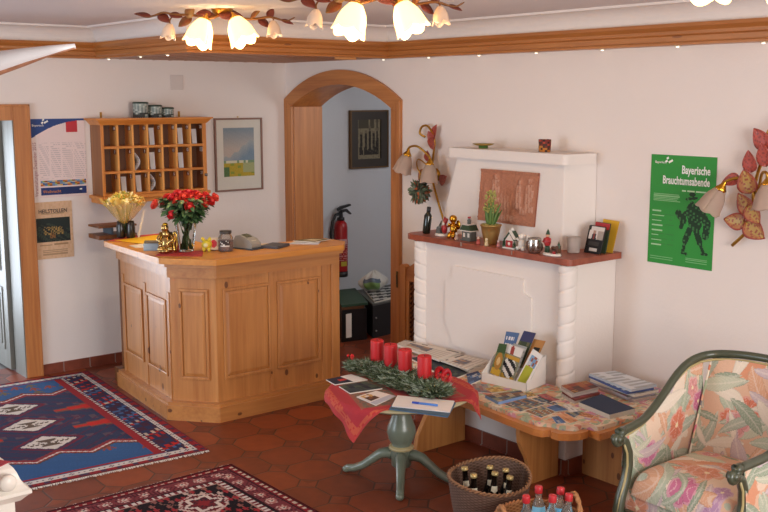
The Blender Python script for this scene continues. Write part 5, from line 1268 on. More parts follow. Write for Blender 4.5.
def figurine(label, x, y, c1, c2, h=0.045):
    return fig('figurine', label, 'figurine', x, y, [('body', P('tiny_'+c1[1:], c1), lambda b: b.lathe([(0, 0), (h*.24, 0), (h*.26, h*.15), (h*.15, h*.62), (0, h*.66)], seg=12)), ('head', P('tiny_'+c2[1:], c2), lambda b: b.ball((0, 0, h*.76), h*.17, seg=10, rings=7))], group='tiny figures on the mantel')
figurine('tiny pale figure between gold cherub and lantern house', -0.40, -2.515, '#b08f80', '#d8c8b8')
figurine('tiny red figure just left of the brass flower pot', -0.435, -2.745, '#a84a40', '#d9b8a0')
figurine('tiny cream figure in front of the brass flower pot', -0.44, -2.82, '#c9b48a', '#e0d2b0')
figurine('tiny pinkish figure just right of the brass flower pot', -0.42, -2.90, '#a86a68', '#c9b0a8', 0.04)
def house(b, w, h): b.prism([(-w, 0), (w, 0), (w, h), (0, h*1.5), (-w, h)], -0.022, 0.022, 'x')
fig('lantern_house', 'dark half-timbered lantern house with snowy roof on the mantel', 'ornament', -0.36, -2.585, [
    ('walls', M_GREYC, lambda b: (b.box(-0.022, 0.022, -0.034, 0.034, 0.004, 0.058), b.box(-0.028, 0.028, -0.040, 0.040, 0, 0.006))),
    ('roof', M_CGRN, lambda b: b.prism([(-0.044, 0.055), (0.044, 0.055), (0.022, 0.088), (-0.022, 0.088)], -0.030, 0.030, 'x')),
    ('tower', M_GREYC, lambda b: b.lathe([(0.010, 0.086), (0.010, 0.108), (0.013, 0.110), (0, 0.122)], seg=8)),
    ('snow', M_SNOW, lambda b: (b.box(-0.031, 0.031, -0.045, 0.045, 0.052, 0.057), b.box(-0.032, 0.032, -0.024, 0.024, 0.086, 0.090), b.box(-0.0235, -0.0215, -0.026, -0.012, 0.02, 0.042), b.box(-0.0235, -0.0215, 0.008, 0.022, 0.02, 0.042))),
    ('chimney', M_CRED, lambda b: b.box(-0.006, 0.006, -0.006, 0.006, 0.12, 0.13))])
po = thing('potted_hyacinth', 'green budding hyacinth in a brass pot at the mantel centre', 'potted plant', (-0.36, -2.775, MZ))
MB().lathe([(0.0, 0), (0.036, 0), (0.040, 0.008), (0.055, 0.075), (0.061, 0.108), (0.066, 0.112), (0.066, 0.120), (0.057, 0.118), (0.050, 0.105), (0.0, 0.105)], seg=32).build('pot', plain('antique_brass', '#b8965a', 0.4, metal=0.7), po)
for k, (dy, h, tilt) in enumerate(((0.012, 0.17, 0.1), (-0.014, 0.165, -0.05))):
    MB().tube([(0, dy, 0.10), (0, dy+tilt*0.03, 0.10+h*0.5), (0, dy+tilt*0.06, 0.10+h)], [0.012, 0.010, 0.006], 8).build('stem', plain('hyacinth_stem', '#6d8a4a', 0.5), po)
rnd = random.Random(11); b = MB()
for k in range(110):
    s_ = k % 2; z = 0.19+0.13*rnd.random(); a = rnd.random()*2*PI; r = 0.026*(1-(z-0.19)/0.17)
    dy = 0.016 if s_ == 0 else -0.014
    c = Vector((math.cos(a)*r, dy+math.sin(a)*r+0.004, z)); d = Vector((math.cos(a), math.sin(a), 0.5)).normalized()
    q = d.to_track_quat('Z', 'Y').to_matrix().to_4x4(); q.translation = c
    b.ball((0, 0, 0.006), (0.0045, 0.0045, 0.010), seg=7, rings=5, M=q)
b.build('flower_buds', plain('bud_yellowgreen', '#b0b060', 0.6, 0.2, 60), po)
for k in range(7):
    a = k*0.9; b = MB(); b.leaf((0.01*math.cos(a), 0.012*math.sin(a), 0.10), (math.cos(a)*0.35, math.sin(a)*0.35, 1), (-1, 0, 0.1), 0.12+0.02*(k % 3), 0.024, curl=0.2, n=6); b.build('leaf', plain('hyacinth_leaf', '#5f8040', 0.5), po, solid=0.002)
rnd = random.Random(2); b = MB()
for k in range(60): 
    a = rnd.random()*6.28; r = 0.045*rnd.random()**.5; b.ball((math.cos(a)*r, math.sin(a)*r, 0.110+0.008*rnd.random()), 0.009, seg=7, rings=5)
b.build('moss', plain('dry_moss', '#a89a58', 0.9, 0.25, 80), po)
fig('ceramic_house', 'white snowy cottage with red front on the mantel right of pot', 'ornament', -0.39, -2.985, [
    ('walls', M_SNOW, lambda b: (b.prism([(-0.030, 0.006), (0.030, 0.006), (0.030, 0.05), (0, 0.085), (-0.030, 0.05)], -0.02, 0.02, 'x'), b.box(-0.030, 0.030, -0.040, 0.040, 0, 0.008))),
    ('door_front', M_CRED, lambda b: b.box(-0.0245, -0.0200, -0.022, 0.022, 0.008, 0.042)), ('wreath_disc', M_SNOW, lambda b: b.ball((-0.024, 0, 0.026), (0.002, 0.009, 0.009))),
    ('roof', M_CGRN, lambda b: (b.prism([(-0.038, 0.046), (-0.032, 0.042), (0.0, 0.080), (0.0, 0.090)], -0.024, 0.024, 'x'), b.prism([(0.038, 0.046), (0.032, 0.042), (0.0, 0.080), (0.0, 0.090)], -0.024, 0.024, 'x'))),
    ('roof_snow', M_SNOW, lambda b: (b.prism([(-0.040, 0.050), (-0.03, 0.052), (0.0, 0.088), (0.0, 0.096)], -0.026, -0.010, 'x'), b.ball((0, 0, 0.098), 0.010))),
    ('tree', M_CGRN, lambda b: b.lathe([(0.011, 0.008), (0.007, 0.03), (0.009, 0.03), (0.0, 0.055)], c=(-0.022, 0.036, 0), seg=10)), ('tree', M_CGRN, lambda b: b.lathe([(0.010, 0.008), (0.006, 0.025), (0.008, 0.025), (0.0, 0.045)], c=(-0.022, -0.036, 0), seg=10))])
fig('white_angel', 'small white bisque angel figurine beside the snowy cottage', 'figurine', -0.40, -3.075, [
    ('body', M_SNOW, lambda b: (b.ball((0, 0, 0.030), (0.020, 0.022, 0.030)), b.tube([(0, 0.014, 0.015), (-0.02, 0.022, 0.008)], [0.011, 0.009], 8), b.tube([(0, -0.014, 0.015), (-0.02, -0.020, 0.008)], [0.011, 0.009], 8), b.tube([(0, 0.018, 0.045), (-0.008, 0.032, 0.06)], [0.008, 0.006], 8))),
    ('head', M_SNOW, lambda b: b.ball((-0.004, 0, 0.070), 0.017)), ('wing', M_SNOW, lambda b: b.ball((0.012, 0.022, 0.058), (0.004, 0.014, 0.022))), ('wing', M_SNOW, lambda b: b.ball((0.012, -0.022, 0.058), (0.004, 0.014, 0.022)))])
fig('silver_tealight_jar', 'silver tealight jar with dark relief figures on the mantel', 'candle holder', -0.41, -3.18, [
    ('jar', plain('mercury_silver', '#b8b4ae', 0.2, metal=0.9), lambda b: b.lathe([(0, 0), (0.028, 0), (0.036, 0.012), (0.038, 0.04), (0.034, 0.066), (0.033, 0.074), (0.029, 0.074), (0.030, 0.03), (0, 0.02)], seg=24)),
    ('relief', M_TINY, lambda b: [b.ball((0.036*math.cos(a), 0.036*math.sin(a), 0.030+0.012*(k % 2)), (0.008, 0.008, 0.020), seg=8, rings=6) for k, a in enumerate((2.0, 2.6, 3.7, 4.4, 5.2, 0.4, 1.2))]),
    ('tealight', M_SNOW, lambda b: b.lathe([(0.018, 0.022), (0.018, 0.036), (0, 0.036)], seg=16))])
fig('nutcracker_group', 'red and green soldier with little train on white oval base', 'figurine', -0.41, -3.315, [
    ('base', M_SNOW, lambda b: b.lathe([(0, 0), (0.052, 0), (0.054, 0.005), (0.050, 0.011), (0, 0.012)], seg=28, sx=0.55)),
    ('legs', M_CGRN, lambda b: (b.tube([(0, 0.024, 0.012), (0, 0.026, 0.05)], 0.007, 8), b.tube([(0, 0.040, 0.012), (0, 0.038, 0.05)], 0.007, 8))),
    ('coat', M_CRED, lambda b: (b.lathe([(0.014, 0.046), (0.017, 0.06), (0.016, 0.082), (0.006, 0.088)], c=(0, 0.032, 0), seg=14), b.tube([(0, 0.048, 0.08), (-0.006, 0.055, 0.06)], 0.006, 8), b.tube([(0, 0.016, 0.08), (-0.008, 0.012, 0.062)], 0.006, 8))),
    ('head', M_SKIN, lambda b: b.ball((0, 0.032, 0.096), 0.010)), ('hat', M_CGRN, lambda b: b.lathe([(0.011, 0.101), (0.007, 0.115), (0.001, 0.128)], c=(0, 0.030, 0), seg=12)),
    ('train', M_TINY, lambda b: (b.box(-0.012, 0.012, -0.038, 0.004, 0.016, 0.030), b.tube([(0, -0.036, 0.038), (0, 0.0, 0.038)], 0.009, 10), b.box(-0.012, 0.012, -0.046, -0.032, 0.016, 0.052), b.ball((-0.013, -0.028, 0.018), (0.003, 0.008, 0.008)), b.ball((-0.013, -0.006, 0.018), (0.003, 0.008, 0.008)))),
    ('passenger', M_CGRN, lambda b: b.lathe([(0.008, 0.04), (0.007, 0.058), (0, 0.075)], c=(0, -0.042, 0), seg=10)), ('parcel', M_CRED, lambda b: b.box(-0.020, -0.008, -0.034, -0.020, 0.012, 0.024))])
t = NT('frosted_tumbler'); M_TUM = t.set(rough=0.35, color='#e0d6d0', trans=0.6, ior=1.1)
tg = thing('tealight_glass', 'frosted glass tumbler with amber bottom on the mantel right', 'candle holder', (-0.24, -3.325, MZ))
MB().lathe([(0.0, 0.002), (0.033, 0.002), (0.035, 0.012), (0.041, 0.092), (0.038, 0.092), (0.032, 0.014), (0, 0.012)], seg=28).build('glass', M_TUM, tg)
MB().lathe([(0, 0.0125), (0.028, 0.0125), (0.0295, 0.026), (0, 0.026)], seg=24).build('amber_wax', plain('amber_wax', '#c98a4a', 0.4), tg)
def bookq(label, q, th, fn, nx, side):
    """booklet leaning on the wall; q: TL, TR, BR, BL of the front face, nx = direction to its back"""
    TL, TR, BR, BL = [Vector(p) for p in q]; nb = Vector(nx).normalized()*th
    b = MB(); b.grid(lambda u, v: tuple((BL*(1-u)+BR*u)*(1-v)+(TL*(1-u)+TR*u)*v), 24, 34, smooth=False, colfn=fn)
    vs = [BL, BR, TR, TL, BL+nb, BR+nb, TR+nb, TL+nb]
    b._add(vs, [(7,6,5,4), (0,4,5,1), (1,5,6,2), (2,6,7,3), (3,7,4,0)], 0, False, [lin(side)]*5)
    o = b.build('booklet', M_COL); tag(o, label, 'booklet', 'booklets leaning on the mantel right end'); return o
def f_man(u, v):
    if v > 0.86: return lin('#d9cfc8') if u > 0.15 else lin('#2a2622')
    if v > 0.52:
        if u < 0.08: return lin('#1d1a1a')
        if math.hypot(u-0.42, (v-0.80)*1.2) < 0.09: return lin('#b08a78') if v < 0.84 else lin('#b8b0ac')
        if abs(u-0.42) < 0.14*(1.9-2*v+0.3) and v < 0.74: return lin('#3a3438') if abs(u-0.42) > 0.03 else lin('#8a3a34')
        return lin('#d6ccc6') if u < 0.62 else lin('#a89a90')
    if 0.30 < u < 0.80 and 0.10 < v < 0.22: return lin('#cfcac6')
    if 0.15 < u < 0.85 and 0.28 < v < 0.44: return lin('#3c3838')
    return lin('#1e1c1e')
bookq('yellow booklet leaning hindmost against the wall on the mantel', [(-0.045, -3.375, 1.298), (-0.045, -3.488, 1.294), (-0.075, -3.470, MZ), (-0.075, -3.365, MZ)], 0.006, lambda u, v: lin('#d9a92e'), (1, 0, 0.1), '#c99a2a')
bookq('red-topped dark booklet between the yellow one and the black one', [(-0.10, -3.365, 1.285), (-0.10, -3.470, 1.282), (-0.13, -3.462, MZ), (-0.13, -3.362, MZ)], 0.010, lambda u, v: lin('#b3343a') if v > 0.80 else lin('#3d4a34'), (1, 0, 0.15), '#33402e')
bookq('black booklet with a portrait photo leaning foremost on the mantel', [(-0.15, -3.362, 1.268), (-0.15, -3.475, 1.264), (-0.18, -3.462, MZ), (-0.18, -3.350, MZ)], 0.014, f_man, (1, 0, 0.2), '#2a2626')
# on the hood cap
HZ = 1.6725
gd = thing('gold_dish', 'flat gold dish on a small green foot on the fireplace top left', 'dish', (-0.14, -2.475, HZ))
MB().lathe([(0, 0), (0.030, 0), (0.030, 0.018), (0, 0.018)], seg=20).build('foot', plain('green_foot', '#4a7030', 0.5), gd)
MB().lathe([(0, 0.0185), (0.045, 0.0185), (0.070, 0.028), (0.068, 0.031), (0.044, 0.023), (0, 0.022)], seg=28).build('plate', plain('old_gold', '#b0924a', 0.35, metal=0.7), gd)
def f_cand(u, v):
    k = hsh(int(u*16), int(v*6)); return lin(['#3a2420', '#a8402c', '#4a3026', '#c07a30', '#2c1c1a', '#7a2a24'][int(k*6)])
cg = thing('patterned_candle_glass', 'dark patterned mosaic candle glass on the fireplace top right', 'candle holder', (-0.14, -2.995, HZ))
b = MB(); b.grid(lambda u, v: ((0.034+0.003*v)*math.cos(2*PI*u), (0.034+0.003*v)*math.sin(2*PI*u), 0.074*v), 32, 12, colfn=f_cand); b.build('mosaic_glass', M_COL, cg, solid=0.002)
MB().lathe([(0, 0), (0.033, 0.001), (0.033, 0.045), (0, 0.045)], seg=20).build('wax', plain('dark_wax', '#4a2c22', 0.5), cg)

# ------------------------------------------------------------------ things on the reception counter
TZC = CT+0.0008
def quad_flat(name, label, cat, q, z, th, col, group=None): 
    b = MB(); b.prism([tuple(p) for p in q], z, z+th); return tag(b.build(name, plain(name+'_'+col[1:], col, 0.6, 0.03)), label, cat, group)
quad_flat('red_paper', 'red paper sheet under the yellow paper at counter left end', 'paper', [(-1.90, -0.70), (-1.70, -0.595), (-1.47, -0.60), (-1.52, -0.78), (-1.86, -0.80)], TZC, 0.002, '#c8363a')
quad_flat('yellow_paper', 'bright yellow paper sheet on the counter behind the gold figurine', 'paper', [(-1.87, -0.735), (-1.52, -0.67), (-1.50, -0.92), (-1.66, -1.16), (-1.80, -0.98)], TZC+0.0025, 0.002, '#e8b414')
quad_flat('white_paper', 'white paper sheet on the counter left of the gold figurine', 'paper', [(-1.89, -1.00), (-1.80, -0.99), (-1.675, -1.17), (-1.76, -1.20), (-1.90, -1.13)], TZC, 0.002, '#dcd2bf')
M_WATER = M_GLASS
# bouquet wrapped in cellophane standing in a dark vase
bq = thing('wrapped_bouquet', 'yellow-white bouquet in cellophane standing in dark jars', 'bouquet', (-1.76, -0.66, TZC+0.005))
for (x, y) in ((-0.022, 0.015), (0.030, -0.028)):
    MB().lathe([(0, 0), (0.028, 0), (0.030, 0.01), (0.030, 0.075), (0.026, 0.09), (0.024, 0.115), (0.020, 0.115), (0.0, 0.105)], c=(x, y, 0), seg=20).build('jar', plain('dark_jar', '#2a2420', 0.15), bq)
def cone(u, v):
    a = 2*PI*u; r = 0.022+0.125*v**0.8; w = 1+0.09*math.sin(7*a)*v+0.05*math.sin(13*a+1)*v
    return (r*w*math.cos(a), r*w*math.sin(a), 0.10+0.155*v+0.018*math.sin(5*a)*v)
b = MB(); b.grid(cone, 56, 12); b.build('cellophane', M_CELLO, bq)
rnd = random.Random(21); cols = ['#e0b84e', '#e8cf7a', '#f0e3b0', '#d9a646', '#c9b44e', '#eedd96', '#a9ac48']
b = MB()
for k in range(330):
    a = rnd.random()*6.283; r = 0.115*rnd.random()**0.5; z = 0.225+0.06*(1-(r/0.12)**2)+rnd.uniform(-.02, .015)
    d = Vector((math.cos(a)*r*7, math.sin(a)*r*7, 1)).normalized()
    b.leaf((math.cos(a)*r, math.sin(a)*r, z), d+Vector((rnd.uniform(-.7, .7), rnd.uniform(-.7, .7), 0)), (rnd.uniform(-1, 1), rnd.uniform(-1, 1), 1), rnd.uniform(0.02, 0.04), 0.018, n=3, col=lin(cols[rnd.randrange(7)]))
for k in range(60):
    a = rnd.random()*6.283; r = 0.105*rnd.random()**0.5; c_ = lin(cols[rnd.randrange(7)]); n0 = len(b.f)
    b.ball((math.cos(a)*r, math.sin(a)*r, 0.235+0.045*(1-(r/0.12)**2)), 0.019, seg=8, rings=6)
    for q in range(n0, len(b.f)): b.fc[q] = c_
b.build('blossoms', colmat('pale_blossoms', 0.8), bq)
b = MB()
for k in range(9): b.tube([(0.01*math.cos(k), 0.01*math.sin(k), 0.03), (0.05*math.cos(k*0.7), 0.05*math.sin(k*0.7), 0.21)], 0.003, 5)
b.build('stems', M_GREEN, bq)
sl = MB(); sl.prism([(-1.69, TZC+0.0045), (-1.675, TZC+0.0045), (-1.625, TZC+0.19), (-1.640, TZC+0.19)], -0.705, -0.70, 'y')
tag(sl.build('white_card', M_PAPER), 'tall white card leaning on the wrapped bouquet', 'card')
# vase of red roses
rv = thing('rose_vase', 'glass vase of red roses on the reception counter', 'vase of flowers', (-1.715, -1.455, TZC+0.0025))
def vase(u, v):
    a = 2*PI*u; r = 0.046+0.026*v**1.2; r *= 1+0.02*math.cos(16*a); return (r*math.cos(a), r*math.sin(a), 0.004+0.205*v)
b = MB(); b.grid(vase, 64, 10); b.lathe([(0, 0), (0.046, 0.0), (0.046, 0.008), (0, 0.008)], seg=32); b.build('vase', M_GLASS, rv)
b = MB(); rnd = random.Random(31)
for k in range(26):
    a = rnd.random()*6.283; r0 = 0.034*rnd.random()**.5; a2 = a+rnd.uniform(-.5, .5)+PI; r1 = 0.06*rnd.random()
    b.tube([(math.cos(a2)*r0, math.sin(a2)*r0, 0.012), (math.cos(a)*r1*0.7, math.sin(a)*r1*0.7, 0.18), (math.cos(a)*r1*2.2, math.sin(a)*r1*2.2, 0.30)], 0.0035, 5)
b.build('stems', plain('rose_stem', '#3f5a34', 0.5), rv)
leaves = MB(); gcol = [lin(c) for c in ('#35522e', '#456a3a', '#2b4a2e', '#5f8050', '#7a965f')]
for k in range(620):
    a = rnd.random()*6.283; r = 0.175*rnd.random()**0.6; zz = 0.20+0.14*rnd.random()
    r *= min(1, 0.45+(zz-0.19)*5)
    d = Vector((math.cos(a), math.sin(a), rnd.uniform(-0.7, 0.5)))
    leaves.leaf((math.cos(a)*r*0.85, math.sin(a)*r*0.85, zz), d, (rnd.uniform(-.4, .4), rnd.uniform(-.4, .4), 1), rnd.uniform(0.035, 0.06), rnd.uniform(0.022, 0.034), n=4, col=gcol[rnd.randrange(5)])
lo = leaves.build('leaves', colmat('rose_leaves', 0.55), rv)
M_ROSE = [plain('rose_red_%d' % k, c, 0.55, 0.12, 60) for k, c in enumerate(('#e63c38', '#ec5240', '#dc343c'))]
def rose(name_parent, c, d, r, mat):
    q = Vector(d).normalized().to_track_quat('Z', 'Y').to_matrix().to_4x4(); q.translation = Vector(c)
    b = MB(); b.ball((0, 0, 0), (r*0.55, r*0.55, r*0.8), seg=10, rings=7, M=q)
    for ring, (n_, rr, hh, til) in enumerate(((3, 0.55, 0.75, 0.2), (4, 0.78, 0.55, 0.5), (5, 1.0, 0.25, 0.9))):
        for k in range(n_):
            a = 2*PI*k/n_+ring*0.6
            def pet(u, v, a=a, rr=rr, hh=hh, til=til):
                aa = a+(u-0.5)*2.1*2/ n_*1.8; rad = r*rr*(0.5+0.5*v**0.6)*(1+0.15*til*v*v); return (rad*math.cos(aa), rad*math.sin(aa), r*(-0.6+(0.6+hh)*v*(1-0.25*abs(2*u-1)**2)))
            b.grid(pet, 5, 4, M=q)
    return b.build('rose', mat, name_parent)
# image-right direction in the room is (0.78,-0.63): spread the heads as the photo shows
RT = Vector((0.779, -0.627, 0)); FW = Vector((-0.627, -0.779, 0))
heads = [(-0.195, 0.0, 0.270), (-0.18, 0.03, 0.285), (-0.135, 0.0, 0.290), (-0.125, -0.05, 0.318), (-0.10, -0.09, 0.30), (-0.075, 0.03, 0.325), (-0.06, -0.05, 0.345), (-0.04, 0.06, 0.300), (-0.025, 0.0, 0.338), (-0.01, -0.09, 0.34), (0.005, 0.05, 0.328), (0.02, -0.02, 0.345), (0.035, 0.09, 0.292), (0.045, 0.03, 0.318), (0.06, -0.06, 0.338), (0.075, 0.05, 0.308), (0.085, -0.01, 0.328), (0.11, 0.0, 0.315), (0.12, -0.07, 0.325), (0.13, 0.06, 0.290), (0.15, -0.02, 0.300), (0.165, 0.03, 0.300), (0.185, -0.01, 0.320), (-0.06, 0.12, 0.225), (0.05, 0.12, 0.272)]
for k, (rt, fw, z) in enumerate(heads):
    c = RT*rt+FW*fw+Vector((0, 0, z+0.015)); d = Vector((c.x, c.y, 0.10))+FW*0.06
    rose(rv, c, d, 0.0255+0.004*hsh(k, 5), M_ROSE[k % 3])
# gold figurine
gf = thing('gold_figurine', 'shiny gold seated figurine left of the rose vase', 'figurine', (-1.845, -1.44, TZC+0.003))
b = MB(); b.ball((0, 0, 0.055), (0.040, 0.040, 0.055)); b.ball((0, 0, 0.115), (0.028, 0.028, 0.032)); b.ball((-0.012, -0.012, 0.155), (0.024, 0.024, 0.026)); b.ball((-0.018, -0.024, 0.015), (0.034, 0.030, 0.016)); b.ball((-0.04, -0.01, 0.014), (0.022, 0.022, 0.014))
for s in (-1, 1): b.tube([RT*(0.026*s)+Vector((0, 0, 0.125)), RT*(0.046*s)+FW*0.015+Vector((0, 0, 0.085)), RT*(0.020*s)+FW*0.040+Vector((0, 0, 0.060))], [0.012, 0.012, 0.010], 10); b.ball(RT*(0.03*s)+FW*0.03+Vector((0, 0, 0.025)), (0.020, 0.020, 0.020))
b.build('body', plain('polished_gold', '#b8985e', 0.2, metal=0.95), gf)
MB().ball((-0.008, -0.010, 0.176), (0.017, 0.017, 0.012)).build('headdress', plain('bright_gold', '#e8b830', 0.25, metal=0.8), gf)
b = MB(); b.tube([RT*0.055+Vector((0, 0, 0.008))+RT*(0.020*math.cos(a))*0.6+Vector((0, 0, 0.060+0.060*math.sin(a))) for a in [k*2*PI/24 for k in range(24)]], 0.007, 8, closed=True); b.build('ring', plain('gold_ring', '#c09a50', 0.15, metal=1.0), gf)
quad_flat('christmas_napkin', 'red and white napkin under the gold figurine at counter corner', 'napkin', [(-1.95, -1.50), (-1.85, -1.385), (-1.62, -1.50), (-1.74, -1.70)], TZC-0.0003, 0.0024, '#b3343c')
rc = thing('red_gift', 'small red object between gold figurine and rose vase', 'ornament', (-1.775, -1.44, TZC+0.003))
MB().lathe([(0, 0), (0.014, 0), (0.016, 0.03), (0.012, 0.06), (0.004, 0.075), (0, 0.08)], seg=14).build('body', M_CRED, rc); MB().ball((0, 0, 0.08), 0.007, seg=8, rings=6).build('knob', M_GOLD, rc)
cb_ = thing('card_box', 'small pale box of business cards left of the gold figurine', 'box', (-1.86, -1.26, TZC))
mm = Matrix.Translation((-1.865, -1.27, TZC)) @ Matrix.Rotation(R_(-30), 4, 'Z')
b = MB(); b.box(-0.045, 0.045, -0.028, 0.028, 0, 0.045, M=mm); b.build('box', plain('card_box_blue', '#9fb4c2', 0.5), cb_, True, bevel=0.002)
b = MB(); b.box(-0.04, 0.05, -0.024, 0.034, 0.046, 0.058, M=mm); b.build('cards', plain('card_brown', '#7c6a52', 0.6), cb_, True)
# yellow piggy bank
pg = thing('piggy_bank', 'yellow piggy bank right of the rose vase', 'money box', (-1.61, -1.525, TZC), R_(-129))
M_YP = plain('yellow_ceramic', '#ddc63a', 0.3, 0.05)
b = MB(); b.ball((0, 0, 0.042), (0.038, 0.033, 0.031), seg=20, rings=12); b.build('body', M_YP, pg)
MB().lathe([(0.013, 0), (0.014, 0.014), (0.0, 0.0145)], seg=16, M=Matrix.Translation((0.030, 0, 0.042)) @ Matrix.Rotation(R_(90), 4, 'Y')).build('snout', plain('pale_yellow', '#e8dca0', 0.3), pg)
for s in (-1, 1):
    b = MB(); b.leaf((0.012, s*0.016, 0.064), (0.1, s*0.35, 1), (1, 0, 0), 0.030, 0.022, curl=-0.2); b.build('ear', M_YP, pg, solid=0.004)
for sx in (-1, 1):
    for s in (-1, 1): MB().tube([(sx*0.018, s*0.016, 0.0), (sx*0.018, s*0.016, 0.025)], [0.008, 0.010], 8).build('leg', M_YP, pg)
# small white bowl, red-white sachet, jar of sweets
wbw = thing('white_bowl', 'small white porcelain bowl behind the sweet jar', 'bowl', (-1.545, -1.51, TZC)); MB().lathe([(0, 0), (0.018, 0), (0.020, 0.004), (0.036, 0.030), (0.034, 0.031), (0.018, 0.008), (0, 0.007)], seg=24).build('bowl', M_SNOW, wbw); MB().lathe([(0, 0.012), (0.022, 0.014), (0.0, 0.026)], seg=16).build('sugar', M_PAPER, wbw)
o = MB(); mm = frame_on((-1.555, -1.475, TZC), RT, (0.05, 0.05, 1)); mm = mm @ Matrix.Translation((0.030, 0.040, 0.06))
def f_sach(u, v): return lin('#c8404c') if math.hypot(u-0.5, v-0.5) < 0.33 else lin('#e8d2b8')
o.grid(lambda u, v: (0.062*(u-0.5), 0.075*(v-0.5), 0.006*math.sin(PI*u)), 16, 18, colfn=f_sach, M=mm); o.box(-0.031, 0.031, -0.0375, 0.0375, -0.006, -0.0006, M=mm, col=lin('#e0c8ae'))
tag(o.build('sweet_packet', M_COL), 'cream packet with red disc leaning behind the sweet jar', 'packet')
jr = thing('sweet_jar', 'glass jar of red sweets with black lid on the counter', 'jar', (-1.515, -1.595, TZC))
JS = Matrix.Diagonal((1.12, 1.12, 1.15, 1))
M_JGL = NT('jar_glass').set(rough=0.05, trans=0.85, color='#d9d4cc', ior=1.25)
MB(M=JS).lathe([(0, 0.0), (0.038, 0.0), (0.041, 0.006), (0.041, 0.075), (0.030, 0.092), (0.030, 0.098)], seg=32).build('glass', M_JGL, jr)
MB(M=JS).lathe([(0, 0.003), (0.0375, 0.003), (0.0385, 0.010), (0.0385, 0.058), (0, 0.062)], seg=24).build('sweets', plain('dark_red_sweets', '#6d1c16', 0.4, 0.3, 90), jr)
MB(M=JS).lathe([(0.033, 0.096), (0.034, 0.099), (0.034, 0.112), (0, 0.113)], seg=28).build('lid', plain('jar_lid', '#4a4540', 0.3, metal=0.5), jr)
b = MB(M=JS); b.grid(lambda u, v: (0.0415*math.cos(R_(195+75*u)), 0.0415*math.sin(R_(195+75*u)), 0.028+0.034*v), 20, 10, colfn=lambda u, v: lin('#d8d2cc') if v < 0.25 or hsh(int(u*10), int(v*5)) > 0.62 else lin('#3a2e2c')); b.build('label_print', M_COL, jr)
# card terminal
ct_ = thing('card_terminal', 'silver grey card terminal on dark pad right of the jar', 'card reader', (-1.36, -1.56, TZC))
mm = Matrix.Translation((-1.355, -1.585, TZC)) @ Matrix.Rotation(R_(-72), 4, 'Z') @ Matrix.Diagonal((0.92, 1, 1.25, 1))
b = MB(); b.prism([(-0.085, 0.006), (0.085, 0.006), (0.085, 0.030), (0.05, 0.052), (-0.02, 0.070), (-0.06, 0.066), (-0.085, 0.040)], -0.045, 0.045, 'y', M=mm); b.build('case', plain('silver_grey_plastic', '#95918a', 0.35, coat=0.3), ct_, True, bevel=0.010, bseg=3)
b = MB(); b.box(-0.10, 0.10, -0.055, 0.055, 0, 0.006, M=mm); b.build('pad', plain('dark_pad', '#39424e', 0.6), ct_, True)
mt = mm @ Matrix.Translation((0.0, 0, 0.065)) @ Matrix.Rotation(R_(14.5), 4, 'Y')
b = MB(); b.box(-0.025, 0.025, -0.026, 0.026, -0.002, 0.0022, M=mt); b.build('display', plain('lcd_grey', '#5a5a48', 0.2), ct_, True)
b = MB()
for i in range(3):
    for j in range(3): b.box(0.036+0.012*i, 0.044+0.012*i, -0.022+0.016*j, -0.010+0.016*j, -0.012, -0.004, M=mt)
kp = b.build('keypad', plain('keys_cream', '#d6d0c0', 0.5), ct_, True)
for q_, lab, col, cat in (([(-1.24, -1.53), (-1.11, -1.505), (-1.06, -1.57), (-1.16, -1.63)], 'cream paper slips behind the card terminal', '#dccdb0', 'paper'), ([(-1.29, -1.63), (-1.14, -1.55), (-1.08, -1.66), (-1.22, -1.735)], 'dark folder with white edge right of the card terminal', '#4a4a50', 'folder'),
    ([(-1.05, -1.60), (-0.93, -1.53), (-0.80, -1.62), (-0.90, -1.73)], 'pale brochure flat on the counter right end', '#c9cacf', 'brochure')):
    quad_flat('counter_'+cat, lab, cat, q_, TZC, 0.006 if cat != 'folder' else 0.016, col)
quad_sheet('brochure', 'brochure with olive photo border on the counter right end', 'brochure', [(-0.97, -1.535), (-0.82, -1.535), (-0.74, -1.64), (-0.90, -1.68)], TZC+0.0068, 0.005, lambda u, v: lin('#6f6238') if not inrect(u, v, 0.3, 0.75, 0.25, 0.75) else lin('#d9c9a8'))
# ------------------------------------------------------------------ rugs
def rug_mesh(M, w, h, nx, ny, fn, name, label, fringe_ends, fringe_col='#d8cfc6'):
    r = thing(name, label, 'rug', tuple(M.translation), 0)
    b = MB(M=M); b.grid(lambda u, v: (w*(u-0.5), h*(v-0.5), 0.010), nx, ny, smooth=False, colfn=fn)
    b.box(-w/2, w/2, -h/2, h/2, 0.0005, 0.0098, col=lin('#5a2024'))
    b.build('pile', M_RUG, r, True)
    for e in fringe_ends:
        b = MB(M=M); rnd = random.Random(e+3); n = 150
        for k in range(n):
            x = -w/2+w*(k+0.5)/n; y0 = e*h/2; L = rnd.uniform(0.012, 0.026); dx = rnd.uniform(-.006, .006); hw = w/n*0.42
            b._add([(x-hw, y0, 0.007), (x+hw, y0, 0.007), (x+hw*0.7+dx, y0+e*L, 0.002), (x-hw*0.7+dx, y0+e*L, 0.002)], [(0,1,2,3)], col and 0 if False else 0)
        o = b.build('fringe', plain('rug_fringe', fringe_col, 0.9, 0.08), r, True); o['kind'] = 'stuff'
    return r
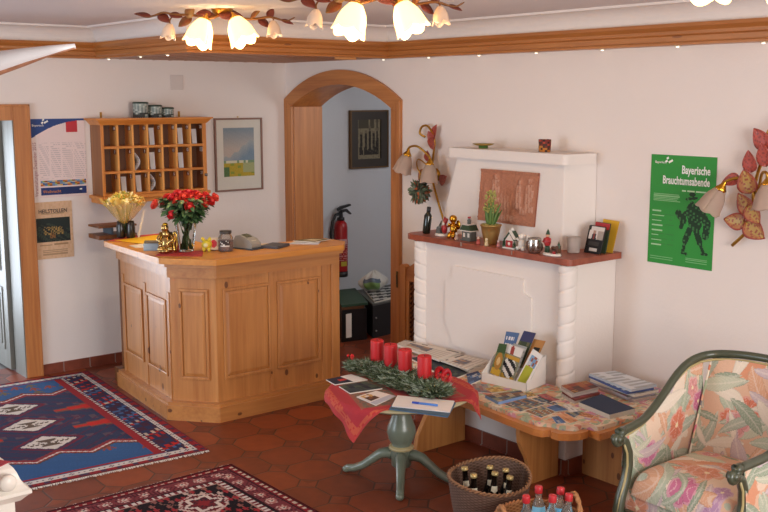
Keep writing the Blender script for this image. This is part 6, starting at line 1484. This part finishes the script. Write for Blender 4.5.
# blue rug: measured corners near-right (-1.99,-2.175), far-right (-1.852,-0.13)
RW, RH = 1.42, 2.05
NAVY, BLUE, RED, DRED, WHT, CRM, BRN, BRED, OLV = [lin(c) for c in ('#343c58', '#3c5f92', '#9a2f35', '#6e2630', '#d3ccc6', '#c9b8a6', '#5a4a40', '#b8302c', '#6a6048')]
def f_rug1(u, v):
    s, t_ = RW*(u-0.5), RH*(v-0.5)
    es, et = RW/2-abs(s), RH/2-abs(t_); e = min(es, et); al = t_ if es < et else s
    n = hsh(int(u*130), int(v*190))
    if e < 0.012: return lin('#7a3036')
    if e < 0.045: return (RED if (int(al/0.03) % 3) else lin('#4a3a52')) if n > 0.15 else DRED
    if e < 0.085:
        k = (al/0.055) % 1; d = abs(k-0.5)*2; x = (e-0.065)/0.02
        return lin('#4a4a5a') if abs(x) < 0.75*d-0.15 and abs(x) > 0.3*d-0.2 and d > .35 else WHT
    side_w = 0.30 if es < et else 0.115
    if es < 0.235 and es < et+0.12 and e >= 0.085 and es < 0.235:
        if 0.215 < es: return WHT if int(t_/0.018) % 2 else DRED
        k = hsh(int(es/0.022), int(t_/0.026)); 
        if k > 0.86: return BRED
        if k > 0.74: return lin('#4c6a98')
        if k > 0.68: return CRM
        return lin('#4e2f42') if (int(es/0.05)+int(t_/0.07)) % 2 else lin('#343a5a')
    if et < 0.115 and e >= 0.085: return RED if et > 0.10 else lin('#44567e')
    a = abs(s)/0.475
    # field outline: peaked, with hooked points
    tb = 0.56+0.10*abs(((s/0.47+1)/2*3) % 1-0.5)*2
    d = tb-abs(t_)
    if es < 0.275 and es >= 0.235: return RED
    if d < 0:
        if -0.035 < d: return RED if -0.022 > d or d > -0.008 else WHT
        if -0.05 < d: return BRN
        k = hsh(int((s+9)/0.10), int((t_+9)/0.09))
        cs, ct = ((s+9)/0.10) % 1-0.5, ((t_+9)/0.09) % 1-0.5
        if k > 0.58 and (abs(cs) < 0.10 and abs(ct) < 0.40 or abs(abs(cs)-0.22+0.5*ct) < 0.09 and abs(ct) < 0.35): return lin('#8f4a42') if k > 0.76 else lin('#6e6250')
        return lin('#3a5c8c') if n > 0.2 else BLUE
    if d < 0.03: return lin('#8a3a40')
    # medallions
    for k in (-1, 0, 1):
        q = abs(s)/0.19+abs(t_-0.385*k)/0.155
        if q < 0.86:
            x, y = s/0.19, (t_-0.385*k)/0.155
            sy = math.floor(abs(y)/0.09+0.5)*0.09
            if abs(y) < 0.36 and abs(x) < sy*0.75+0.05: return lin('#65564c')
            if abs(y) < 0.10 and 0.15 < abs(x) < 0.62 and int(abs(x)*12) % 2 == (1 if y > 0 else 0): return BRN
            return WHT if n > 0.08 else CRM
        if q < 1.0: return lin('#4a3550')
        if q < 1.16: return lin('#6e2a3e')
        if 1.5 < q < 1.62 and k == 0 : return lin('#5a3048')
    for k in (-0.19, 0.19):
        for sg in (1, -1):
            x, y = s*sg-0.36, t_-k
            st_ = 0.058 if x > 0.03 else (0.042 if x > -0.06 else 0.022)
            if -0.15 < x < 0.11 and abs(y) < st_+0.012: return BRED if abs(y) < st_-0.012 else lin('#7a4a44')
    if abs(((abs(s)*0.8+abs(t_)) / 0.11) % 1-0.5) < 0.07: return lin('#54304a')
    k = hsh(int((s+9)/0.045), int((t_+9)/0.045))
    if k > 0.93: return lin('#5a4a58')
    return NAVY if n > 0.25 else lin('#3c3a56')
ang = math.atan2(0.138, 2.045)
Mr = Matrix.Translation((-2.632, -1.105, 0.0)) @ Matrix.Rotation(-ang, 4, 'Z')
rug_mesh(Mr, RW, RH, 142, 205, f_rug1, 'oriental_rug', 'navy and blue rug with white diamonds beside the reception desk', (-1, 1))
R2W, R2H = 1.45, 2.1
def f_rug2(u, v):
    s, t_ = R2W*(u-0.5), R2H*(v-0.5)
    es, et = R2W/2-abs(s), R2H/2-abs(t_); e = min(es, et); al = t_ if es < et else s
    n = hsh(int(u*150), int(v*210))
    if e < 0.018: return lin('#4a1a20')
    if e < 0.05: return (CRM if (int(al/0.022) % 2 and abs(e-0.034) < 0.009) else lin('#84242c'))
    if e < 0.062: return lin('#3a2028')
    if e < 0.155:
        k = (al/0.105) % 1-0.5; x = (e-0.108)/0.047; q = math.hypot(k*2.0, x)
        if q < 0.30: return lin('#d0c0b4') if q > 0.14 else lin('#3a3a3c')
        if q < 0.55: return lin('#b0706c') if n > 0.35 else lin('#8a4448')
        if q < 0.7 and n > 0.4: return lin('#c9a8a0')
        return lin('#7c3a40') if n > 0.3 else lin('#56262e')
    if e < 0.168: return lin('#2a1c22')
    if e < 0.20: return (WHT if (int(al/0.018) % 2) else lin('#7a3038'))
    if e < 0.212: return lin('#b08880')
    # field
    fs, ft = abs(s)-0.20, abs(t_)-0.52
    for (cs, ct, r) in ((0.34, 0.66, 0.15), (0.0, 0.0, 0.24), (-0.34, 0.66, 0.15), (0.34, -0.66, 0.15), (-0.34, -0.66, 0.15)):
        q = (abs(s-cs)+abs(t_-ct)*0.9)*0.62+max(abs(s-cs), abs(t_-ct))*0.5; q /= r
        if q < 1.0:
            a = math.atan2(t_-ct, s-cs)
            if q > 0.84: return lin('#c9b0a8') if n > 0.2 else lin('#8a3038')
            if abs(q-0.62-0.12*math.cos(6*a)) < 0.10: return lin('#d6c6bd')
            if q < 0.25: return lin('#8a2c32')
            return lin('#6e2830') if n > 0.3 else lin('#3a2a32')
    k = hsh(int((s+9)/0.035), int((t_+9)/0.05)); cs, ct = ((s+9)/0.035) % 1-0.5, ((t_+9)/0.05) % 1-0.5
    if k > 0.60 and abs(cs)*1.1+abs(ct) < 0.5: return [lin('#a03238'), lin('#8f5a54'), lin('#c2aaa0'), lin('#a03238')][int(k*40) % 4]
    if abs(math.sin(t_*38)*0.03-((s+9) % 0.16-0.08)) < 0.006: return lin('#7a5a50')
    return lin('#231c22') if n > 0.2 else lin('#2e2228')
Mr2 = Matrix.Translation((-2.008-R2W/2, -2.455-R2H/2, 0.0))
rug_mesh(Mr2, R2W, R2H, 145, 210, f_rug2, 'oriental_rug', 'dark red and black floral rug at the bottom of the photo', (1,))

# ------------------------------------------------------------------ wicker baskets and bottles
def wicker(name, c1, c2):
    t = NT(name); a = t.n('ShaderNodeAttribute'); a.attribute_name = 'Col'; nz = t.noise(t.coords(), 60, 3)
    c = t.mix(a.outputs['Color'], rgba(c1), rgba(c2)); c = t.mix(t.math('MULTIPLY', nz, 0.55), c, rgba('#2e1c14'))
    return t.set(rough=0.75, color=c, spec=0.25)
def basket(name, label, loc, r0, r1, h, mat, rimfn, lean=(0, 0)):
    t_ = thing(name, label, 'basket', loc)
    na, nr = 180, int(h/0.0068)
    def wall(inner):
        def fn(u, v):
            a = 2*PI*u; row = int(v*nr); ph = (PI if row % 2 else 0)
            r = r0+(r1-r0)*v**0.8; r += (-0.010 if inner else 0)+0.0022*math.sin(30*a+ph)*(1 if not inner else -1)
            return (r*math.cos(a)+lean[0]*v, r*math.sin(a)+lean[1]*v, 0.004+(h+rimfn(a))*v)
        return fn
    cf = lambda u, v: (lambda k: (k, k, k))(0.5+0.5*math.sin(30*2*PI*u+(PI if int(v*nr) % 2 else 0)))
    b = MB(); b.grid(wall(False), na, nr, colfn=cf); b.grid(lambda u, v: wall(True)(1-u, v), na, nr, colfn=cf); 
    b.build('woven_wall', mat, t_)
    MB().lathe([(0, 0.001), (r0, 0.001), (r0, 0.012), (0, 0.012)], seg=40).build('base', mat, t_)
    rp = []; 
    b = MB(); n = 120
    for s in (0, PI):
        pts = []
        for k in range(n):
            a = 2*PI*k/n; r = r1-0.004+0.006*math.cos(26*a+s); pts.append((r*math.cos(a)+lean[0], r*math.sin(a)+lean[1], h+rimfn(a)+0.004+0.006*math.sin(26*a+s)))
        b.tube(pts, 0.0050, 6, closed=True)
    b.build('braided_rim', plain(name+'_rim_'+str(len(bpy.data.materials)), '#8f6545' if h > 0.25 else '#b07446', 0.7, 0.25, 60), t_)
    return t_
WK1 = wicker('grey_brown_wicker', '#5a4234', '#84685a'); WK2 = wicker('tan_wicker', '#8a522c', '#c08a58')
b1 = basket('wicker_basket', 'larger brown wicker basket holding dark beer bottles', (-1.495, -3.93, 0), 0.145, 0.192, 0.258, WK1, lambda a: 0.018*math.cos(a-R_(40))+0.010*math.cos(2*a))
b2 = basket('wicker_basket', 'smaller tan wicker basket holding clear water bottles', (-1.615, -4.35, 0), 0.130, 0.186, 0.228, WK2, lambda a: 0.0)
def hoop(a0, wdt, hh):
    pts = []
    for k in range(17):
        s = k/16; aa = a0+(s-0.5)*wdt; r = 0.180-0.010*math.sin(PI*s); pts.append((r*math.cos(aa), r*math.sin(aa), 0.21+(hh)*math.sin(PI*s)**0.7))
    b = MB()
    for s_ in (0, PI):
        b.tube([(p[0]+0.006*math.cos(k*1.3+s_), p[1]+0.006*math.sin(k*1.3+s_), p[2]+0.004*math.sin(k*1.3+s_)) for k, p in enumerate(pts)], 0.0085, 7)
    return b
M_HOOP = plain('wicker_handle', '#b07a4c', 0.7, 0.25, 70)
hoop(R_(-20), 0.66, 0.105).build('handle', M_HOOP, b2); hoop(R_(160), 0.66, 0.09).build('handle', M_HOOP, b2)
M_BEER = NT('brown_bottle_glass').set(rough=0.08, color='#140b06', spec=0.6, coat=0.3)
M_LBL = plain('cream_label', '#e0d6bc', 0.6)
def tilt(o, ax, ay):
    o.rotation_euler = (ax, ay, o.rotation_euler[2]); o.matrix_basis = Matrix.Translation(o.location) @ o.rotation_euler.to_matrix().to_4x4()
bb = thing('beer_bottle', 'dark beer bottle furthest left in the larger basket', 'bottle', (0, 0, 0), 0, 'beer bottles in the larger basket')
MB().lathe([(0, 0), (0.029, 0), (0.031, 0.006), (0.031, 0.135), (0.026, 0.165), (0.015, 0.195), (0.0125, 0.225), (0.0125, 0.250), (0.0145, 0.252), (0.0145, 0.260), (0, 0.261)], seg=22).build('glass', M_BEER, bb)
MB().lathe([(0.0150, 0.252), (0.0158, 0.256), (0.0150, 0.266), (0.0, 0.268)], seg=21).build('crown_cap', plain('gold_cap', '#b8a06a', 0.35, metal=0.5), bb)
b = MB(); b.grid(lambda u, v: ((0.0158+0.0105*(1-v)**1.1+0.0012)*math.cos(R_(183+100*u)), (0.0158+0.0105*(1-v)**1.1+0.0012)*math.sin(R_(183+100*u)), 0.150+0.055*v-0.026*abs(2*u-1)*(1-v)), 14, 6); b.build('neck_label', M_LBL, bb)
b = MB(); b.grid(lambda u, v: (0.0315*math.cos(R_(170+130*u)), 0.0315*math.sin(R_(170+130*u)), 0.05+0.07*v), 16, 4); b.build('body_label', M_LBL, bb)
BL_ = [(-0.088, 0.028, -5, -4, 'dark beer bottle furthest left in the larger basket'), (-0.068, -0.035, 3, -6, 'dark beer bottle second from left in the larger basket'), (0.008, 0.036, -2, 2, 'upright beer bottle with clear diamond neck label, middle rear of basket'), (0.000, -0.035, 4, 5, 'beer bottle in the middle front of the larger basket'), (0.080, -0.005, -3, 3, 'beer bottle with diamond label right of the middle in larger basket'), (0.055, -0.085, 6, 6, 'beer bottle furthest right against the larger basket wall')]
for k, (x, y, ax, ay, lab) in enumerate(BL_):
    o = bb if k == 0 else dup(bb, (0, 0, 0), 0, lab)
    # spread along the image-right direction
    p = Vector((-1.495, -3.93, 0.019))+RT*x*1.0+FW*(-y)
    o.location = p; o.rotation_euler = (R_(ax*0.8), R_(ay*0.8), 0.06*k); o.scale = (1.04, 1.04, 1.03)
    if k in (0, 5): o.location.z -= 0.0
M_CLR = NT('clear_bottle_glass').set(rough=0.05, trans=0.9, color='#e9efee', ior=1.25)
wb_ = thing('water_bottle', 'x', 'bottle', (0, 0, 0), 0, 'water bottles in the smaller basket')
MB().lathe([(0, 0), (0.034, 0), (0.036, 0.006), (0.036, 0.215), (0.030, 0.245), (0.0165, 0.275), (0.0150, 0.305)], seg=24).build('glass', M_CLR, wb_)
MB().lathe([(0.0185, 0.295), (0.0195, 0.299), (0.0195, 0.322), (0.017, 0.326), (0, 0.326)], seg=20, wob=lambda a, z: 1+0.02*math.cos(20*a)).build('screw_cap', plain('cap_red', '#c02a32', 0.4), wb_)
MB().lathe([(0, 0.004), (0.034, 0.006), (0.0345, 0.20), (0, 0.20)], seg=20).build('water', NT('water').set(rough=0.02, trans=1.0, color='#e8f0f2', ior=1.2), wb_)
def blabel(cols, parent):
    b = MB(); b.grid(lambda u, v: ((0.0366-0.022*max(0, v-0.75)**1.2)*math.cos(R_(150+160*u)), (0.0366-0.022*max(0, v-0.75)**1.2)*math.sin(R_(150+160*u)), 0.125+0.115*v), 20, 10, colfn=lambda u, v: lin(cols[0]) if v < 0.30 or hsh(int(u*7), int(v*5)) > 0.75 else (lin(cols[1]) if v < 0.66 else lin(cols[2]))); return b.build('bottle_label', M_COL, parent)
WBL = [(-0.080, 0.020, 6, -9, ('#dcd8cf', '#d9d5cc', '#c9d2cc'), 'clear bottle with cream label at left of the small basket'), (-0.010, 0.075, -3, 3, ('#d8e4ea', '#4a9ac8', '#7fc0de'), 'tallest clear bottle with blue and white label in small basket'), (0.020, -0.030, 4, 3, ('#7ab08a', '#3fa070', '#cfe0d4'), 'clear bottle with green label in the middle of small basket'), (0.068, 0.050, 4, 10, ('#d8e4ea', '#4a98cc', '#69b4dc'), 'clear bottle with blue label right of the middle in small basket'), (0.100, -0.035, 5, 8, ('#b8c0c0', '#9aa6a8', '#c0c8c8'), 'clear bottle without bright label furthest right in small basket')]
first = None
for k, (x, y, ax, ay, cols_, lab) in enumerate(WBL):
    if k == 0: o = wb_; o['label'] = lab
    else:
        o = wb_.copy(); COL.objects.link(o); o['label'] = lab
        for ch in list(wb_.children):
            if ch.name.startswith('bottle_label'): continue
            c = ch.copy(); COL.objects.link(c); c.parent = o
    p = Vector((-1.60, -4.36, 0.016))+RT*x*0.80-FW*y*0.8
    o.location = p; o.rotation_euler = (R_(ax*0.7), R_(ay*0.7), 0.15*k); o.scale = (0.86, 0.86, 1.0)
for o, d_ in zip([x for x in COL.objects if x.name.startswith('water_bottle')], WBL): blabel(d_[4], o)

# ------------------------------------------------------------------ armchair
# printed chintz: large leaves and blossoms scattered over a salmon and cream ground
_mot = {}
def _chintz_setup():
    rnd = random.Random(77)
    def put(m, R):
        cx, cy = m[1], m[2]
        for i in range(int(math.floor((cx-R)/0.1)), int(math.floor((cx+R)/0.1))+1):
            for j in range(int(math.floor((cy-R)/0.1)), int(math.floor((cy+R)/0.1))+1): _mot.setdefault((i % 14, j % 14), []).append(m)
    ms = []
    for k in range(150):       # loose ground patches
        ms.append(('patch', rnd.uniform(0, 1.4), rnd.uniform(0, 1.4), rnd.uniform(0.05, 0.11), rnd.uniform(0, PI), rnd.choice(['#e6ccb4', '#ead8c4', '#dca27e', '#e2b899', '#d98f68']), 0))
    n = len(ms)
    for k in range(300):
        ms.append(('leaf', rnd.uniform(0, 1.4), rnd.uniform(0, 1.4), rnd.uniform(0.06, 0.13), rnd.uniform(0, 2*PI), rnd.choice(['#a3b39a', '#b3bfa6', '#8fa28a', '#a9b5a2', '#c3c9b0', '#e8ddcb', '#c9b6bd', '#dba37f']), rnd.uniform(0.20, 0.34)))
        if k % 5 == 0: ms.append(('flower', rnd.uniform(0, 1.4), rnd.uniform(0, 1.4), rnd.uniform(0.045, 0.075), rnd.uniform(0, PI), rnd.choice(['#cc6a9c', '#c9608f', '#d98a6a', '#dd8b62', '#b98bb5', '#d98f8f', '#d76f4e']), rnd.choice([5, 6, 7])))
    for m in ms:
        for ox in (-1.4, 0, 1.4):
            for oy in (-1.4, 0, 1.4):
                q = (m[0], m[1]+ox, m[2]+oy)+m[3:]
                if -0.2 < q[1] < 1.6 and -0.2 < q[2] < 1.6 and (ox, oy) == (0, 0): put(q, m[3])
_chintz_setup()
def chintz(x, y):
    x %= 1.4; y %= 1.4
    c = lin('#e0b496')
    for (kind, cx, cy, R, a, col, p) in _mot.get((int(x/0.1) % 14, int(y/0.1) % 14), ()):
        dx, dy = x-cx, y-cy
        dx -= 1.4*round(dx/1.4); dy -= 1.4*round(dy/1.4)
        s, t = dx*math.cos(a)+dy*math.sin(a), -dx*math.sin(a)+dy*math.cos(a)
        if kind == 'patch':
            if math.hypot(s, t*1.5)*(1+0.18*math.sin(5*math.atan2(t, s))) < R*0.85: c = lin(col)
        elif kind == 'leaf':
            u = s/R
            if -1 < u < 1:
                w = R*p*(1-u*u)**0.8*(1-0.25*u); tt = t-0.10*R*u*u
                if abs(tt) < w:
                    c = lin(col)
                    if abs(tt) < 0.0035: c = tuple(0.6*k+0.4 *q for k, q in zip(c, lin('#f2e8da')))
                    elif abs(tt) > w-0.003: c = tuple(k*0.82 for k in c)
                    elif abs((s*55+abs(tt)*70) % 1-0.5) < 0.12: c = tuple(0.8*k+0.2*q for k, q in zip(c, lin('#f2e8da')))
        else:
            r = math.hypot(s, t); th = math.atan2(t, s); rr = R*(0.72+0.28*abs(math.cos(th*p/2))**0.7)
            if r < rr:
                c = lin(col)
                if r < R*0.16: c = lin('#f0e0b8')
                elif abs(math.cos(th*p/2)) < 0.10 and r > R*0.2: c = tuple(k*0.72 for k in c)
                elif abs(math.sin(th*p/2)) < 0.12*R/r*0.6: c = tuple(0.6*k+0.4*q for k, q in zip(c, lin('#f4dfd8')))
                elif r > rr*0.82: c = tuple(0.7*k+0.3*q for k, q in zip(c, lin('#f4e2da')))
    return tuple(0.86*k+0.14*q for k, q in zip(c, lin('#cfc0b0')))
M_CHZ = colmat('chintz_upholstery', 0.85, weave=0.03)
ac = thing('armchair', 'floral upholstered armchair with dark green scrolled wooden frame', 'armchair', (-0.85, -4.72, 0))
def lac(name, col):
    return plain(name, col, 0.28, 0.10, 18, coat=0.4)
M_CHW = lac('dark_green_lacquer', '#474d3c'); M_GILT = plain('gilt_line', '#b5a573', 0.4, 0.1)
YC = -4.72
def Yp(y, side): return YC+(y-YC)*side
rail = [(-1.205, 0.520), (-1.160, 0.540), (-1.10, 0.545), (-1.01, 0.556), (-0.92, 0.590), (-0.83, 0.648), (-0.74, 0.718), (-0.66, 0.762), (-0.58, 0.782)]
ybow = [-4.435, -4.430, -4.425, -4.415, -4.405, -4.40, -4.40, -4.405, -4.42]
left = [(x, y, z) for (x, z), y in zip(rail, ybow)]
right = [(x, 2*YC-y, z) for (x, y, z) in left]
back = [(-0.525, -4.46, 0.792), (-0.495, -4.53, 0.80), (-0.48, -4.62, 0.806), (-0.475, -4.72, 0.808), (-0.48, -4.82, 0.806), (-0.495, -4.91, 0.80), (-0.525, -4.98, 0.792)]
full = left+back+right[::-1]
b = MB(); b.tube(sm(full, 3), 0.019, 12, cap=True); b.build('top_rail', M_CHW, ac, True)
b = MB(); b.tube([(p[0]-0.018, YC+(p[1]-YC)*0.968, p[2]-0.022) for p in full[1:-1]], 0.006, 6); b.build('gilt_line', M_GILT, ac, True)
for side in (1, -1):
    yy = lambda y: Yp(y, side)
    b = MB()      # scroll at the arm front
    sc = [(-1.205+0.030*math.cos(R_(80-a))*(1-a/620)-0.0, 0.515+0.030*math.sin(R_(80-a))*(1-a/620)) for a in range(0, 400, 25)]
    b.tube([(-1.17, yy(-4.43), 0.541)]+[(x-0.008, yy(-4.435), z) for x, z in sc[::-1][::-1]], [0.022]+[0.019-0.0004*k for k in range(len(sc))], 10)
    b.tube([(-1.213, yy(-4.435)-0.024, 0.515), (-1.213, yy(-4.435)+0.024, 0.515)], 0.017, 12)
    b.build('arm_scroll', M_CHW, ac, True)
    b = MB(); post = [(-1.205, 0.520), (-1.160, 0.490), (-1.135, 0.440), (-1.130, 0.38), (-1.145, 0.31), (-1.175, 0.24), (-1.190, 0.18), (-1.185, 0.12), (-1.180, 0.06), (-1.195, 0.0)]
    b.tube([(x, yy(-4.435), z) for x, z in post], [0.018, 0.022, 0.022, 0.022, 0.023, 0.025, 0.026, 0.024, 0.020, 0.022], 12); b.build('front_leg', M_CHW, ac, True)
    b = MB(); b.tube([(x-0.018, yy(-4.435)-0.010, z) for x, z in post[1:7]], 0.006, 6); b.build('gilt_line', M_GILT, ac, True)
    b = MB(); b.tube([(-0.50, yy(-4.45), 0.20), (-0.49, yy(-4.45), 0.10), (-0.45, yy(-4.45), 0.0)], [0.024, 0.021, 0.017], 10); b.build('back_leg', M_CHW, ac, True)
    # upholstered side: a padded wall under the rail
    prof_top = [(x, z) for x, z in rail[1:]]
    def side_pad(u, v, face):
        k = u*(len(prof_top)-1); i = min(int(k), len(prof_top)-2); f = k-i
        x = prof_top[i][0]*(1-f)+prof_top[i+1][0]*f; zt = prof_top[i][1]*(1-f)+prof_top[i+1][1]*f-0.012
        yb = ybow[1+i]*(1-f)+ybow[2+i]*f
        x0 = -1.135+0.60*u
        xx = x0*(1-v)+(x+0.004)*v
        z = 0.175+(zt-0.175)*v
        bul = 0.030*math.sin(PI*v)**0.6*math.sin(PI*min(1, max(0, u)))**0.5
        y = yb-0.006+(-bul if face == 0 else 0.012+0.012*math.sin(PI*v))
        return (xx, Yp(y, side), z)
    b = MB(); b.grid(lambda u, v: side_pad(u, v, 0), 120, 90, colfn=lambda u, v: chintz(0.62*u+0.3*side, 0.45*v+1.0)); b.grid(lambda u, v: side_pad(u, v, 1), 120, 90, colfn=lambda u, v: chintz(0.62*u+2.1+0.3*side, 0.45*v))
    b.build('side_upholstery', M_CHZ, ac, True)
b = MB()
def back_pad(u, v):
    y = YC+0.275*(1-2*u)
    zt = 0.785-0.022*abs(2*u-1)**3
    z = 0.28+(zt-0.28)*v
    xb = -0.640+0.155*v
    bul = 0.050*(math.sin(PI*(0.08+0.84*v))**0.5)*(1-abs(2*u-1)**4)
    curve = -0.055*abs(2*u-1)**2.5
    return (xb-bul+curve, y, z)
b.grid(back_pad, 130, 120, colfn=lambda u, v: chintz(0.55*u, 0.53*v)); b.build('back_upholstery', M_CHZ, ac, True)
def back_outer(u, v): 
    y = YC-0.275*(1-2*u); return (-0.575+0.09*v-0.04*abs(2*u-1)**2.5, y, 0.18+0.60*v)
b = MB(); b.grid(back_outer, 60, 50, colfn=lambda u, v: chintz(0.55*u+1.5, 0.53*v+0.7)); b.build('outer_back', M_CHZ, ac, True)
b = MB(); b.tube([back_pad(0.0, v/12) for v in range(13)], 0.006, 6); b.build('piping', M_FLORAL, ac, True); MB().tube([back_pad(1.0, v/12) for v in range(13)], 0.006, 6).build('piping', M_FLORAL, ac, True)
# seat cushion, pillowed
def superq(c, s, e=0.28, n=28, m=16):
    b = MB()
    def fn(u, v):
        th = PI*(v-0.5); ph = 2*PI*u
        sg = lambda w, p: (abs(w)**p)*(1 if w >= 0 else -1)
        x = sg(math.cos(th), e)*sg(math.cos(ph), e*0.8); y = sg(math.cos(th), e)*sg(math.sin(ph), e*0.8); z = sg(math.sin(th), 0.55)
        return (c[0]+s[0]*x, c[1]+s[1]*y, c[2]+s[2]*z*(1.0+0.12*(1-x*x)*(1-y*y)))
    cf = lambda u, v: (lambda p: chintz(p[1]+6.0+0.5*(p[2]-0.3), p[0]+2.0-1.0*(p[2]-0.3)))(fn(u, v))
    b.grid(fn, 220, 110, colfn=cf); return b
def cush(u, v):
    a, c_ = math.sin(PI/2*(2*u-1)), math.sin(PI/2*(2*v-1))
    w = max(0.0, (1-a**12)*(1-c_**12))**0.42
    k = 1-0.06*(1-w)
    return (-0.885+0.270*a*(1-0.035*c_**6), YC-0.262*c_*(1-0.035*a**6), 0.250+0.115*w+0.022*(1-a*a)*(1-c_*c_))
def ccush(u, v):
    p = cush(u, v); return chintz(p[1]+6.0, p[0]+2.0-(p[2]-0.36))
b = MB(); b.grid(cush, 150, 150, colfn=ccush); b.build('seat_cushion', M_CHZ, ac, True)
b = MB(); b.box(-1.128, -0.50, YC-0.283, YC+0.283, 0.165, 0.262, col=lin('#d9a487')); b.grid(lambda u, v: (-1.135-0.006*math.sin(PI*v), YC+0.285*(1-2*u), 0.165+0.10*v), 110, 20, colfn=lambda u, v: chintz(0.57*u+4.0, 0.1*v+3.0)); b.build('seat_base', M_CHZ, ac, True)
b = MB(); b.prism([(YC-0.285, 0.175), (YC-0.285, 0.135), (YC-0.15, 0.120), (YC, 0.112), (YC+0.15, 0.120), (YC+0.285, 0.135), (YC+0.285, 0.175)][::-1], -1.16, -1.125, 'x'); b.build('front_rail', M_CHW, ac, True, bevel=0.006)
for s in (1, -1):
    b = MB(); b.box(-1.13, -0.50, Yp(-4.455, s)-0.014, Yp(-4.455, s)+0.014, 0.125, 0.17); b.build('side_rail', M_CHW, ac, True, bevel=0.005)

# ------------------------------------------------------------------ foreground at the left edge
wc = thing('white_cabinet', 'white painted cabinet with moulded top and round knob at lower left', 'cabinet', (-4.1, -4.3, 0))
X1, Y0 = -3.795, -4.495
b = MB(); b.box(X1-0.62, X1-0.035, Y0+0.035, Y0+0.42, 0.0, 0.925); b.build('body', M_WHITE, wc, True, bevel=0.003)
cp = [(0.0, 0.915), (0.012, 0.92), (0.028, 0.937), (0.036, 0.943), (0.036, 0.953), (0.030, 0.957), (0.020, 0.968), (0.013, 0.982), (0.008, 0.998), (0.001, 1.012), (-0.010, 1.023), (-0.025, 1.030), (-0.045, 1.033), (-0.12, 1.033), (-0.12, 0.915)]
b = MB(); profile_run([(X1-0.655, Y0+0.035), (X1-0.036, Y0+0.035), (X1-0.036, Y0+0.42)], cp, b)
b.build('cornice', M_WHITE, wc, True)
MB().box(X1-0.62, X1-0.10, Y0+0.10, Y0+0.42, 0.93, 1.0325).build('top_board', M_WHITE, wc, True, bevel=0.004)
MB().lathe([(0.0, 0.014), (0.020, 0.014), (0.0235, 0.007), (0.0235, 0.0)][::-1], seg=28, M=frame_on((X1-0.062, Y0+0.006, 0.985), (1,0,0), (0,0,1))).build('round_knob', M_WHITE, wc, True)
for xx in (X1-0.115, X1-0.20): MB().box(xx-0.002, xx+0.002, Y0+0.032, Y0+0.036, 0.0, 0.89).build('groove', plain('groove_shade', '#c9c2b4', 0.6), wc, True)
def ccol(u, v): return lin('#b83a44') if min(1-u, v, 1-v) < 0.14 else lin('#d9cfae')
ca, cb2, cc2, cd2 = Vector((-3.842, -4.475, 1.0355)), Vector((-3.905, -4.36, 1.0355)), Vector((-4.10, -4.36, 1.0355)), Vector((-3.99, -4.56, 1.0355))
o = MB(); o.grid(lambda u, v: tuple(cd2*(1-u)*(1-v)+ca*u*(1-v)+cb2*u*v+cc2*(1-u)*v), 24, 20, smooth=False, colfn=ccol)
tag(o.build('checked_cloth', colmat('checked_cloth_weave', 0.85), None, solid=0.002), 'red and cream cloth lying on the white cabinet', 'cloth')
# pale pointed blade reaching in at the upper left
bl = thing('carved_spike', 'pale pointed carved spike with brown underside at upper left edge', 'ornament', (-4.24, -5.76, 2.05))
Pp = [(-4.33, -5.70, 2.003), (-4.29, -5.725, 2.018), (-4.243, -5.779, 2.043), (-4.215, -5.80, 2.051), (-4.190, -5.82, 2.058), (-4.165, -5.837, 2.0635)]
Pr = [0.026, 0.023, 0.0165, 0.012, 0.0075, 0.0036]
b = MB(); b.tube(Pp, Pr, 12, flat=0.85); b.build('blade', plain('pale_carved_wood', '#e6e2e2', 0.4, 0.04), bl, True)
b = MB(); b.tube([(p[0]-0.001, p[1]-0.001, p[2]-r*0.62) for p, r in zip(Pp, Pr)], [r*0.50*(0.8+0.4*hsh(i, 3)) for i, r in enumerate(Pr)], 10, flat=0.75); b.build('underside', plain('brown_edge', '#b07a5c', 0.6, 0.3, 120), bl, True)
